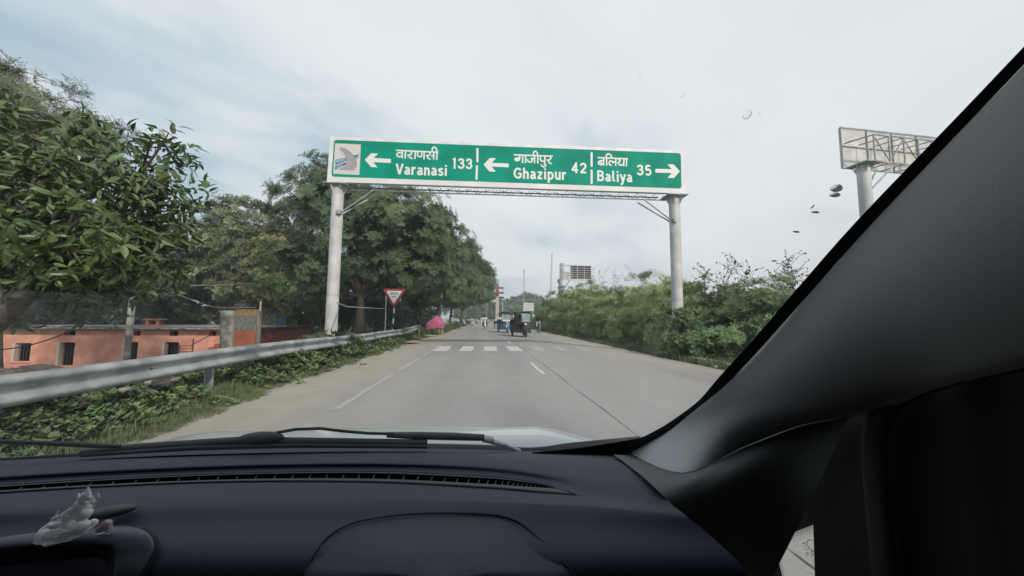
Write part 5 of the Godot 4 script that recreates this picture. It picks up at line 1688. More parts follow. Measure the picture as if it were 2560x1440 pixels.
func make_far() -> void:
	var s = st()
	# direction tower with finger boards
	var t = thing("direction_tower", "tall square tower with three pairs of finger boards at the far junction", "tower", Vector3(Vector3(3.5219, 4.0744, -92).x, 0, -92))
	s = st()
	abox(s, Vector3(-0.42, -0.3, -0.42), Vector3(0.42, 7.0, 0.42), 0.03)
	fin(s, "shaft", M.kerb_white, t)
	s = st()
	abox(s, Vector3(-0.40, 7.0, -0.40), Vector3(0.40, 10.0, 0.40), 0.03)
	fin(s, "upper_shaft", M.brick_red, t)
	s = st()
	tube(s, curve([Vector3(-0.1, 10.0, 0), Vector3(0.0, 10.5, 0), Vector3(0.2, 10.45, 0), Vector3(0.1, 10.0, 0)], 3), 0.07, 6)
	fin(s, "finial", M.rust, t)
	for k in 3:
		for sg in [-1, 1]:
			s = st()
			var y: float = [9.2, 7.95, 6.75][k]
			var poly = PackedVector2Array()
			for q in [[0.42, -0.26], [1.5, -0.26], [1.72, -0.15], [1.78, 0.0], [1.72, 0.15], [1.5, 0.26], [0.42, 0.26]]:
				poly.append(Vector2(q[0] * sg, q[1] + y))
			prism(s, poly, 0.1, 0.22)
			fin(s, "finger_board", M.brick_red if k < 2 else M.rust, t)
	s = st()
	ball(s, Vector3(-0.95, 5.9, 0.3), Vector3(0.65, 0.42, 0.12), 16, 8)
	fin(s, "oval_board", M.emblem_white, t)

	var lamp = thing("street_lamp", "slender tall street lamp pole behind the brown rickshaw", "street lamp", Vector3(Vector3(8.7317, 3.7109, -78).x, 0, -78))
	s = st()
	tube(s, [Vector3(-0.2, 0, 0), Vector3(0, 6, 0), Vector3(0.12, 12.3, 0)], [0.13, 0.10, 0.06], 8)
	fin(s, "shaft", M.galv, lamp)
	s = st()
	box(s, at(Vector3(0.1, 11.6, 0)), Vector3(0.2, 0.5, 0.2), 0.03)
	fin(s, "lamp_head", M.steel_dark, lamp)
	s = st()
	bar(s, Vector3(0.1, 11.4, 0), Vector3(-0.35, 11.25, 0.0), 0.06, 0.06)
	fin(s, "bracket", M.galv, lamp)

	var mast = thing("radio_mast", "very tall thin lattice radio mast on the skyline", "mast", Vector3(Vector3(28.8442, 17.9218, -150).x, 0, -150))
	for k in 3:
		s = st()
		var u = TAU * k / 3
		tube(s, [Vector3(cos(u) * 0.5 - 1.0, 0, sin(u) * 0.5), Vector3(cos(u) * 0.22, 29.5, sin(u) * 0.22)], 0.07, 5)
		fin(s, "leg", M.galv, mast)
	s = st()
	for i in 34:
		var y = i * 0.86
		var w = lerpf(0.5, 0.22, y / 29.5)
		var x = lerpf(-1.0, 0.0, y / 29.5)
		for k in 3:
			var u = TAU * k / 3
			var v = TAU * (k + 1) / 3
			bar(s, Vector3(x + cos(u) * w, y, sin(u) * w), Vector3(x + cos(v) * w, y + 0.86, sin(v) * w), 0.04, 0.04)
	fin(s, "lattice", M.galv, mast)

	var led = thing("electronic_board", "electronic display board seen from behind on a single post above the bushes", "display board", Vector3(Vector3(10.1656, 5.4576, -47).x, 0, -47), -0.05)
	s = st()
	tube(s, [Vector3(-0.25, 0, 0), Vector3(-0.1, 4, 0), Vector3(0.05, 6.7, 0)], 0.24, 14)
	abox(s, Vector3(-0.05, 6.6, -0.3), Vector3(0.4, 8.75, 0.25), 0.03)
	fin(s, "post", M.galv, led)
	s = st()
	box(s, at(Vector3(-0.25, 6.35, 0.2)), Vector3(0.32, 0.5, 0.3), 0.05)
	fin(s, "control_box", M.steel_dark, led)
	s = st()
	bar(s, Vector3(0.1, 4.9, 0.1), Vector3(1.25, 6.5, 0.1), 0.1, 0.1)
	fin(s, "brace", M.steel_dark, led)
	for i in 3:
		for k in 6:
			s = st()
			abox(s, Vector3(1.35 + i * 0.93, 6.72 + k * 0.29, -0.12), Vector3(2.24 + i * 0.93, 6.95 + k * 0.29, 0.06), 0.01)
			fin(s, "module", M.led_dark, led)
	s = st()
	for k in 7:
		bar(s, Vector3(0.4, 6.68 + k * 0.29, 0.09), Vector3(4.45 if k < 6 else 4.15, 6.66 + k * 0.29, 0.09), 0.045, 0.045)
	for x in [1.32, 1.55, 2.27, 3.2, 4.13, 4.45]:
		bar(s, Vector3(x, 6.62, 0.12), Vector3(x, 8.46 if x < 4.2 else 8.25, 0.12), 0.055, 0.055)
	bar(s, Vector3(0.35, 6.55, 0.1), Vector3(4.5, 6.52, 0.1), 0.12, 0.12)
	bar(s, Vector3(0.35, 8.52, 0.1), Vector3(4.15, 8.44, 0.1), 0.1, 0.1)
	fin(s, "frame", M.pole, led)
	s = st()
	abox(s, Vector3(0.5, 6.65, 0.0), Vector3(1.25, 7.65, 0.05), 0.01)
	fin(s, "back_cover", M.pole, led)

	var wb = thing("notice_board", "white board on two legs behind the brown rickshaw", "sign board", Vector3(Vector3(10.8399, 4.0301, -88).x, 0, -88))
	for x in [-0.75, 1.25]:
		s = st()
		bar(s, Vector3(x, 0, 0), Vector3(x, 4.3, 0), 0.16, 0.16)
		fin(s, "leg", M.kerb_white, wb)
	s = st()
	bar(s, Vector3(1.25, 2.3, 0.0), Vector3(0.5, 3.4, 0.0), 0.1, 0.1)
	fin(s, "brace", M.kerb_white, wb)
	s = st()
	abox(s, Vector3(-1.15, 3.3, 0.09), Vector3(1.45, 5.3, 0.15), 0.02)
	fin(s, "board", M.back_panel, wb)
	s = st()
	for k in 3:
		abox(s, Vector3(-0.9, 4.9 - 0.5 * k, 0.152), Vector3(1.1 - 0.3 * (k % 2), 5.0 - 0.5 * k, 0.158))
	fin(s, "faded_print", M.emblem_grey, wb)

	var bar_ = thing("height_barrier", "thin pale height barrier frame at the far junction, right of the street lamp", "barrier", Vector3(13.0, 0, -92))
	for x in [-0.1, 5.9]:
		s = st()
		tube(s, [Vector3(x, 0, 0), Vector3(x, 5.6, 0)], 0.09, 8)
		fin(s, "leg", M.galv, bar_)
	s = st()
	tube(s, [Vector3(-4.4, 6.3, 0), Vector3(-0.1, 6.0, 0), Vector3(6.4, 5.5, 0)], 0.09, 8)
	fin(s, "crossbar", M.steel_dark, bar_)
	for e in [[5.05, -95.0, 6.2, "short white lamp post behind the blue rickshaw"], [14.3, -84.0, 4.3, "paired white marker post at the bush edge, left one"], [14.75, -84.0, 4.5, "paired white marker post at the bush edge, right one"], [0.9, -98.0, 5.6, "thin white post beside the motorcyclist's head"]]:
		var p = thing("marker_post", e[3], "post", Vector3(e[0], 0, e[1]), 0.0, "white posts at the far junction")
		s = st()
		tube(s, [Vector3.ZERO, Vector3(0, e[2], 0)], 0.13, 8)
		fin(s, "shaft", M.kerb_white, p)
	# low wall at the far end
	var fw = thing("far_wall", "low dusty wall closing the far end of the road", "wall", Vector3(-2, 0, -118))
	for i in 9:
		s = st()
		abox(s, Vector3(-12 + 2.2 * i, 0, -0.15), Vector3(-9.85 + 2.2 * i, 0.95 + 0.12 * (i % 3), 0.15), 0.03)
		fin(s, "panel", M.plaster if i % 2 else M.kerb_white, fw)

# ---------------------------------------------------------------- people and vehicles
# joints in the person's own space, facing +z: hip, chest, head, then left and right elbow, hand, knee, foot
func person(label: String, place: Vector3, turn: float, j: Dictionary, shirt: Material, trousers: Material, cover: Material, helmet := false, group := "", coarse := 1.0) -> Node3D:
	var p = thing("person", label, "person", place, turn, group)
	var hip: Vector3 = j.hip
	var chest: Vector3 = j.chest
	var head: Vector3 = j.head
	var up = (chest - hip).normalized()
	var neck = chest + up * 0.13
	var cell = 0.024 * coarse
	var x = Vector3(0.17, 0, 0)
	var hx = Vector3(0.09, 0, 0)
	var skin = [[hip, chest, 0.12, 0.12], [chest, neck, 0.1, 0.055], [neck, head, 0.05, 0.055], [head + Vector3(0, 0.03, -0.01), head + Vector3(0, -0.03, 0.01), 0.095, 0.078], [head + Vector3(0, -0.06, 0.04), head + Vector3(0, -0.08, 0.05), 0.05, 0.04], [head + Vector3(0, 0.0, 0.09), head + Vector3(0, -0.025, 0.105), 0.014, 0.018], [head + Vector3(-0.09, 0, -0.005), head + Vector3(-0.095, -0.03, -0.005), 0.02, 0.015], [head + Vector3(0.09, 0, -0.005), head + Vector3(0.095, -0.03, -0.005), 0.02, 0.015]]
	var top = [[hip + Vector3(0, -0.02, 0), chest, 0.155, 0.165], [chest - x * 0.75, chest + x * 0.75, 0.12, 0.12], [chest, neck - up * 0.02, 0.11, 0.075]]
	var low = [[hip - hx * 0.6, hip + hx * 0.6, 0.145, 0.145]]
	for s in 2:
		var sg = -1.0 if s == 0 else 1.0
		var sh = chest + x * sg + up * 0.05
		var el: Vector3 = j.elbow[s]
		var ha: Vector3 = j.hand[s]
		var kn: Vector3 = j.knee[s]
		var fo: Vector3 = j.foot[s]
		var wrist = ha.lerp(el, 0.25)
		skin += [[sh, el, 0.05, 0.04], [el, wrist, 0.04, 0.028], [wrist, ha, 0.028, 0.036], [hip + hx * sg, kn, 0.08, 0.055], [kn, fo, 0.055, 0.04], [fo, fo + Vector3(0, -0.03, 0.13), 0.042, 0.035]]
		top += [[sh, sh.lerp(el, 0.95), 0.075, 0.062], [el, el.lerp(ha, 0.45), 0.06, 0.05]]
		low += [[hip + hx * sg, kn, 0.105, 0.082], [kn, kn.lerp(fo, 0.88), 0.08, 0.068]]
		var out = (ha - wrist).normalized()
		for f in 5:   # fingers curl down round what they hold
			var side = Vector3((f - 2) * 0.017, 0, 0) if f < 4 else Vector3(-sg * 0.04, 0.0, -0.01)
			var k1 = ha + side + out * (0.035 if f < 4 else 0.015)
			skin.append([ha + side * 0.7, k1, 0.011, 0.01])
			skin.append([k1, k1 + Vector3(0, -0.03 - 0.004 * (f % 3), 0.006), 0.01, 0.008])
	flesh(skin, cell * 0.8, 0.035, "body", M.skin, p)
	flesh(top, cell, 0.05, "shirt", shirt, p)
	flesh(low, cell, 0.05, "trousers", trousers, p)
	if helmet:
		flesh([[head + Vector3(0, 0.04, -0.015), head + Vector3(0, 0.0, -0.03), 0.125, 0.125], [head + Vector3(-0.06, -0.07, 0.05), head + Vector3(0.06, -0.07, 0.05), 0.05, 0.05]], cell * 0.8, 0.04, "helmet", cover, p)
	else:
		flesh([[head + Vector3(0, 0.055, -0.02), head + Vector3(0, 0.0, -0.045), 0.095, 0.085], [head + Vector3(-0.06, 0.05, 0.02), head + Vector3(0.06, 0.05, 0.02), 0.05, 0.05]], cell * 0.8, 0.03, "hair", cover, p)
	var e = st()
	for sg in [-1.0, 1.0]:
		ball(e, head + Vector3(0.033 * sg, 0.012, 0.083), Vector3(0.011, 0.007, 0.008), 8, 5)
	fin(e, "eyes", M.hair, p)
	return p

func wheel(parent: Node, c: Vector3, r: float, w: float, spokes := 0) -> void:
	var wn = Node3D.new()
	put(wn, "wheel", parent)
	wn.position = c
	var s = st()
	var ring = []
	for i in 25:
		var u = TAU * i / 24
		ring.append(Vector3(0, cos(u), sin(u)) * (r - w * 0.5))
	tube(s, ring, w * 0.5, 8, false)
	fin(s, "tyre", M.tyre, wn)
	s = st()
	if spokes:
		var r2 = []
		for p in ring: r2.append(p * ((r - w) / (r - w * 0.5)))
		tube(s, r2, 0.012, 5, false)
		for i in spokes:
			var u = TAU * i / spokes
			tube(s, [Vector3(0.02 * (i % 2) - 0.01, 0, 0), Vector3(0, cos(u), sin(u)) * (r - w)], 0.004, 4)
		tube(s, [Vector3(-0.05, 0, 0), Vector3(0.05, 0, 0)], 0.025, 8)
	else:
		tube(s, [Vector3(-w * 0.32, 0, 0), Vector3(w * 0.32, 0, 0)], r - w * 0.8, 18)
		tube(s, [Vector3(-w * 0.5, 0, 0), Vector3(w * 0.5, 0, 0)], r * 0.25, 10)
	fin(s, "rim", M.rim, wn)

func rickshaw(label: String, place: Vector3, turn: float, skin: Material, roof_m: Material, brown: bool) -> Node3D:
	var v = thing("rickshaw", label, "rickshaw", place, turn, "three-wheeled rickshaws coming towards the car")
	var s = st()
	wheel(v, Vector3(0, 0.24, 1.12), 0.24, 0.09)
	wheel(v, Vector3(-0.46, 0.24, -0.85), 0.24, 0.09)
	wheel(v, Vector3(0.46, 0.24, -0.85), 0.24, 0.09)
	# fork, mudguard, handlebar
	for sg in [-1, 1]:
		s = st()
		tube(s, [Vector3(0.075 * sg, 0.24, 1.12), Vector3(0.07 * sg, 0.62, 1.0), Vector3(0.05 * sg, 0.95, 0.9)], 0.022, 7)
		fin(s, "fork", M.chrome if not brown else M.rust, v)
	s = st()
	var rows = []
	for i in 9:
		var u = -0.6 + 2.0 * i / 8.0
		rows.append([Vector3(-0.075, 0.24 + cos(u) * 0.285, 1.12 + sin(u) * 0.285), Vector3(-0.04, 0.24 + cos(u) * 0.30, 1.12 + sin(u) * 0.30), Vector3(0.04, 0.24 + cos(u) * 0.30, 1.12 + sin(u) * 0.30), Vector3(0.075, 0.24 + cos(u) * 0.285, 1.12 + sin(u) * 0.285)])
	loft(s, rows)
	fin(s, "mudguard", skin if not brown else M.rick_dark, v)
	s = st()
	tube(s, [Vector3(-0.34, 1.0, 0.78), Vector3(-0.1, 1.02, 0.88), Vector3(0.1, 1.02, 0.88), Vector3(0.34, 1.0, 0.78)], 0.017, 7)
	fin(s, "handlebar", M.rick_dark, v)
	var hl = Node3D.new()
	put(hl, "headlight", v)
	s = st()
	ball(s, Vector3(0, 0.93, 0.98), Vector3(0.11, 0.11, 0.09), 12, 8)
	fin(s, "housing", skin if not brown else M.rick_dark, hl)
	s = st()
	ball(s, Vector3(0, 0.93, 1.045), Vector3(0.085, 0.085, 0.03), 12, 6)
	fin(s, "lens", M.lamp_glass, hl)
	# front apron: two curved leg shields with a gap for the wheel
	for sg in [-1.0, 1.0]:
		s = st()
		rows = []
		for i in 6:
			var t = i / 5.0
			rows.append([Vector3(0.12 * sg, 0.88 - 0.55 * t, 0.92 + 0.05 * sin(t * 3.0)), Vector3(0.30 * sg, 0.88 - 0.56 * t, 0.90 + 0.05 * sin(t * 3.0)), Vector3(0.46 * sg, 0.86 - 0.56 * t, 0.80), Vector3(0.50 * sg, 0.86 - 0.54 * t, 0.62)])
		loft(s, rows)
		var inner = []
		for r in rows: inner.append(r.map(func(q): return q - Vector3(0, 0, 0.02)))
		loft(s, inner)
		if not brown or sg > 0.0:
			fin(s, "leg_shield", skin, v)
	s = st()
	abox(s, Vector3(-0.5, 0.30, -1.3), Vector3(0.5, 0.36, 0.85), 0.015)
	fin(s, "floor", M.rick_dark, v)
	for z in [-0.15, -1.15]:
		s = st()
		abox(s, Vector3(-0.48, 0.36, z - 0.28), Vector3(0.48, 0.70, z + 0.15), 0.03)
		abox(s, Vector3(-0.48, 0.70, z - 0.30), Vector3(0.48, 0.80, z + 0.17), 0.04)
		abox(s, Vector3(-0.48, 0.80, z - 0.36), Vector3(0.48, 1.2, z - 0.27), 0.035)
		fin(s, "seat", M.rick_dark if not brown else M.cloth_brown, v)
	for sg in [-1, 1]:
		s = st()
		abox(s, Vector3(0.50 * sg - 0.015, 0.34, -1.32), Vector3(0.50 * sg + 0.015, 0.88, 0.3), 0.01)
		fin(s, "side_panel", skin, v)
		for z in [0.72, -0.25, -1.28]:
			s = st()
			tube(s, [Vector3(0.50 * sg, 0.36, z), Vector3(0.50 * sg, 1.1, z), Vector3(0.47 * sg, 1.74, z - (0.1 if z > 0.5 else 0.0))], 0.02, 7)
			fin(s, "roof_post", M.rick_dark if brown else M.chrome, v)
	s = st()
	abox(s, Vector3(-0.5, 0.36, -1.34), Vector3(0.5, 1.25, -1.31), 0.01)
	fin(s, "rear_panel", skin, v)
	# hood
	s = st()
	rows = []
	for i in 9:
		var z = 0.80 - 2.2 * i / 8.0
		var lift = 0.05 * sin(PI * i / 8.0)
		var row = []
		for k in 11:
			var u = k / 10.0 * 2.0 - 1.0
			row.append(Vector3(u * 0.56, 1.84 + lift - 0.10 * pow(absf(u), 4.0), z))
		rows.append(row)
	loft(s, rows)
	var under = []
	for r in rows: under.append(r.map(func(q): return q - Vector3(0, 0.03, 0)))
	loft(s, under)
	for e in [0, 8]:
		for k in 10: quad(s, rows[e][k], rows[e][k + 1], under[e][k + 1], under[e][k])
	for i in 8:
		for k in [0, 10]: quad(s, rows[i][k], rows[i + 1][k], under[i + 1][k], under[i][k])
	fin(s, "hood", roof_m, v)
	var ws = Node3D.new()
	put(ws, "windscreen", v)
	s = st()
	var x0 = -0.22 if brown else -0.40
	for e in [[Vector3(x0, 1.06, 0.80), Vector3(x0 - 0.02, 1.76, 0.68)], [Vector3(0.46, 1.06, 0.80), Vector3(0.46, 1.76, 0.68)], [Vector3(x0, 1.08, 0.80), Vector3(0.46, 1.08, 0.80)], [Vector3(x0 - 0.02, 1.75, 0.68), Vector3(0.46, 1.75, 0.68)]]:
		tube(s, [e[0], e[1]], 0.022, 6)
	fin(s, "frame", M.cloth_grey if not brown else M.rick_brown, ws)
	s = st()
	quad(s, Vector3(x0 + 0.01, 1.2, 0.78), Vector3(x0 - 0.01, 1.74, 0.685), Vector3(0.455, 1.74, 0.685), Vector3(0.455, 1.2, 0.78))
	fin(s, "pane", M.pane if not brown else M.pane_blue, ws)
	s = st()
	abox(s, Vector3(x0, 1.07, 0.775), Vector3(0.46, 1.195, 0.80), 0.01)
	fin(s, "lower_panel", M.white_paint if not brown else M.cloth_grey, ws)
	for sg in [-1, 1]:
		s = st()
		tube(s, [Vector3(0.46 * sg, 1.5, 0.75), Vector3(0.62 * sg, 1.58, 0.85)], 0.01, 5)
		box(s, at(Vector3(0.66 * sg, 1.55, 0.86), 0.0, 0.0, 0.3 * sg), Vector3(0.07, 0.22, 0.03), 0.012)
		fin(s, "mirror", M.white_paint if sg > 0 else M.rick_dark, v)
	if brown:
		s = st()   # a brown side curtain hung on the driver's left
		rows = []
		for i in 7:
			var row = []
			for k in 8:
				var z = 0.66 - 0.13 * k
				row.append(Vector3(-0.5 + 0.03 * sin(k * 1.9 + i * 0.5), 1.74 - 0.13 * i, z))
			rows.append(row)
		loft(s, rows)
		fin(s, "curtain", M.cloth_brown, v)
	else:
		s = st()
		for k in 3:
			box(s, at(Vector3(-0.25 + 0.24 * k, 1.95, -0.1), 0.3 * k), Vector3(0.3, 0.16, 0.4), 0.05)
		for sg in [-1, 1]: bar(s, Vector3(0.45 * sg, 1.87, 0.6), Vector3(0.45 * sg, 1.87, -1.2), 0.03, 0.03)
		fin(s, "roof_load", M.rick_dark, v)
	return v

func motorcycle(label: String, place: Vector3, turn: float, group := "") -> Node3D:
	var v = thing("motorcycle", label, "motorcycle", place, turn, group)
	wheel(v, Vector3(0, 0.30, 0.66), 0.30, 0.085, 14)
	wheel(v, Vector3(0, 0.30, -0.62), 0.30, 0.10, 14)
	var s = st()
	for sg in [-1, 1]:
		s = st()
		tube(s, [Vector3(0.07 * sg, 0.30, 0.66), Vector3(0.07 * sg, 0.95, 0.42)], 0.02, 7)
		fin(s, "fork", M.chrome, v)
	s = st()
	tube(s, [Vector3(-0.36, 1.03, 0.25), Vector3(-0.12, 1.02, 0.38), Vector3(0.12, 1.02, 0.38), Vector3(0.36, 1.03, 0.25)], 0.015, 7)
	fin(s, "handlebar", M.rick_dark, v)
	s = st()
	flesh([[Vector3(0, 0.86, 0.5), Vector3(0, 1.02, 0.46), 0.11, 0.09], [Vector3(-0.05, 0.8, 0.5), Vector3(0.05, 0.8, 0.5), 0.08, 0.08]], 0.02, 0.03, "front_fairing", M.white_paint, v)
	s = st()
	ball(s, Vector3(0, 0.88, 0.59), Vector3(0.08, 0.07, 0.045), 10, 6)
	fin(s, "headlight", M.lamp_glass, v)
	flesh([[Vector3(0, 0.82, 0.3), Vector3(0, 0.84, -0.05), 0.11, 0.13]], 0.02, 0.03, "tank", M.red_paint, v)
	flesh([[Vector3(0, 0.80, -0.1), Vector3(0, 0.86, -0.75), 0.1, 0.09]], 0.025, 0.03, "seat", M.black_paint, v)
	s = st()
	abox(s, Vector3(-0.13, 0.32, -0.15), Vector3(0.13, 0.68, 0.28), 0.05)
	for k in 4: abox(s, Vector3(-0.16, 0.48 + 0.045 * k, 0.02), Vector3(0.16, 0.50 + 0.045 * k, 0.24), 0.005)
	fin(s, "engine", M.steel_dark, v)
	s = st()
	var rows = []
	for i in 8:
		var u = -0.9 + 1.9 * i / 7.0
		rows.append([Vector3(-0.065, 0.30 + cos(u) * 0.33, 0.66 + sin(u) * 0.33), Vector3(0, 0.30 + cos(u) * 0.345, 0.66 + sin(u) * 0.345), Vector3(0.065, 0.30 + cos(u) * 0.33, 0.66 + sin(u) * 0.33)])
	loft(s, rows)
	fin(s, "mudguard", M.white_paint, v)
	s = st()
	tube(s, [Vector3(0.15, 0.35, 0.2), Vector3(0.16, 0.28, -0.2), Vector3(0.17, 0.36, -0.8)], [0.025, 0.03, 0.045], 8)
	fin(s, "exhaust", M.chrome, v)
	for sg in [-1, 1]:
		s = st()
		tube(s, [Vector3(0.25 * sg, 1.03, 0.3), Vector3(0.32 * sg, 1.2, 0.3)], 0.008, 5)
		ball(s, Vector3(0.34 * sg, 1.24, 0.3), Vector3(0.065, 0.045, 0.015), 8, 5)
		fin(s, "mirror", M.rick_dark, v)
	return v

func bicycle(label: String, place: Vector3, turn: float) -> Node3D:
	var v = thing("bicycle", label, "bicycle", place, turn)
	wheel(v, Vector3(0, 0.34, 0.55), 0.34, 0.045, 18)
	wheel(v, Vector3(0, 0.34, -0.52), 0.34, 0.045, 18)
	var s = st()
	for e in [[Vector3(0, 0.34, 0.55), Vector3(0, 0.92, 0.36)], [Vector3(0, 0.85, 0.38), Vector3(0, 0.84, -0.2)], [Vector3(0, 0.82, 0.38), Vector3(0, 0.30, -0.08)], [Vector3(0, 0.30, -0.08), Vector3(0, 0.95, -0.26)], [Vector3(0, 0.30, -0.08), Vector3(0, 0.34, -0.52)], [Vector3(0, 0.8, -0.22), Vector3(0, 0.34, -0.52)]]:
		tube(s, [e[0], e[1]], 0.018, 6)
	fin(s, "frame", M.black_paint, v)
	s = st()
	tube(s, [Vector3(-0.28, 1.0, 0.2), Vector3(-0.1, 1.02, 0.36), Vector3(0.1, 1.02, 0.36), Vector3(0.28, 1.0, 0.2)], 0.014, 6)
	fin(s, "handlebar", M.chrome, v)
	flesh([[Vector3(0, 0.97, -0.16), Vector3(0, 0.98, -0.34), 0.04, 0.09]], 0.02, 0.03, "saddle", M.black_paint, v)
	s = st()
	for sg in [-1, 1]:
		tube(s, [Vector3(0.05 * sg, 0.30, -0.08), Vector3(0.08 * sg, 0.30 - 0.16 * sg, -0.08 + 0.06 * sg)], 0.012, 5)
		abox(s, Vector3(0.06 * sg, 0.285 - 0.16 * sg, -0.12 + 0.06 * sg), Vector3(0.17 * sg, 0.315 - 0.16 * sg, -0.02 + 0.06 * sg), 0.005)
	fin(s, "pedals", M.rick_dark, v)
	return v

func make_traffic() -> void:
	var bx = Vector3(2.87, 0.0, -27.1)
	rickshaw("worn brown rickshaw with a bluish windscreen and brown side curtain, nearest of the oncoming traffic", bx, 0.20, M.rick_brown, M.rick_dark, true)
	person("person in a brown shirt driving the brown rickshaw, hands on its handlebar", bx + Vector3(-0.12, 0, 0.0), 0.20, {"hip": Vector3(-0.05, 0.92, 0.0), "chest": Vector3(-0.05, 1.32, 0.1), "head": Vector3(-0.05, 1.56, 0.14), "elbow": [Vector3(-0.32, 1.1, 0.28), Vector3(0.22, 1.1, 0.28)], "hand": [Vector3(-0.22, 1.03, 0.62), Vector3(0.3, 1.03, 0.62)], "knee": [Vector3(-0.24, 0.86, 0.42), Vector3(0.14, 0.86, 0.42)], "foot": [Vector3(-0.24, 0.42, 0.48), Vector3(0.14, 0.42, 0.48)]}, M.cloth_brown, M.cloth_dark, M.hair)
	var ux = Vector3(2.12, 0.0, -35.3)
	rickshaw("blue rickshaw with a white-framed windscreen and load on its roof, behind the brown one", ux, 0.16, M.rick_blue, M.rick_dark, false)
	person("person in a light shirt driving the blue rickshaw, seen through its windscreen", ux, 0.16, {"hip": Vector3(0, 0.92, 0.0), "chest": Vector3(0, 1.32, 0.08), "head": Vector3(0, 1.56, 0.12), "elbow": [Vector3(-0.3, 1.1, 0.28), Vector3(0.3, 1.1, 0.28)], "hand": [Vector3(-0.28, 1.03, 0.62), Vector3(0.28, 1.03, 0.62)], "knee": [Vector3(-0.18, 0.86, 0.42), Vector3(0.18, 0.86, 0.42)], "foot": [Vector3(-0.18, 0.42, 0.48), Vector3(0.18, 0.42, 0.48)]}, M.cloth_grey, M.cloth_dark, M.hair)
	var ride = {"hip": Vector3(0, 0.98, -0.22), "chest": Vector3(0, 1.36, -0.06), "head": Vector3(0, 1.61, 0.02), "elbow": [Vector3(-0.36, 1.14, 0.06), Vector3(0.36, 1.14, 0.06)], "hand": [Vector3(-0.33, 1.06, 0.27), Vector3(0.33, 1.06, 0.27)], "knee": [Vector3(-0.24, 0.80, 0.18), Vector3(0.24, 0.80, 0.18)], "foot": [Vector3(-0.22, 0.36, -0.05), Vector3(0.22, 0.36, -0.05)]}
	var mx = Vector3(0.22, 0.0, -44.6)
	motorcycle("white and red motorcycle riding towards the car in the middle of the road", mx, 0.0)
	person("person in a pale shirt and dark helmet riding the oncoming motorcycle", mx, 0.0, ride, M.cloth_white, M.cloth_maroon, M.black_paint, true)
	var cx = Vector3(5.25, 0.0, -34.3)
	bicycle("dark bicycle at the foot of the bushes, right of the rickshaws", cx, 0.0)
	person("person in dark clothes riding the bicycle beside the bushes", cx, 0.0, {"hip": Vector3(0, 1.06, -0.24), "chest": Vector3(0, 1.46, -0.04), "head": Vector3(0, 1.71, 0.04), "elbow": [Vector3(-0.34, 1.22, 0.08), Vector3(0.34, 1.22, 0.08)], "hand": [Vector3(-0.27, 1.03, 0.23), Vector3(0.27, 1.03, 0.23)], "knee": [Vector3(-0.15, 0.70, 0.16), Vector3(0.14, 0.90, 0.2)], "foot": [Vector3(-0.12, 0.48, -0.12), Vector3(0.13, 0.22, -0.02)]}, M.cloth_dark, M.cloth_grey, M.hair)
	# pedal cart behind the blue rickshaw
	var px = Vector3(2.0, 0.0, -48.5)
	var cart = thing("pedal_cart", "dark pedal cart half hidden behind the blue rickshaw", "cart", px, 0.1)
	wheel(cart, Vector3(0, 0.34, 0.8), 0.34, 0.05, 16)
	wheel(cart, Vector3(-0.42, 0.34, -0.5), 0.34, 0.05, 16)
	wheel(cart, Vector3(0.42, 0.34, -0.5), 0.34, 0.05, 16)
	var s = st()
	tube(s, [Vector3(0, 0.34, 0.8), Vector3(0, 0.95, 0.62)], 0.02, 6)
	tube(s, [Vector3(0, 0.85, 0.62), Vector3(0, 0.5, 0.1), Vector3(0, 0.45, -0.5)], 0.022, 6)
	tube(s, [Vector3(-0.42, 0.34, -0.5), Vector3(0.42, 0.34, -0.5)], 0.02, 6)
	tube(s, [Vector3(-0.27, 1.02, 0.5), Vector3(0, 1.0, 0.64), Vector3(0.27, 1.02, 0.5)], 0.015, 6)
	fin(s, "frame", M.rick_dark, cart)
	s = st()
	abox(s, Vector3(-0.45, 0.62, -1.1), Vector3(0.45, 0.72, -0.05), 0.02)
	abox(s, Vector3(-0.45, 0.72, -1.1), Vector3(0.45, 1.05, -1.02), 0.02)
	fin(s, "tray", M.rick_brown, cart)
	person("person in a white shirt sitting on the pedal cart behind the blue rickshaw", px, 0.1, {"hip": Vector3(0.16, 0.98, 0.0), "chest": Vector3(0.18, 1.38, 0.12), "head": Vector3(0.18, 1.63, 0.16), "elbow": [Vector3(-0.16, 1.16, 0.25), Vector3(0.5, 1.16, 0.25)], "hand": [Vector3(-0.2, 1.06, 0.46), Vector3(0.27, 1.06, 0.50)], "knee": [Vector3(0.02, 0.8, 0.36), Vector3(0.28, 0.72, 0.36)], "foot": [Vector3(0.02, 0.42, 0.25), Vector3(0.26, 0.34, 0.25)]}, M.cloth_white, M.cloth_dark, M.hair)
	# parked two-wheelers under the far trees
	var grp = "motorcycles parked under the far trees"
	var spots = [[-4.3, -60.0, 0.5, "parked motorcycle at the left edge of the road, nearest of those under the far trees"], [-3.4, -61.5, 0.4, "parked motorcycle second from the left under the far trees"], [-2.4, -63.0, 0.7, "parked motorcycle nearest the road under the far trees"], [-5.6, -84.0, -0.6, "tiny parked motorcycle farther back under the far trees, left one"], [-3.9, -88.0, 0.9, "tiny parked motorcycle farther back under the far trees, middle one"], [-1.6, -92.0, 0.3, "tiny parked motorcycle farther back under the far trees, right one"]]
	var first: Node3D = null
	for i in spots.size():
		var e: Array = spots[i]
		if first == null:
			first = motorcycle(e[3], Vector3(e[0], 0, e[1]), e[2], grp)
		else:
			var c = copy(first, "motorcycle", e[3])
			c.position = Vector3(e[0], 0, e[1])
			c.rotation.y = e[2]
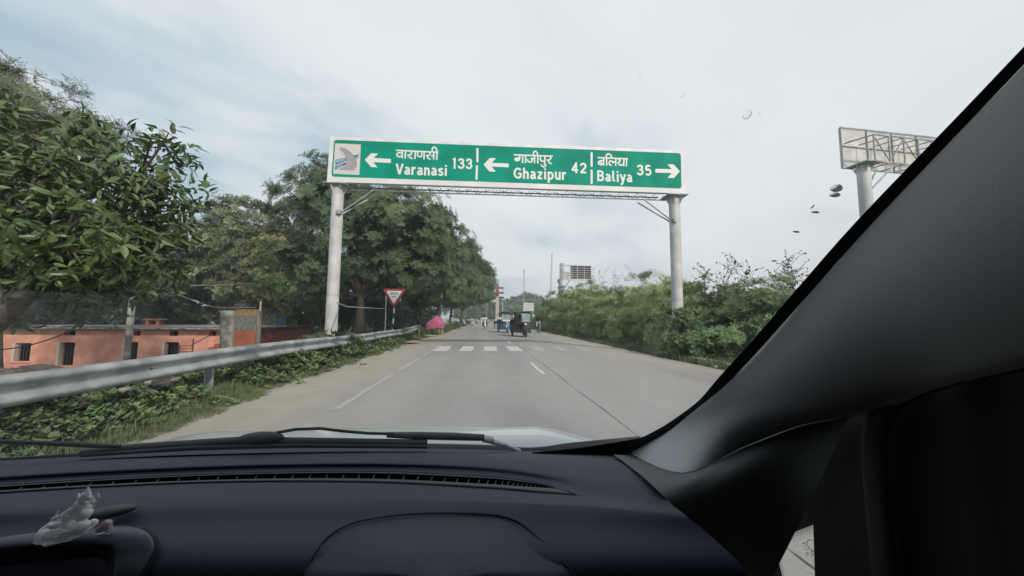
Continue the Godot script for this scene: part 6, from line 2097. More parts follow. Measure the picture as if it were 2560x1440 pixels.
	var stand = {"hip": Vector3(0, 0.92, 0), "chest": Vector3(0, 1.34, 0.0), "head": Vector3(0, 1.60, 0.02), "elbow": [Vector3(-0.27, 1.1, -0.02), Vector3(0.27, 1.1, -0.02)], "hand": [Vector3(-0.27, 0.84, 0.08), Vector3(0.27, 0.84, 0.08)], "knee": [Vector3(-0.1, 0.5, 0.03), Vector3(0.1, 0.5, 0.05)], "foot": [Vector3(-0.11, 0.07, -0.02), Vector3(0.11, 0.07, 0.0)]}
	person("person in pale clothes standing among the parked motorcycles", Vector3(-4.9, 0, -58.5), 0.4, stand, M.cloth_grey, M.cloth_grey, M.hair, false, "", 1.3)
	person("person in a white shirt standing far off under the last tree", Vector3(-2.9, 0, -93.0), -0.3, stand, M.cloth_white, M.cloth_dark, M.hair, false, "", 1.5)
	person("person in dark clothes standing far off beside the white shirt", Vector3(-1.0, 0, -96.0), 0.8, stand, M.cloth_dark, M.cloth_grey, M.hair, false, "", 1.5)

# ---------------------------------------------------------------- the car round the camera
func make_car() -> void:
	var car = thing("car", "car seen from its driver's seat, dark dashboard, grey windscreen pillar and pale bonnet", "car")
	var s = st()
	# bonnet
	var rows = []
	for e in [[-1.13, 0.885, 0.0], [-1.15, 0.912, 0.0], [-1.2, 0.928, 0.0], [-1.3, 0.924, 0.0], [-1.4, 0.898, 0.0], [-1.6, 0.815, 0.0], [-1.8, 0.70, 0.0], [-1.95, 0.55, 0.0]]:
		var row = []
		for i in 25:
			var u = i / 24.0 * 2.0 - 1.0
			var fall = 0.03 * u * u + 0.10 * pow(absf(u), 6.0) + 0.012 * exp(-pow((absf(u) - 0.62) / 0.1, 2.0)) * -1.0
			row.append(Vector3(-0.36 + u * 0.93, e[1] - fall, e[0] + 0.03 * u * u))
		rows.append(row)
	var cols = []
	for i in rows[0].size():
		cols.append(curve(rows.map(func(r): return r[i]), 5))
	s = st()
	loft(s, cols)
	fin(s, "bonnet", M.bonnet, car)
	# cowl under the wipers
	s = st()
	surface(s, [[Vector3(-1.5301, 0.9062, -1.0807), Vector3(-1.2518, 0.9062, -1.0792), Vector3(-1.0766, 0.9062, -1.0952), Vector3(-0.7855, 0.9062, -1.1119), Vector3(-0.3476, 0.9062, -1.1044), Vector3(-0.0034, 0.9062, -1.0722), Vector3(0.1439, 0.9062, -1.0517), Vector3(0.2606, 0.9062, -1.0568), Vector3(0.4768, 0.9062, -1.0885)],
		[Vector3(-1.5146, 0.9325, -1.0676), Vector3(-1.2338, 0.9325, -1.0617), Vector3(-1.0693, 0.9325, -1.0854), Vector3(-0.7968, 0.9325, -1.1246), Vector3(-0.3537, 0.9325, -1.1194), Vector3(-0.0039, 0.9325, -1.0863), Vector3(0.1443, 0.9325, -1.0551), Vector3(0.2685, 0.9325, -1.0879), Vector3(0.4975, 0.9325, -1.1336)],
		[Vector3(-1.6014, 0.9125, -1.1287), Vector3(-1.3046, 0.9125, -1.1225), Vector3(-1.1308, 0.9125, -1.1477), Vector3(-0.8454, 0.9125, -1.193), Vector3(-0.3754, 0.9125, -1.1877), Vector3(-0.0042, 0.9125, -1.1525), Vector3(0.153, 0.9125, -1.1192), Vector3(0.2849, 0.9125, -1.1543), Vector3(0.5281, 0.9125, -1.2032)]], 5, 2)
	fin(s, "cowl", M.cowl, car)
	# windscreen glass, its black printed edge and the rubber along the pillar
	s = st()
	quad(s, Vector3(-1.5, 0.925, -1.0005), Vector3(-1.5, 1.70, -0.21), Vector3(0.80, 1.70, -0.21), Vector3(0.80, 0.925, -1.0005))
	var ws = fin(s, "windscreen", M.screen, car)
	s = st()
	surface(s, [[Vector3(-1.4927, 0.9223, -0.9975), Vector3(-1.1344, 0.9413, -0.9782), Vector3(-0.8978, 0.9624, -0.9567), Vector3(-0.6693, 0.9721, -0.9467), Vector3(-0.2989, 0.9704, -0.9484), Vector3(-0.0032, 0.9532, -0.966), Vector3(0.2634, 0.9396, -0.9799), Vector3(0.3569, 0.9544, -0.9648), Vector3(0.3991, 0.9842, -0.9344)],
		[Vector3(-1.5821, 0.86, -1.061), Vector3(-1.1887, 0.8923, -1.0281), Vector3(-0.9406, 0.9145, -1.0055), Vector3(-0.6952, 0.9336, -0.9861), Vector3(-0.3093, 0.9351, -0.9844), Vector3(-0.0029, 0.914, -1.006), Vector3(0.2769, 0.8893, -1.0312), Vector3(0.4088, 0.8768, -1.044), Vector3(0.4882, 0.9098, -1.0103)]], 5, 1)
	fin(s, "black_border", M.frit, ws)
	s = st()
	surface(s, [[Vector3(0.1324, 0.9527, -0.9679), Vector3(0.2329, 0.9638, -0.9567), Vector3(0.3065, 0.977, -0.9432), Vector3(0.369, 0.9918, -0.928), Vector3(0.4031, 1.0013, -0.9184), Vector3(0.4205, 1.0138, -0.9056), Vector3(0.4475, 1.0437, -0.8752), Vector3(0.4679, 1.0758, -0.8424), Vector3(0.4895, 1.1209, -0.7964), Vector3(0.4974, 1.1842, -0.7318), Vector3(0.5099, 1.2583, -0.6563), Vector3(0.5219, 1.3637, -0.5488), Vector3(0.5334, 1.4454, -0.4654), Vector3(0.5579, 1.5456, -0.3632), Vector3(0.5687, 1.5929, -0.3149), Vector3(0.5807, 1.6391, -0.2678)],
		[Vector3(0.1393, 0.9293, -0.979), Vector3(0.2542, 0.9218, -0.9866), Vector3(0.3422, 0.922, -0.9864), Vector3(0.3975, 0.9368, -0.9714), Vector3(0.4403, 0.9643, -0.9433), Vector3(0.455, 0.9898, -0.9172), Vector3(0.481, 1.0306, -0.8756), Vector3(0.4977, 1.0672, -0.8383), Vector3(0.5102, 1.1198, -0.7847), Vector3(0.5201, 1.1865, -0.7167), Vector3(0.5283, 1.2504, -0.6515), Vector3(0.5396, 1.3568, -0.5429), Vector3(0.5477, 1.4348, -0.4634), Vector3(0.5657, 1.5328, -0.3634), Vector3(0.5747, 1.58, -0.3152), Vector3(0.5847, 1.628, -0.2663)]], 4, 1)
	fin(s, "black_edge", M.frit, ws)
	# wipers
	var wp = Node3D.new()
	put(wp, "wiper", car)
	s = st()
	tube(s, [Vector3(-0.9804, 0.9653, -0.9993), Vector3(-0.8371, 0.9786, -0.9858), Vector3(-0.7117, 0.9866, -0.9776), Vector3(-0.6048, 0.9937, -0.9704), Vector3(-0.4841, 0.989, -0.9752), Vector3(-0.3595, 0.9841, -0.9802), Vector3(-0.2514, 0.9781, -0.9864), Vector3(-0.142, 0.9719, -0.9926)], [0.006, 0.0095, 0.010, 0.0105, 0.0105, 0.010, 0.010, 0.0095], 10)
	fin(s, "blade", M.wiper, wp)
	s = st()
	tube(s, [Vector3(-0.9569, 0.9657, -0.9762), Vector3(-0.6966, 0.9836, -0.9579), Vector3(-0.4738, 0.9857, -0.9558), Vector3(-0.2458, 0.976, -0.9656), Vector3(-0.1386, 0.9713, -0.9704)], 0.005, 8)
	fin(s, "rubber", M.black, wp)
	s = st()
	var cap = Vector3(-0.5477, 0.9995, -0.9702)
	rows = []
	for i in 9:
		var t = PI * i / 8
		var row = []
		for k in 14:
			var u = TAU * k / 14
			row.append(cap + Vector3(-0.056 * cos(t) , 0.016 * sin(t) * cos(u) - 0.002 * cos(t), 0.018 * sin(t) * sin(u)))
		rows.append(row)
	loft(s, rows, true)
	fin(s, "joint_cover", M.wiper, wp)
	s = st()
	tube(s, [Vector3(-0.5167, 1.0095, -0.98), Vector3(-0.4632, 1.0209, -0.9684), Vector3(-0.4048, 1.0224, -0.9669), Vector3(-0.3501, 1.0113, -0.9782), Vector3(-0.2929, 1.0027, -0.987), Vector3(-0.228, 0.9982, -0.9916)], 0.0038, 8)
	fin(s, "hook", M.wiper, wp)
	s = st()
	tube(s, [Vector3(-0.246, 0.9956, -0.9942), Vector3(-0.1727, 0.9908, -0.9991), Vector3(-0.0787, 0.9854, -1.0046), Vector3(0.0069, 0.9786, -1.0115)], [0.0075, 0.010, 0.0105, 0.009], 8)
	fin(s, "arm", M.wiper_arm, wp)
	s = st()
	tube(s, [Vector3(0.0047, 0.9762, -1.0125), Vector3(0.0267, 0.9693, -1.0195), Vector3(0.0337, 0.9596, -1.0295)], [0.0095, 0.010, 0.007], 8)
	tube(s, [Vector3(0.031, 0.9664, -1.0154), Vector3(0.0648, 0.9525, -1.0296), Vector3(0.1041, 0.928, -1.0546), Vector3(0.142, 0.9022, -1.0809)], [0.007, 0.006, 0.006, 0.007], 8)
	fin(s, "pivot", M.galv, wp)
	var wp2 = Node3D.new()
	put(wp2, "wiper", car)
	s = st()
	tube(s, [Vector3(-1.2008, 1.0167, -0.9441), Vector3(-1.1123, 1.0077, -0.9533), Vector3(-1.0191, 0.9996, -0.9615), Vector3(-0.925, 0.9885, -0.9729), Vector3(-0.8753, 0.9842, -0.9773)], [0.006, 0.005, 0.0055, 0.006, 0.004], 8)
	fin(s, "blade", M.wiper, wp2)

	# dashboard
	var d = Node3D.new()
	put(d, "dashboard", car)
	s = st()
	surface(s, [[Vector3(-1.6113, 0.925, -1.0202), Vector3(-1.2416, 0.925, -1.0689), Vector3(-0.7862, 0.925, -1.111), Vector3(-0.3508, 0.925, -1.1115), Vector3(-0.0037, 0.925, -1.0756), Vector3(0.2798, 0.925, -1.0404), Vector3(0.3462, 0.925, -1.0305), Vector3(0.3781, 0.925, -1.0225)],
		[Vector3(-1.3241, 0.97, -0.8404), Vector3(-1.0381, 0.97, -0.8953), Vector3(-0.664, 0.97, -0.9396), Vector3(-0.2957, 0.97, -0.9388), Vector3(-0.0029, 0.97, -0.9037), Vector3(0.2344, 0.97, -0.8723), Vector3(0.2948, 0.97, -0.8638), Vector3(0.331, 0.97, -0.8544)],
		[Vector3(-1.2434, 0.9725, -0.7909), Vector3(-0.9788, 0.9725, -0.8458), Vector3(-0.618, 0.9725, -0.8767), Vector3(-0.2745, 0.9725, -0.8742), Vector3(-0.0023, 0.9725, -0.84), Vector3(0.1599, 0.9725, -0.7902), Vector3(0.2395, 0.9725, -0.7658), Vector3(0.3376, 0.9725, -0.7504)],
		[Vector3(-1.2379, 0.9637, -0.7883), Vector3(-0.9757, 0.9637, -0.844), Vector3(-0.6161, 0.9637, -0.8751), Vector3(-0.2733, 0.9637, -0.8719), Vector3(-0.0021, 0.9637, -0.8318), Vector3(0.1483, 0.9637, -0.775), Vector3(0.2173, 0.9637, -0.7217), Vector3(0.3487, 0.9637, -0.6927)],
		[Vector3(-1.2109, 0.9625, -0.7719), Vector3(-0.9539, 0.9625, -0.826), Vector3(-0.6011, 0.9625, -0.8547), Vector3(-0.2663, 0.9625, -0.8508), Vector3(-0.0019, 0.9625, -0.8103), Vector3(0.1296, 0.9625, -0.7644), Vector3(0.1861, 0.9625, -0.7151), Vector3(0.3512, 0.9625, -0.6612)]], 8, 4)
	fin(s, "front_shelf", M.dash, d)
	s = st()
	surface(s, [[Vector3(-1.1594, 0.9625, -0.7404), Vector3(-0.9088, 0.9625, -0.7885), Vector3(-0.5691, 0.9625, -0.8111), Vector3(-0.2479, 0.9625, -0.7949), Vector3(-0.0014, 0.9625, -0.7549), Vector3(0.1233, 0.9625, -0.7271), Vector3(0.1857, 0.9625, -0.7135), Vector3(0.3512, 0.9625, -0.6612)],
		[Vector3(-1.0976, 0.9669, -0.7023), Vector3(-0.851, 0.9669, -0.74), Vector3(-0.5236, 0.9669, -0.7487), Vector3(-0.2267, 0.9669, -0.73), Vector3(-0.001, 0.9669, -0.7006), Vector3(0.1156, 0.9669, -0.6815), Vector3(0.1798, 0.9669, -0.6717), Vector3(0.35, 0.9669, -0.6335)],
		[Vector3(-1.0684, 0.9644, -0.6847), Vector3(-0.8189, 0.9644, -0.7136), Vector3(-0.5004, 0.9644, -0.7173), Vector3(-0.2188, 0.9644, -0.7065), Vector3(-0.0009, 0.9644, -0.6855), Vector3(0.1136, 0.9644, -0.6698), Vector3(0.1767, 0.9644, -0.6603), Vector3(0.3537, 0.9644, -0.6203)],
		[Vector3(-1.0679, 0.9475, -0.686), Vector3(-0.795, 0.9475, -0.6954), Vector3(-0.4783, 0.9475, -0.6889), Vector3(-0.2073, 0.9475, -0.6738), Vector3(-0.0004, 0.9475, -0.6578), Vector3(0.1095, 0.9475, -0.6458), Vector3(0.1702, 0.9475, -0.637), Vector3(0.3774, 0.9475, -0.6026)],
		[Vector3(-1.0189, 0.9125, -0.6593), Vector3(-0.7349, 0.9125, -0.6488), Vector3(-0.4346, 0.9125, -0.6331), Vector3(-0.1868, 0.9125, -0.6163), Vector3(0.0007, 0.9125, -0.6037), Vector3(0.1008, 0.9125, -0.5942), Vector3(0.1568, 0.9125, -0.5886), Vector3(0.4121, 0.9125, -0.5623)],
		[Vector3(-1.0382, 0.8375, -0.6782), Vector3(-0.7362, 0.8375, -0.6572), Vector3(-0.4309, 0.8375, -0.636), Vector3(-0.1844, 0.8375, -0.6189), Vector3(0.0018, 0.8375, -0.606), Vector3(0.1016, 0.8375, -0.599), Vector3(0.1579, 0.8375, -0.5951), Vector3(0.441, 0.8375, -0.5755)],
		[Vector3(-1.0848, 0.675, -0.722), Vector3(-0.7677, 0.675, -0.6992), Vector3(-0.448, 0.675, -0.6764), Vector3(-0.1904, 0.675, -0.6579), Vector3(0.004, 0.675, -0.644), Vector3(0.108, 0.675, -0.6365), Vector3(0.1666, 0.675, -0.6323), Vector3(0.4743, 0.675, -0.6103)]], 8, 5)
	fin(s, "top_pad", M.dash, d)
	# demister vent: rim, dark slot, fins
	var v = Node3D.new()
	put(v, "demister_vent", car)
	var up = [Vector3(-1.1891, 0.9644, -0.7584), Vector3(-0.9375, 0.9644, -0.8122), Vector3(-0.5917, 0.9644, -0.8417), Vector3(-0.2614, 0.9644, -0.8356), Vector3(-0.0018, 0.9644, -0.796), Vector3(0.1048, 0.9644, -0.7652), Vector3(0.1563, 0.9644, -0.7409)]
	var dn = [Vector3(-1.1719, 0.9644, -0.7479), Vector3(-0.9203, 0.9644, -0.7979), Vector3(-0.5764, 0.9644, -0.8208), Vector3(-0.2528, 0.9644, -0.8095), Vector3(-0.0016, 0.9644, -0.77), Vector3(0.1025, 0.9644, -0.7477), Vector3(0.1559, 0.9644, -0.7392)]
	s = st()
	surface(s, [[Vector3(-1.2084, 0.9625, -0.7704), Vector3(-0.9516, 0.9625, -0.8241), Vector3(-0.5995, 0.9625, -0.8526), Vector3(-0.2656, 0.9625, -0.8487), Vector3(-0.0019, 0.9625, -0.8083), Vector3(0.1217, 0.9625, -0.7667), Vector3(0.184, 0.9625, -0.716)], [Vector3(-1.1896, 0.9656, -0.7586), Vector3(-0.9384, 0.9656, -0.8128), Vector3(-0.5917, 0.9656, -0.8416), Vector3(-0.2618, 0.9656, -0.8366), Vector3(-0.0019, 0.9656, -0.7969), Vector3(0.1125, 0.9656, -0.761), Vector3(0.1697, 0.9656, -0.7222)], up], 8, 2)
	fin(s, "rim", M.dash_trim, v)
	s = st()
	surface(s, [dn, [Vector3(-1.158, 0.9656, -0.7393), Vector3(-0.9085, 0.9656, -0.788), Vector3(-0.5686, 0.9656, -0.8101), Vector3(-0.248, 0.9656, -0.795), Vector3(-0.0015, 0.9656, -0.7548), Vector3(0.1118, 0.9656, -0.7291), Vector3(0.1693, 0.9656, -0.7206)], [Vector3(-1.1617, 0.9625, -0.7419), Vector3(-0.9108, 0.9625, -0.7902), Vector3(-0.5704, 0.9625, -0.8129), Vector3(-0.2485, 0.9625, -0.7968), Vector3(-0.0015, 0.9625, -0.7566), Vector3(0.1157, 0.9625, -0.7292), Vector3(0.1836, 0.9625, -0.7144)]], 8, 2)
	fin(s, "rim", M.dash_trim, v)
	s = st()
	surface(s, [up, up.map(func(p): return p + Vector3(0, -0.02, -0.012)), dn.map(func(p): return p + Vector3(0, -0.03, 0.012)), dn], 8, 2)
	fin(s, "slot", M.black, v)
	var uu = curve(up, 9)
	var dd = curve(dn, 9)
	for i in range(2, uu.size() - 4):
		var a: Vector3 = uu[i]
		var b: Vector3 = dd[i] + Vector3(-0.006, 0, 0)
		if a.distance_to(b) < 0.004: continue
		s = st()
		bar(s, a + Vector3(0, -0.006, 0), b + Vector3(0, -0.006, 0), 0.009, 0.0012)
		fin(s, "fin", M.dash_trim, v)
	for e in [[[Vector3(-1.2075, 0.9627, -0.7698), Vector3(-0.952, 0.9627, -0.8245), Vector3(-0.5998, 0.9627, -0.853), Vector3(-0.2658, 0.9627, -0.8491), Vector3(-0.0019, 0.9627, -0.8087), Vector3(0.1216, 0.9627, -0.7661), Vector3(0.1844, 0.9627, -0.7146)], 0.0016], [[Vector3(-1.1585, 0.9627, -0.7399), Vector3(-0.9091, 0.9627, -0.7888), Vector3(-0.5693, 0.9627, -0.8114), Vector3(-0.248, 0.9627, -0.7952), Vector3(-0.0014, 0.9627, -0.7552), Vector3(0.1155, 0.9627, -0.7278), Vector3(0.184, 0.9627, -0.7131)], 0.0016]]:
		s = st()
		tube(s, curve(e[0], 8), e[1], 6)
		fin(s, "seam_shade", M.seam_shade, v)
	# instrument hood
	var ho = Node3D.new()
	put(ho, "instrument_hood", car)
	var edge = curve([Vector3(-0.309, 0.8575, -0.6162), Vector3(-0.2742, 0.905, -0.6114), Vector3(-0.2627, 0.9237, -0.631), Vector3(-0.2492, 0.9387, -0.6549), Vector3(-0.2189, 0.9487, -0.6685), Vector3(-0.1806, 0.9531, -0.6739), Vector3(-0.1402, 0.9562, -0.6755), Vector3(-0.0919, 0.9575, -0.6751), Vector3(-0.0499, 0.9575, -0.6737), Vector3(-0.0006, 0.9569, -0.6691), Vector3(0.0379, 0.955, -0.6625), Vector3(0.0685, 0.9487, -0.651), Vector3(0.0963, 0.9369, -0.6277), Vector3(0.1221, 0.9237, -0.6053), Vector3(0.1469, 0.905, -0.5828), Vector3(0.1859, 0.8575, -0.582)], 4)
	var mid = Vector3(-0.0556, 0.9125, -0.5533)
	s = st()
	rows = []
	for i in 9:
		var t = i / 8.0
		var row = []
		for p in edge:
			row.append((p as Vector3).lerp(mid, t) + Vector3(0, -0.003 + 0.018 * smooth(0.0, 0.75, t), 0))
		rows.append(row)
	loft(s, rows)
	fin(s, "shell", M.dash_soft, ho)
	s = st()
	tube(s, edge.map(func(p): return p + Vector3(0, 0.0005, 0)), 0.0014, 6)
	fin(s, "seam_shade", M.seam_shade, ho)  # dark tube painted in as the shadow along the hood step
	# centre air vent pod with a dark mouth, and the small oval cover behind it
	var pod = Node3D.new()
	put(pod, "air_vent", car)
	var outer = [Vector3(-0.9148, 0.925, -0.6595), Vector3(-0.7497, 0.9525, -0.6573), Vector3(-0.6735, 0.9562, -0.6659), Vector3(-0.6057, 0.9575, -0.6693), Vector3(-0.5618, 0.9575, -0.6642), Vector3(-0.5297, 0.9525, -0.6534), Vector3(-0.5142, 0.9412, -0.6446), Vector3(-0.5125, 0.9275, -0.6359), Vector3(-0.5175, 0.9062, -0.6261), Vector3(-0.538, 0.8625, -0.6253)]
	var lip = [Vector3(-0.8972, 0.925, -0.6474), Vector3(-0.7289, 0.9475, -0.6404), Vector3(-0.6663, 0.9487, -0.644), Vector3(-0.6137, 0.9487, -0.6425), Vector3(-0.5882, 0.9475, -0.6429), Vector3(-0.5728, 0.9437, -0.6423), Vector3(-0.5631, 0.9375, -0.6392), Vector3(-0.5599, 0.9275, -0.6363), Vector3(-0.5529, 0.9062, -0.6285), Vector3(-0.5529, 0.8625, -0.6264)]
	s = st()
	var bump = []
	for i in 10:
		bump.append((outer[i] as Vector3).lerp(lip[i], 0.5) + Vector3(0, 0.004, 0))
	surface(s, [outer.map(func(p): return p + Vector3(0, -0.012, 0)), outer, bump, lip, lip.map(func(p): return p + Vector3(0, -0.008, -0.002))], 5, 3)
	fin(s, "shell", M.pod, pod)
	s = st()
	surface(s, [lip.map(func(p): return p + Vector3(0.001, -0.004, 0)), lip.map(func(p): return (p as Vector3).lerp(Vector3(-0.7404, 0.85, -0.6889), 0.5) + Vector3(0, -0.02, 0)), lip.map(func(p): return Vector3(-0.761, 0.8375, -0.708))], 4, 2)
	fin(s, "mouth", M.black, pod)
	s = st()
	tube(s, curve(outer, 5).map(func(p): return p + Vector3(0.001, -0.006, -0.003)), 0.0055, 6)
	fin(s, "seam_shade", M.seam_shade, pod)  # dark ring painted in as the shadow round the pod
	s = st()
	ball(s, Vector3.ZERO, Vector3(0.036, 0.009, 0.014), 24, 12)
	var oc = fin(s, "oval_cover", M.dash_trim, car)
	oc.transform = at(Vector3(-0.6254, 0.97, -0.6913), 0.30, 0.0, 0.04)

	# windscreen pillar trim
	s = st()
	var A = [Vector3(0.4715, 1.0575, -0.8482), Vector3(0.5197, 1.1845, -0.7186), Vector3(0.5394, 1.3556, -0.5441), Vector3(0.5475, 1.4339, -0.4643), Vector3(0.5655, 1.5322, -0.364), Vector3(0.5847, 1.628, -0.2663)]
	var C = [Vector3(0.6813, 1.1532, -0.5906), Vector3(0.6688, 1.1856, -0.5389), Vector3(0.6562, 1.2147, -0.4861), Vector3(0.65, 1.2595, -0.3887), Vector3(0.65, 1.3193, -0.2963), Vector3(0.65, 1.3755, -0.2121)]
	var shade_edge = curve([Vector3(0.3917, 0.9484, -0.9595), Vector3(0.4312, 0.9739, -0.7725), Vector3(0.5688, 1.0214, -0.7761), Vector3(0.6625, 1.083, -0.7231), Vector3(0.6813, 1.1216, -0.6379)], 3)
	var prof = [shade_edge]
	for i in 6:
		var a: Vector3 = A[i]
		var c: Vector3 = C[i]
		var b = a.lerp(c, 0.42) + Vector3(-0.038, -0.01, 0.06) * minf(1.0, 0.62 + 0.14 * i)
		var row = [a + Vector3(0.012, 0, -0.006)]
		for k in 11:
			var t = k / 10.0
			row.append(a * (1 - t) * (1 - t) + b * 2.0 * t * (1 - t) + c * t * t)
		row.append(c + Vector3(0.02, -0.008, 0.0))
		prof.append(row)
	surface(s, prof, 2, 6)
	fin(s, "pillar_trim", M.pillar, car)
	# added piece at the pillar foot, its shade put into a darker grey
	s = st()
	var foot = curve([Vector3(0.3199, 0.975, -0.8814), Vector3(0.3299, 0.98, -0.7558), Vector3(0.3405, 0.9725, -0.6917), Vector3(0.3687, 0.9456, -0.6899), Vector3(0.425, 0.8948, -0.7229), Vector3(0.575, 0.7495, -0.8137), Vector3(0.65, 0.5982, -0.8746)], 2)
	surface(s, [foot, range(13).map(func(k): return (foot[k] as Vector3).lerp(shade_edge[k], 0.5) + Vector3(-0.004, 0, 0.008)), shade_edge.map(func(p): return p + Vector3(0, -0.0015, 0.0005)), shade_edge.map(func(p): return p + Vector3(0.006, 0.004, -0.006))], 2, 5)
	fin(s, "shaded_foot", M.shaded_foot, car)
	# door corner panel with a small fixed pane
	var cn = Node3D.new()
	put(cn, "door_corner", car)
	s = st()
	var ring = [Vector3(0.7125, -0.0496, -1.3402), Vector3(0.7125, 0.5634, -1.2063), Vector3(0.7125, 0.8408, -0.9826), Vector3(0.7125, 1.0378, -0.8585), Vector3(0.7125, 1.1754, -0.7038), Vector3(0.7125, 1.2714, -0.5335), Vector3(0.7125, 1.3145, -0.4216), Vector3(0.7125, 1.3718, -0.3208), Vector3(0.7125, 1.3043, -0.3261), Vector3(0.7125, 1.2551, -0.4261), Vector3(0.7125, 1.2274, -0.4925), Vector3(0.7125, 1.1878, -0.5618), Vector3(0.7125, 1.1484, -0.5979), Vector3(0.7125, 1.1026, -0.6129), Vector3(0.7125, 1.0522, -0.6179), Vector3(0.7125, 0.9507, -0.6156), Vector3(0.7125, 0.8594, -0.6128), Vector3(0.7125, 0.6562, -0.6126)]
	var hole = [Vector3(0.7125, 0.8693, -0.759), Vector3(0.7125, 0.7594, -0.763), Vector3(0.7125, 0.6278, -0.7694), Vector3(0.7125, 0.5805, -0.8271), Vector3(0.7125, 0.6445, -0.8556), Vector3(0.7125, 0.7196, -0.8777), Vector3(0.7125, 0.7552, -0.8927)]
	var key = PackedVector2Array()
	var pts = []
	for q in ring: pts.append(q)
	var start = pts.size()
	pts.append(ring[0])
	for q in [3, 2, 1, 0, 6, 5, 4, 3]: pts.append(hole[q])
	for q in pts: key.append(Vector2(q.z, q.y))
	var idx = Geometry2D.triangulate_polygon(key)
	if idx.is_empty():
		push_warning("corner panel not triangulated")
	for k in range(0, idx.size(), 3):
		tri(s, pts[idx[k]], pts[idx[k + 1]], pts[idx[k + 2]])
	s.set_smooth_group(-1)
	for i in 7:
		var a: Vector3 = hole[i]
		var b: Vector3 = hole[(i + 1) % 7]
		quad(s, a, b, b + Vector3(0.015, 0, 0), a + Vector3(0.015, 0, 0))
	fin(s, "panel", M.lining, cn)
	s = st()
	tube(s, curve([Vector3(0.705, 1.2706, -0.394), Vector3(0.705, 1.2555, -0.4217), Vector3(0.705, 1.2282, -0.4873), Vector3(0.705, 1.189, -0.5559), Vector3(0.705, 1.15, -0.5916), Vector3(0.705, 1.1033, -0.6112), Vector3(0.705, 1.0525, -0.6175), Vector3(0.705, 0.9501, -0.6171), Vector3(0.705, 0.8584, -0.6149), Vector3(0.705, 0.6537, -0.6157)], 5), 0.017, 10, true, 1.0)
	fin(s, "door_frame", M.door_trim, cn)
	var q4 = Node3D.new()
	put(q4, "quarter_pane", car)
	var off = Vector3(0.017, 0, 0)
	s = st()
	for i in range(1, 6):
		tri(s, hole[0] + off, hole[i] + off, hole[i + 1] + off)
	fin(s, "glass", M.screen, q4)
	# black dots printed along the edge of the small pane, and the maker's etched marks
	s = st()
	s.set_smooth_group(-1)
	var along = [hole[0], hole[6], hole[5], hole[4], hole[3]]
	var inward = Vector3(0.7125, 0.7254, -0.8014)
	for i in 4:
		var a: Vector3 = along[i]
		var b: Vector3 = along[i + 1]
		var n = int(a.distance_to(b) / 0.0022)
		var nrm = Vector3(0, -(b - a).z, (b - a).y).normalized()
		if nrm.dot(inward - a) < 0.0: nrm = -nrm
		var reach = 9 if i == 0 else 4
		for k in n:
			for j in reach:
				var size = 0.00105 * (1.0 - float(j) / reach * 0.75)
				var c: Vector3 = a.lerp(b, (k + 0.5 * (j % 2)) / n) + nrm * (0.001 + 0.0019 * j) + Vector3(0.0165, 0, 0)
				quad(s, c + Vector3(0, size, 0), c + Vector3(0, 0, size), c + Vector3(0, -size, 0), c + Vector3(0, 0, -size))
	fin(s, "printed_dots", M.frit, q4)
	s = st()
	for l in [[Vector3(0.72, 0.8265, -0.7706), Vector3(0.72, 0.8236, -0.7785), Vector3(0.72, 0.8151, -0.786), Vector3(0.72, 0.8076, -0.7845), Vector3(0.72, 0.8049, -0.7779), Vector3(0.72, 0.8023, -0.7714)], [Vector3(0.72, 0.8031, -0.7979), Vector3(0.72, 0.8094, -0.7914), Vector3(0.72, 0.8049, -0.7877), Vector3(0.72, 0.8048, -0.7808), Vector3(0.72, 0.7989, -0.7852), Vector3(0.72, 0.7969, -0.7912), Vector3(0.72, 0.8021, -0.7939)], [Vector3(0.72, 0.787, -0.7909), Vector3(0.72, 0.7943, -0.7845)], [Vector3(0.72, 0.7848, -0.7891), Vector3(0.72, 0.7921, -0.7827)], [Vector3(0.72, 0.8055, -0.7769), Vector3(0.72, 0.8005, -0.7744)], [Vector3(0.72, 0.7975, -0.7765), Vector3(0.72, 0.8057, -0.7711)], [Vector3(0.72, 0.7906, -0.777), Vector3(0.72, 0.7995, -0.7706)]]:
		tube(s, l, 0.0006, 4)
	fin(s, "etched_mark", M.emblem_dark, q4)
	# dark cloth drawn over the side window
	s = st()
	rows = []
	var shade_top = curve([Vector3(0.75, 1.1069, -0.7021), Vector3(0.75, 1.1781, -0.6039), Vector3(0.75, 1.2318, -0.5178), Vector3(0.75, 1.2665, -0.4475), Vector3(0.75, 1.34, -0.3405), Vector3(0.75, 1.4243, -0.2157), Vector3(0.75, 1.5052, -0.0944)], 6)
	for i in shade_top.size():
		var row = []
		for k in 4:
			var q = (shade_top[i] as Vector3).lerp(Vector3(0, 0.55, shade_top[i].z), k / 3.0)
			q.x = 0.755 + 0.012 * sin(i * 0.9) * (0.3 + 0.2 * k)
			row.append(q)
		rows.append(row)
	loft(s, rows)
	tag(fin(s, "window_shade", M.black_soft, self), "black cloth shade drawn across the side window beside the pillar", "window shade")
	# the rest of the cabin
	for e in [["headliner", Vector3(-1.56, 1.70, -0.24), Vector3(0.86, 1.76, 1.9)], ["side_lining", Vector3(-1.56, 0.0, -0.55), Vector3(-1.5, 1.70, 1.9)], ["side_lining", Vector3(0.80, 0.0, -0.18), Vector3(0.86, 1.699, 1.9)], ["side_lining", Vector3(0.80, 0.0, -0.66), Vector3(0.86, 1.12, -0.185)], ["rear_lining", Vector3(-1.5, 0.0, 1.84), Vector3(0.80, 1.70, 1.9)], ["floor_pan", Vector3(-1.5, 0.1, -1.0), Vector3(0.80, 0.16, 1.84)], ["bulkhead", Vector3(-1.5, 0.16, -1.02), Vector3(0.6, 0.9, -0.985)]]:
		s = st()
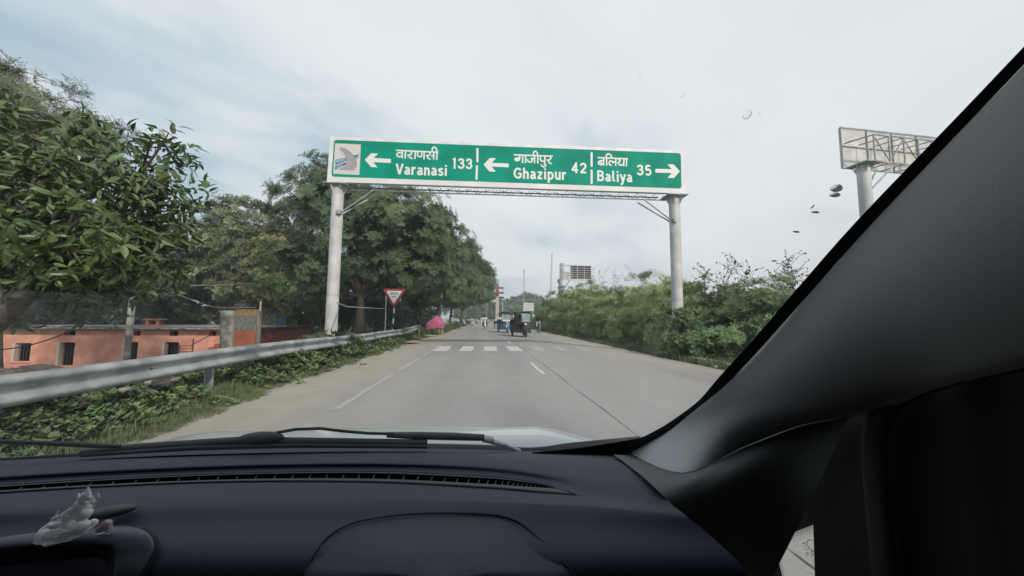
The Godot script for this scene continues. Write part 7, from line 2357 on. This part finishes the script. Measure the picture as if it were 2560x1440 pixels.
		abox(s, e[1], e[2], 0.005)
		fin(s, e[0], M.lining, car)

	# rain drops on the outside of the windscreen
	var drops = [[Vector3(0.3018, 1.5386, -0.376), 0.0052, 0.0040, 0.0, "largest dark rain drop high on the windscreen, right of the sign"], [Vector3(0.3158, 1.5397, -0.3749), 0.0014, 0.0013, 0.0, "tiny rain drop just right of the largest dark drop"], [Vector3(0.1644, 1.5606, -0.3536), 0.0018, 0.0018, 0.0, "small rain drop highest on the windscreen"], [Vector3(0.218, 1.5495, -0.365), 0.0022, 0.002, 0.3, "small rain drop between the highest drop and the largest dark one"],
		[Vector3(0.4725, 1.4796, -0.4363), 0.0105, 0.0042, 0.22, "long upper rain drop of the pair beside the pillar"], [Vector3(0.477, 1.4728, -0.4432), 0.009, 0.0028, 0.1, "thin lower rain drop of the pair beside the pillar"], [Vector3(0.4559, 1.46, -0.4563), 0.0024, 0.0026, 0.0, "small round rain drop under the pair beside the pillar"], [Vector3(0.4656, 1.4541, -0.4623), 0.0075, 0.0015, 0.1, "thin streak of rain just under the small round drop"],
		[Vector3(0.4566, 1.4313, -0.4855), 0.0065, 0.0013, 0.15, "thin streak of rain midway down toward the bushes"], [Vector3(0.4525, 1.394, -0.5235), 0.0046, 0.0013, 0.0, "lowest small streak of rain above the bushes"], [Vector3(0.4807, 1.4973, -0.4181), 0.0026, 0.0014, 0.3, "small rain drop on the edge of the billboard's post"]]
	for e in drops:
		s = st()
		ball(s, Vector3.ZERO, Vector3(e[1], minf(e[1], e[2]) * 0.17, e[2] * 1.35), 16, 10)
		var o = fin(s, "rain_drop", M.water, self)
		o.transform = Transform3D(Basis(Vector3.RIGHT, Vector3(0, 0.714, -0.70).normalized(), Vector3(0, 0.70, 0.714).normalized()) * Basis(Vector3.UP, e[3]), e[0])
		tag(o, e[4], "rain drop", "rain drops on the windscreen")

	# clear crystal figurine on the air vent
	var f = thing("figurine", "clear crystal figurine of a seated elephant-headed figure on a rocky crystal base", "figurine", Vector3(-0.6301, 0.95, -0.6445))
	var g = func(x: float, y: float, z: float) -> Vector3: return Vector3((x / 5.12 - 185.0) * 0.00064, (173.0 - y / 5.12) * 0.00061, z * 0.001)
	var P = []
	for e in [[1045, 225, 0, 1040, 300, 0, 2.0, 5.5], [1030, 315, 0, 1015, 370, 0, 7.0, 8.2], [985, 400, 5, 955, 455, 9, 5.0, 3.2], [955, 455, 9, 915, 520, 11, 3.2, 2.4], [915, 520, 11, 870, 545, 11, 2.4, 1.8], [1075, 350, 0, 1110, 395, -2, 4.5, 2.5], [960, 350, 0, 925, 300, -2, 3.5, 1.6],
			[1110, 345, -2, 1150, 305, -2, 1.3, 1.3], [1150, 305, -2, 1168, 350, -2, 1.3, 1.3], [1168, 350, -2, 1120, 460, 0, 1.3, 1.8], [985, 460, 0, 920, 600, 2, 9.0, 12.5], [1040, 470, 0, 1085, 520, 4, 4.5, 7.5], [1085, 520, 4, 1060, 570, 5, 9.0, 8.0], [900, 480, 2, 790, 560, 6, 4.5, 3.5], [790, 560, 6, 745, 575, 7, 4.0, 4.0], [750, 570, 7, 785, 480, 7, 2.6, 1.2],
			[930, 640, 6, 1110, 660, 8, 10.0, 8.5], [960, 560, 0, 1000, 640, 2, 10.0, 10.0], [820, 600, 0, 880, 660, 4, 7.0, 8.0], [1060, 440, 0, 1090, 470, 2, 4.0, 6.0], [900, 640, 6, 760, 655, 8, 8.5, 6.0], [1110, 660, 8, 900, 720, 12, 6.0, 4.5]]:
		P.append([g.call(e[0], e[1], e[2]), g.call(e[3], e[4], e[5]), e[6] * 0.00088, e[7] * 0.00088])
	flesh(P, 0.0010, 0.0010, "seated_figure", M.crystal, f)
	P = []
	for e in [[630, 790, 2, 700, 800, 4, 13.0, 12.0], [640, 690, -3, 600, 750, 0, 7.0, 9.0], [720, 760, 6, 880, 740, 6, 11.0, 10.0], [880, 740, 6, 1050, 720, 4, 10.0, 7.0], [1050, 720, 4, 1140, 670, 0, 9.0, 8.0], [900, 800, 2, 1060, 760, 2, 10.0, 8.0], [580, 830, 6, 720, 850, 8, 6.0, 6.0], [760, 770, 12, 860, 770, 12, 5.0, 4.0], [720, 860, 10, 960, 810, 8, 5.0, 4.0]]:
		P.append([g.call(e[0], e[1], e[2]), g.call(e[3], e[4], e[5]), e[6] * 0.0008, e[7] * 0.0008])
	flesh(P, 0.0013, 0.0016, "base", M.crystal, f)
	P = []
	for e in [[1220, 760, -4, 1280, 700, -4, 8.0, 7.0], [1280, 700, -4, 1310, 790, -4, 6.0, 5.0]]:
		P.append([g.call(e[0], e[1], e[2]), g.call(e[3], e[4], e[5]), e[6] * 0.0009, e[7] * 0.0009])
	flesh(P, 0.0013, 0.001, "rose_stone", M.crystal_rose, f)

# ---------------------------------------------------------------- sky
func sky_picture() -> ImageTexture:
	var w = 1024
	var h = 512
	var im = Image.create(w, h, false, Image.FORMAT_RGBF)
	var a = FastNoiseLite.new()
	a.seed = 12
	a.fractal_octaves = 6
	a.fractal_gain = 0.52
	a.frequency = 0.42
	a.domain_warp_enabled = true
	a.domain_warp_amplitude = 0.7
	a.domain_warp_frequency = 0.6
	var b = FastNoiseLite.new()
	b.seed = 31
	b.fractal_octaves = 4
	b.frequency = 0.16
	for y in h:
		var el = (0.5 - (y + 0.5) / h) * PI
		for x in w:
			var az = wrapf((x + 0.5) / w * TAU, -PI, PI)   # 0 is straight ahead (-z), to the right is positive
			var up = sin(el)
			if up < 0.0:
				im.set_pixel(x, y, Color(0.30, 0.30, 0.29))
				continue
			var d = Vector2(sin(az), -cos(az)) * cos(el) / (up + 0.12)
			var st_ = Vector2(d.x * 0.72 - d.y * 0.70, (d.x * 0.70 + d.y * 0.72) * 2.0)   # streaks run obliquely
			var streak = a.get_noise_2d(st_.x * 1.15 + 3.0, st_.y * 0.95)
			var bank = b.get_noise_2d(d.x * 1.5 + 8.0, d.y * 1.5)
			var calm = 1.0 - 0.55 * smooth(-0.1, 0.9, az) if absf(az) < 2.2 else 0.45
			var veil = 0.62 + 0.60 * sin(az + 0.30) * cos(el)   # the cloud thickens towards the sun's side
			var cover = clampf(veil + (1.15 * streak + 0.75 * bank) * calm, 0.0, 1.0)
			cover = cover * cover * (3.0 - 2.0 * cover)
			var haze = exp(-up * 7.5)
			var blue = Color(0.33, 0.46, 0.56).lerp(Color(0.45, 0.53, 0.58), haze)
			var white = Color(0.70, 0.735, 0.76) * (1.0 + 0.12 * streak)
			var c = blue.lerp(white, cover * 0.93)
			c = c.lerp(Color(0.60, 0.635, 0.65), haze * 0.85)
			im.set_pixel(x, y, c)
	return ImageTexture.create_from_image(im)

func _ready() -> void:
	rng.seed = 7
	# camera
	var cam = Camera3D.new()
	cam.name = "camera"
	cam.fov = 77.320
	cam.near = 0.02
	cam.far = 3000.0
	cam.position = Vector3(0, 1.3, 0)
	cam.rotation = Vector3(0.086, -0.0789, 0.00785)
	add_child(cam)
	# sky, air and exposure
	var env = Environment.new()
	env.background_mode = Environment.BG_SKY
	var sky = Sky.new()
	var pano = PanoramaSkyMaterial.new()
	pano.panorama = sky_picture()
	pano.energy_multiplier = 1.0
	sky.sky_material = pano
	env.sky = sky
	env.tonemap_mode = Environment.TONE_MAPPER_LINEAR
	env.tonemap_exposure = 1.25
	env.fog_enabled = true
	env.fog_density = 0.0015
	env.fog_light_color = Color(0.86, 0.90, 0.93)
	env.sdfgi_enabled = true
	env.ssao_enabled = true
	env.ssil_enabled = true
	var we = WorldEnvironment.new()
	we.name = "environment"
	we.environment = env
	add_child(we)
	# the sun, veiled, behind the car on the right
	var sun = DirectionalLight3D.new()
	sun.name = "sun"
	sun.light_energy = 0.85
	sun.light_angular_distance = 4.0
	sun.light_color = Color(1.0, 0.955, 0.89)
	sun.shadow_enabled = true
	add_child(sun)
	sun.look_at_from_position(Vector3.ZERO, Vector3(-0.62, -1.0, -1.2))

	make_materials()
	M.leaves = leafy(Color.WHITE, Color(0.30, 0.36, 0.14))
	M.road = grain(lin(0.90, 0.90, 0.90), lin(1.0, 1.0, 1.0), 0.88, 0.9, 70, 0.05, true)
	M.road.vertex_color_use_as_albedo = true
	M.soil = grain(lin(0.10, 0.095, 0.06), lin(0.21, 0.18, 0.13), 0.95, 0.13, 71, 0.02, true)
	make_setting()
	make_buildings()
	make_trees()
	make_gantry()
	make_rail()
	make_street()
	make_far()
	make_traffic()
	make_car()
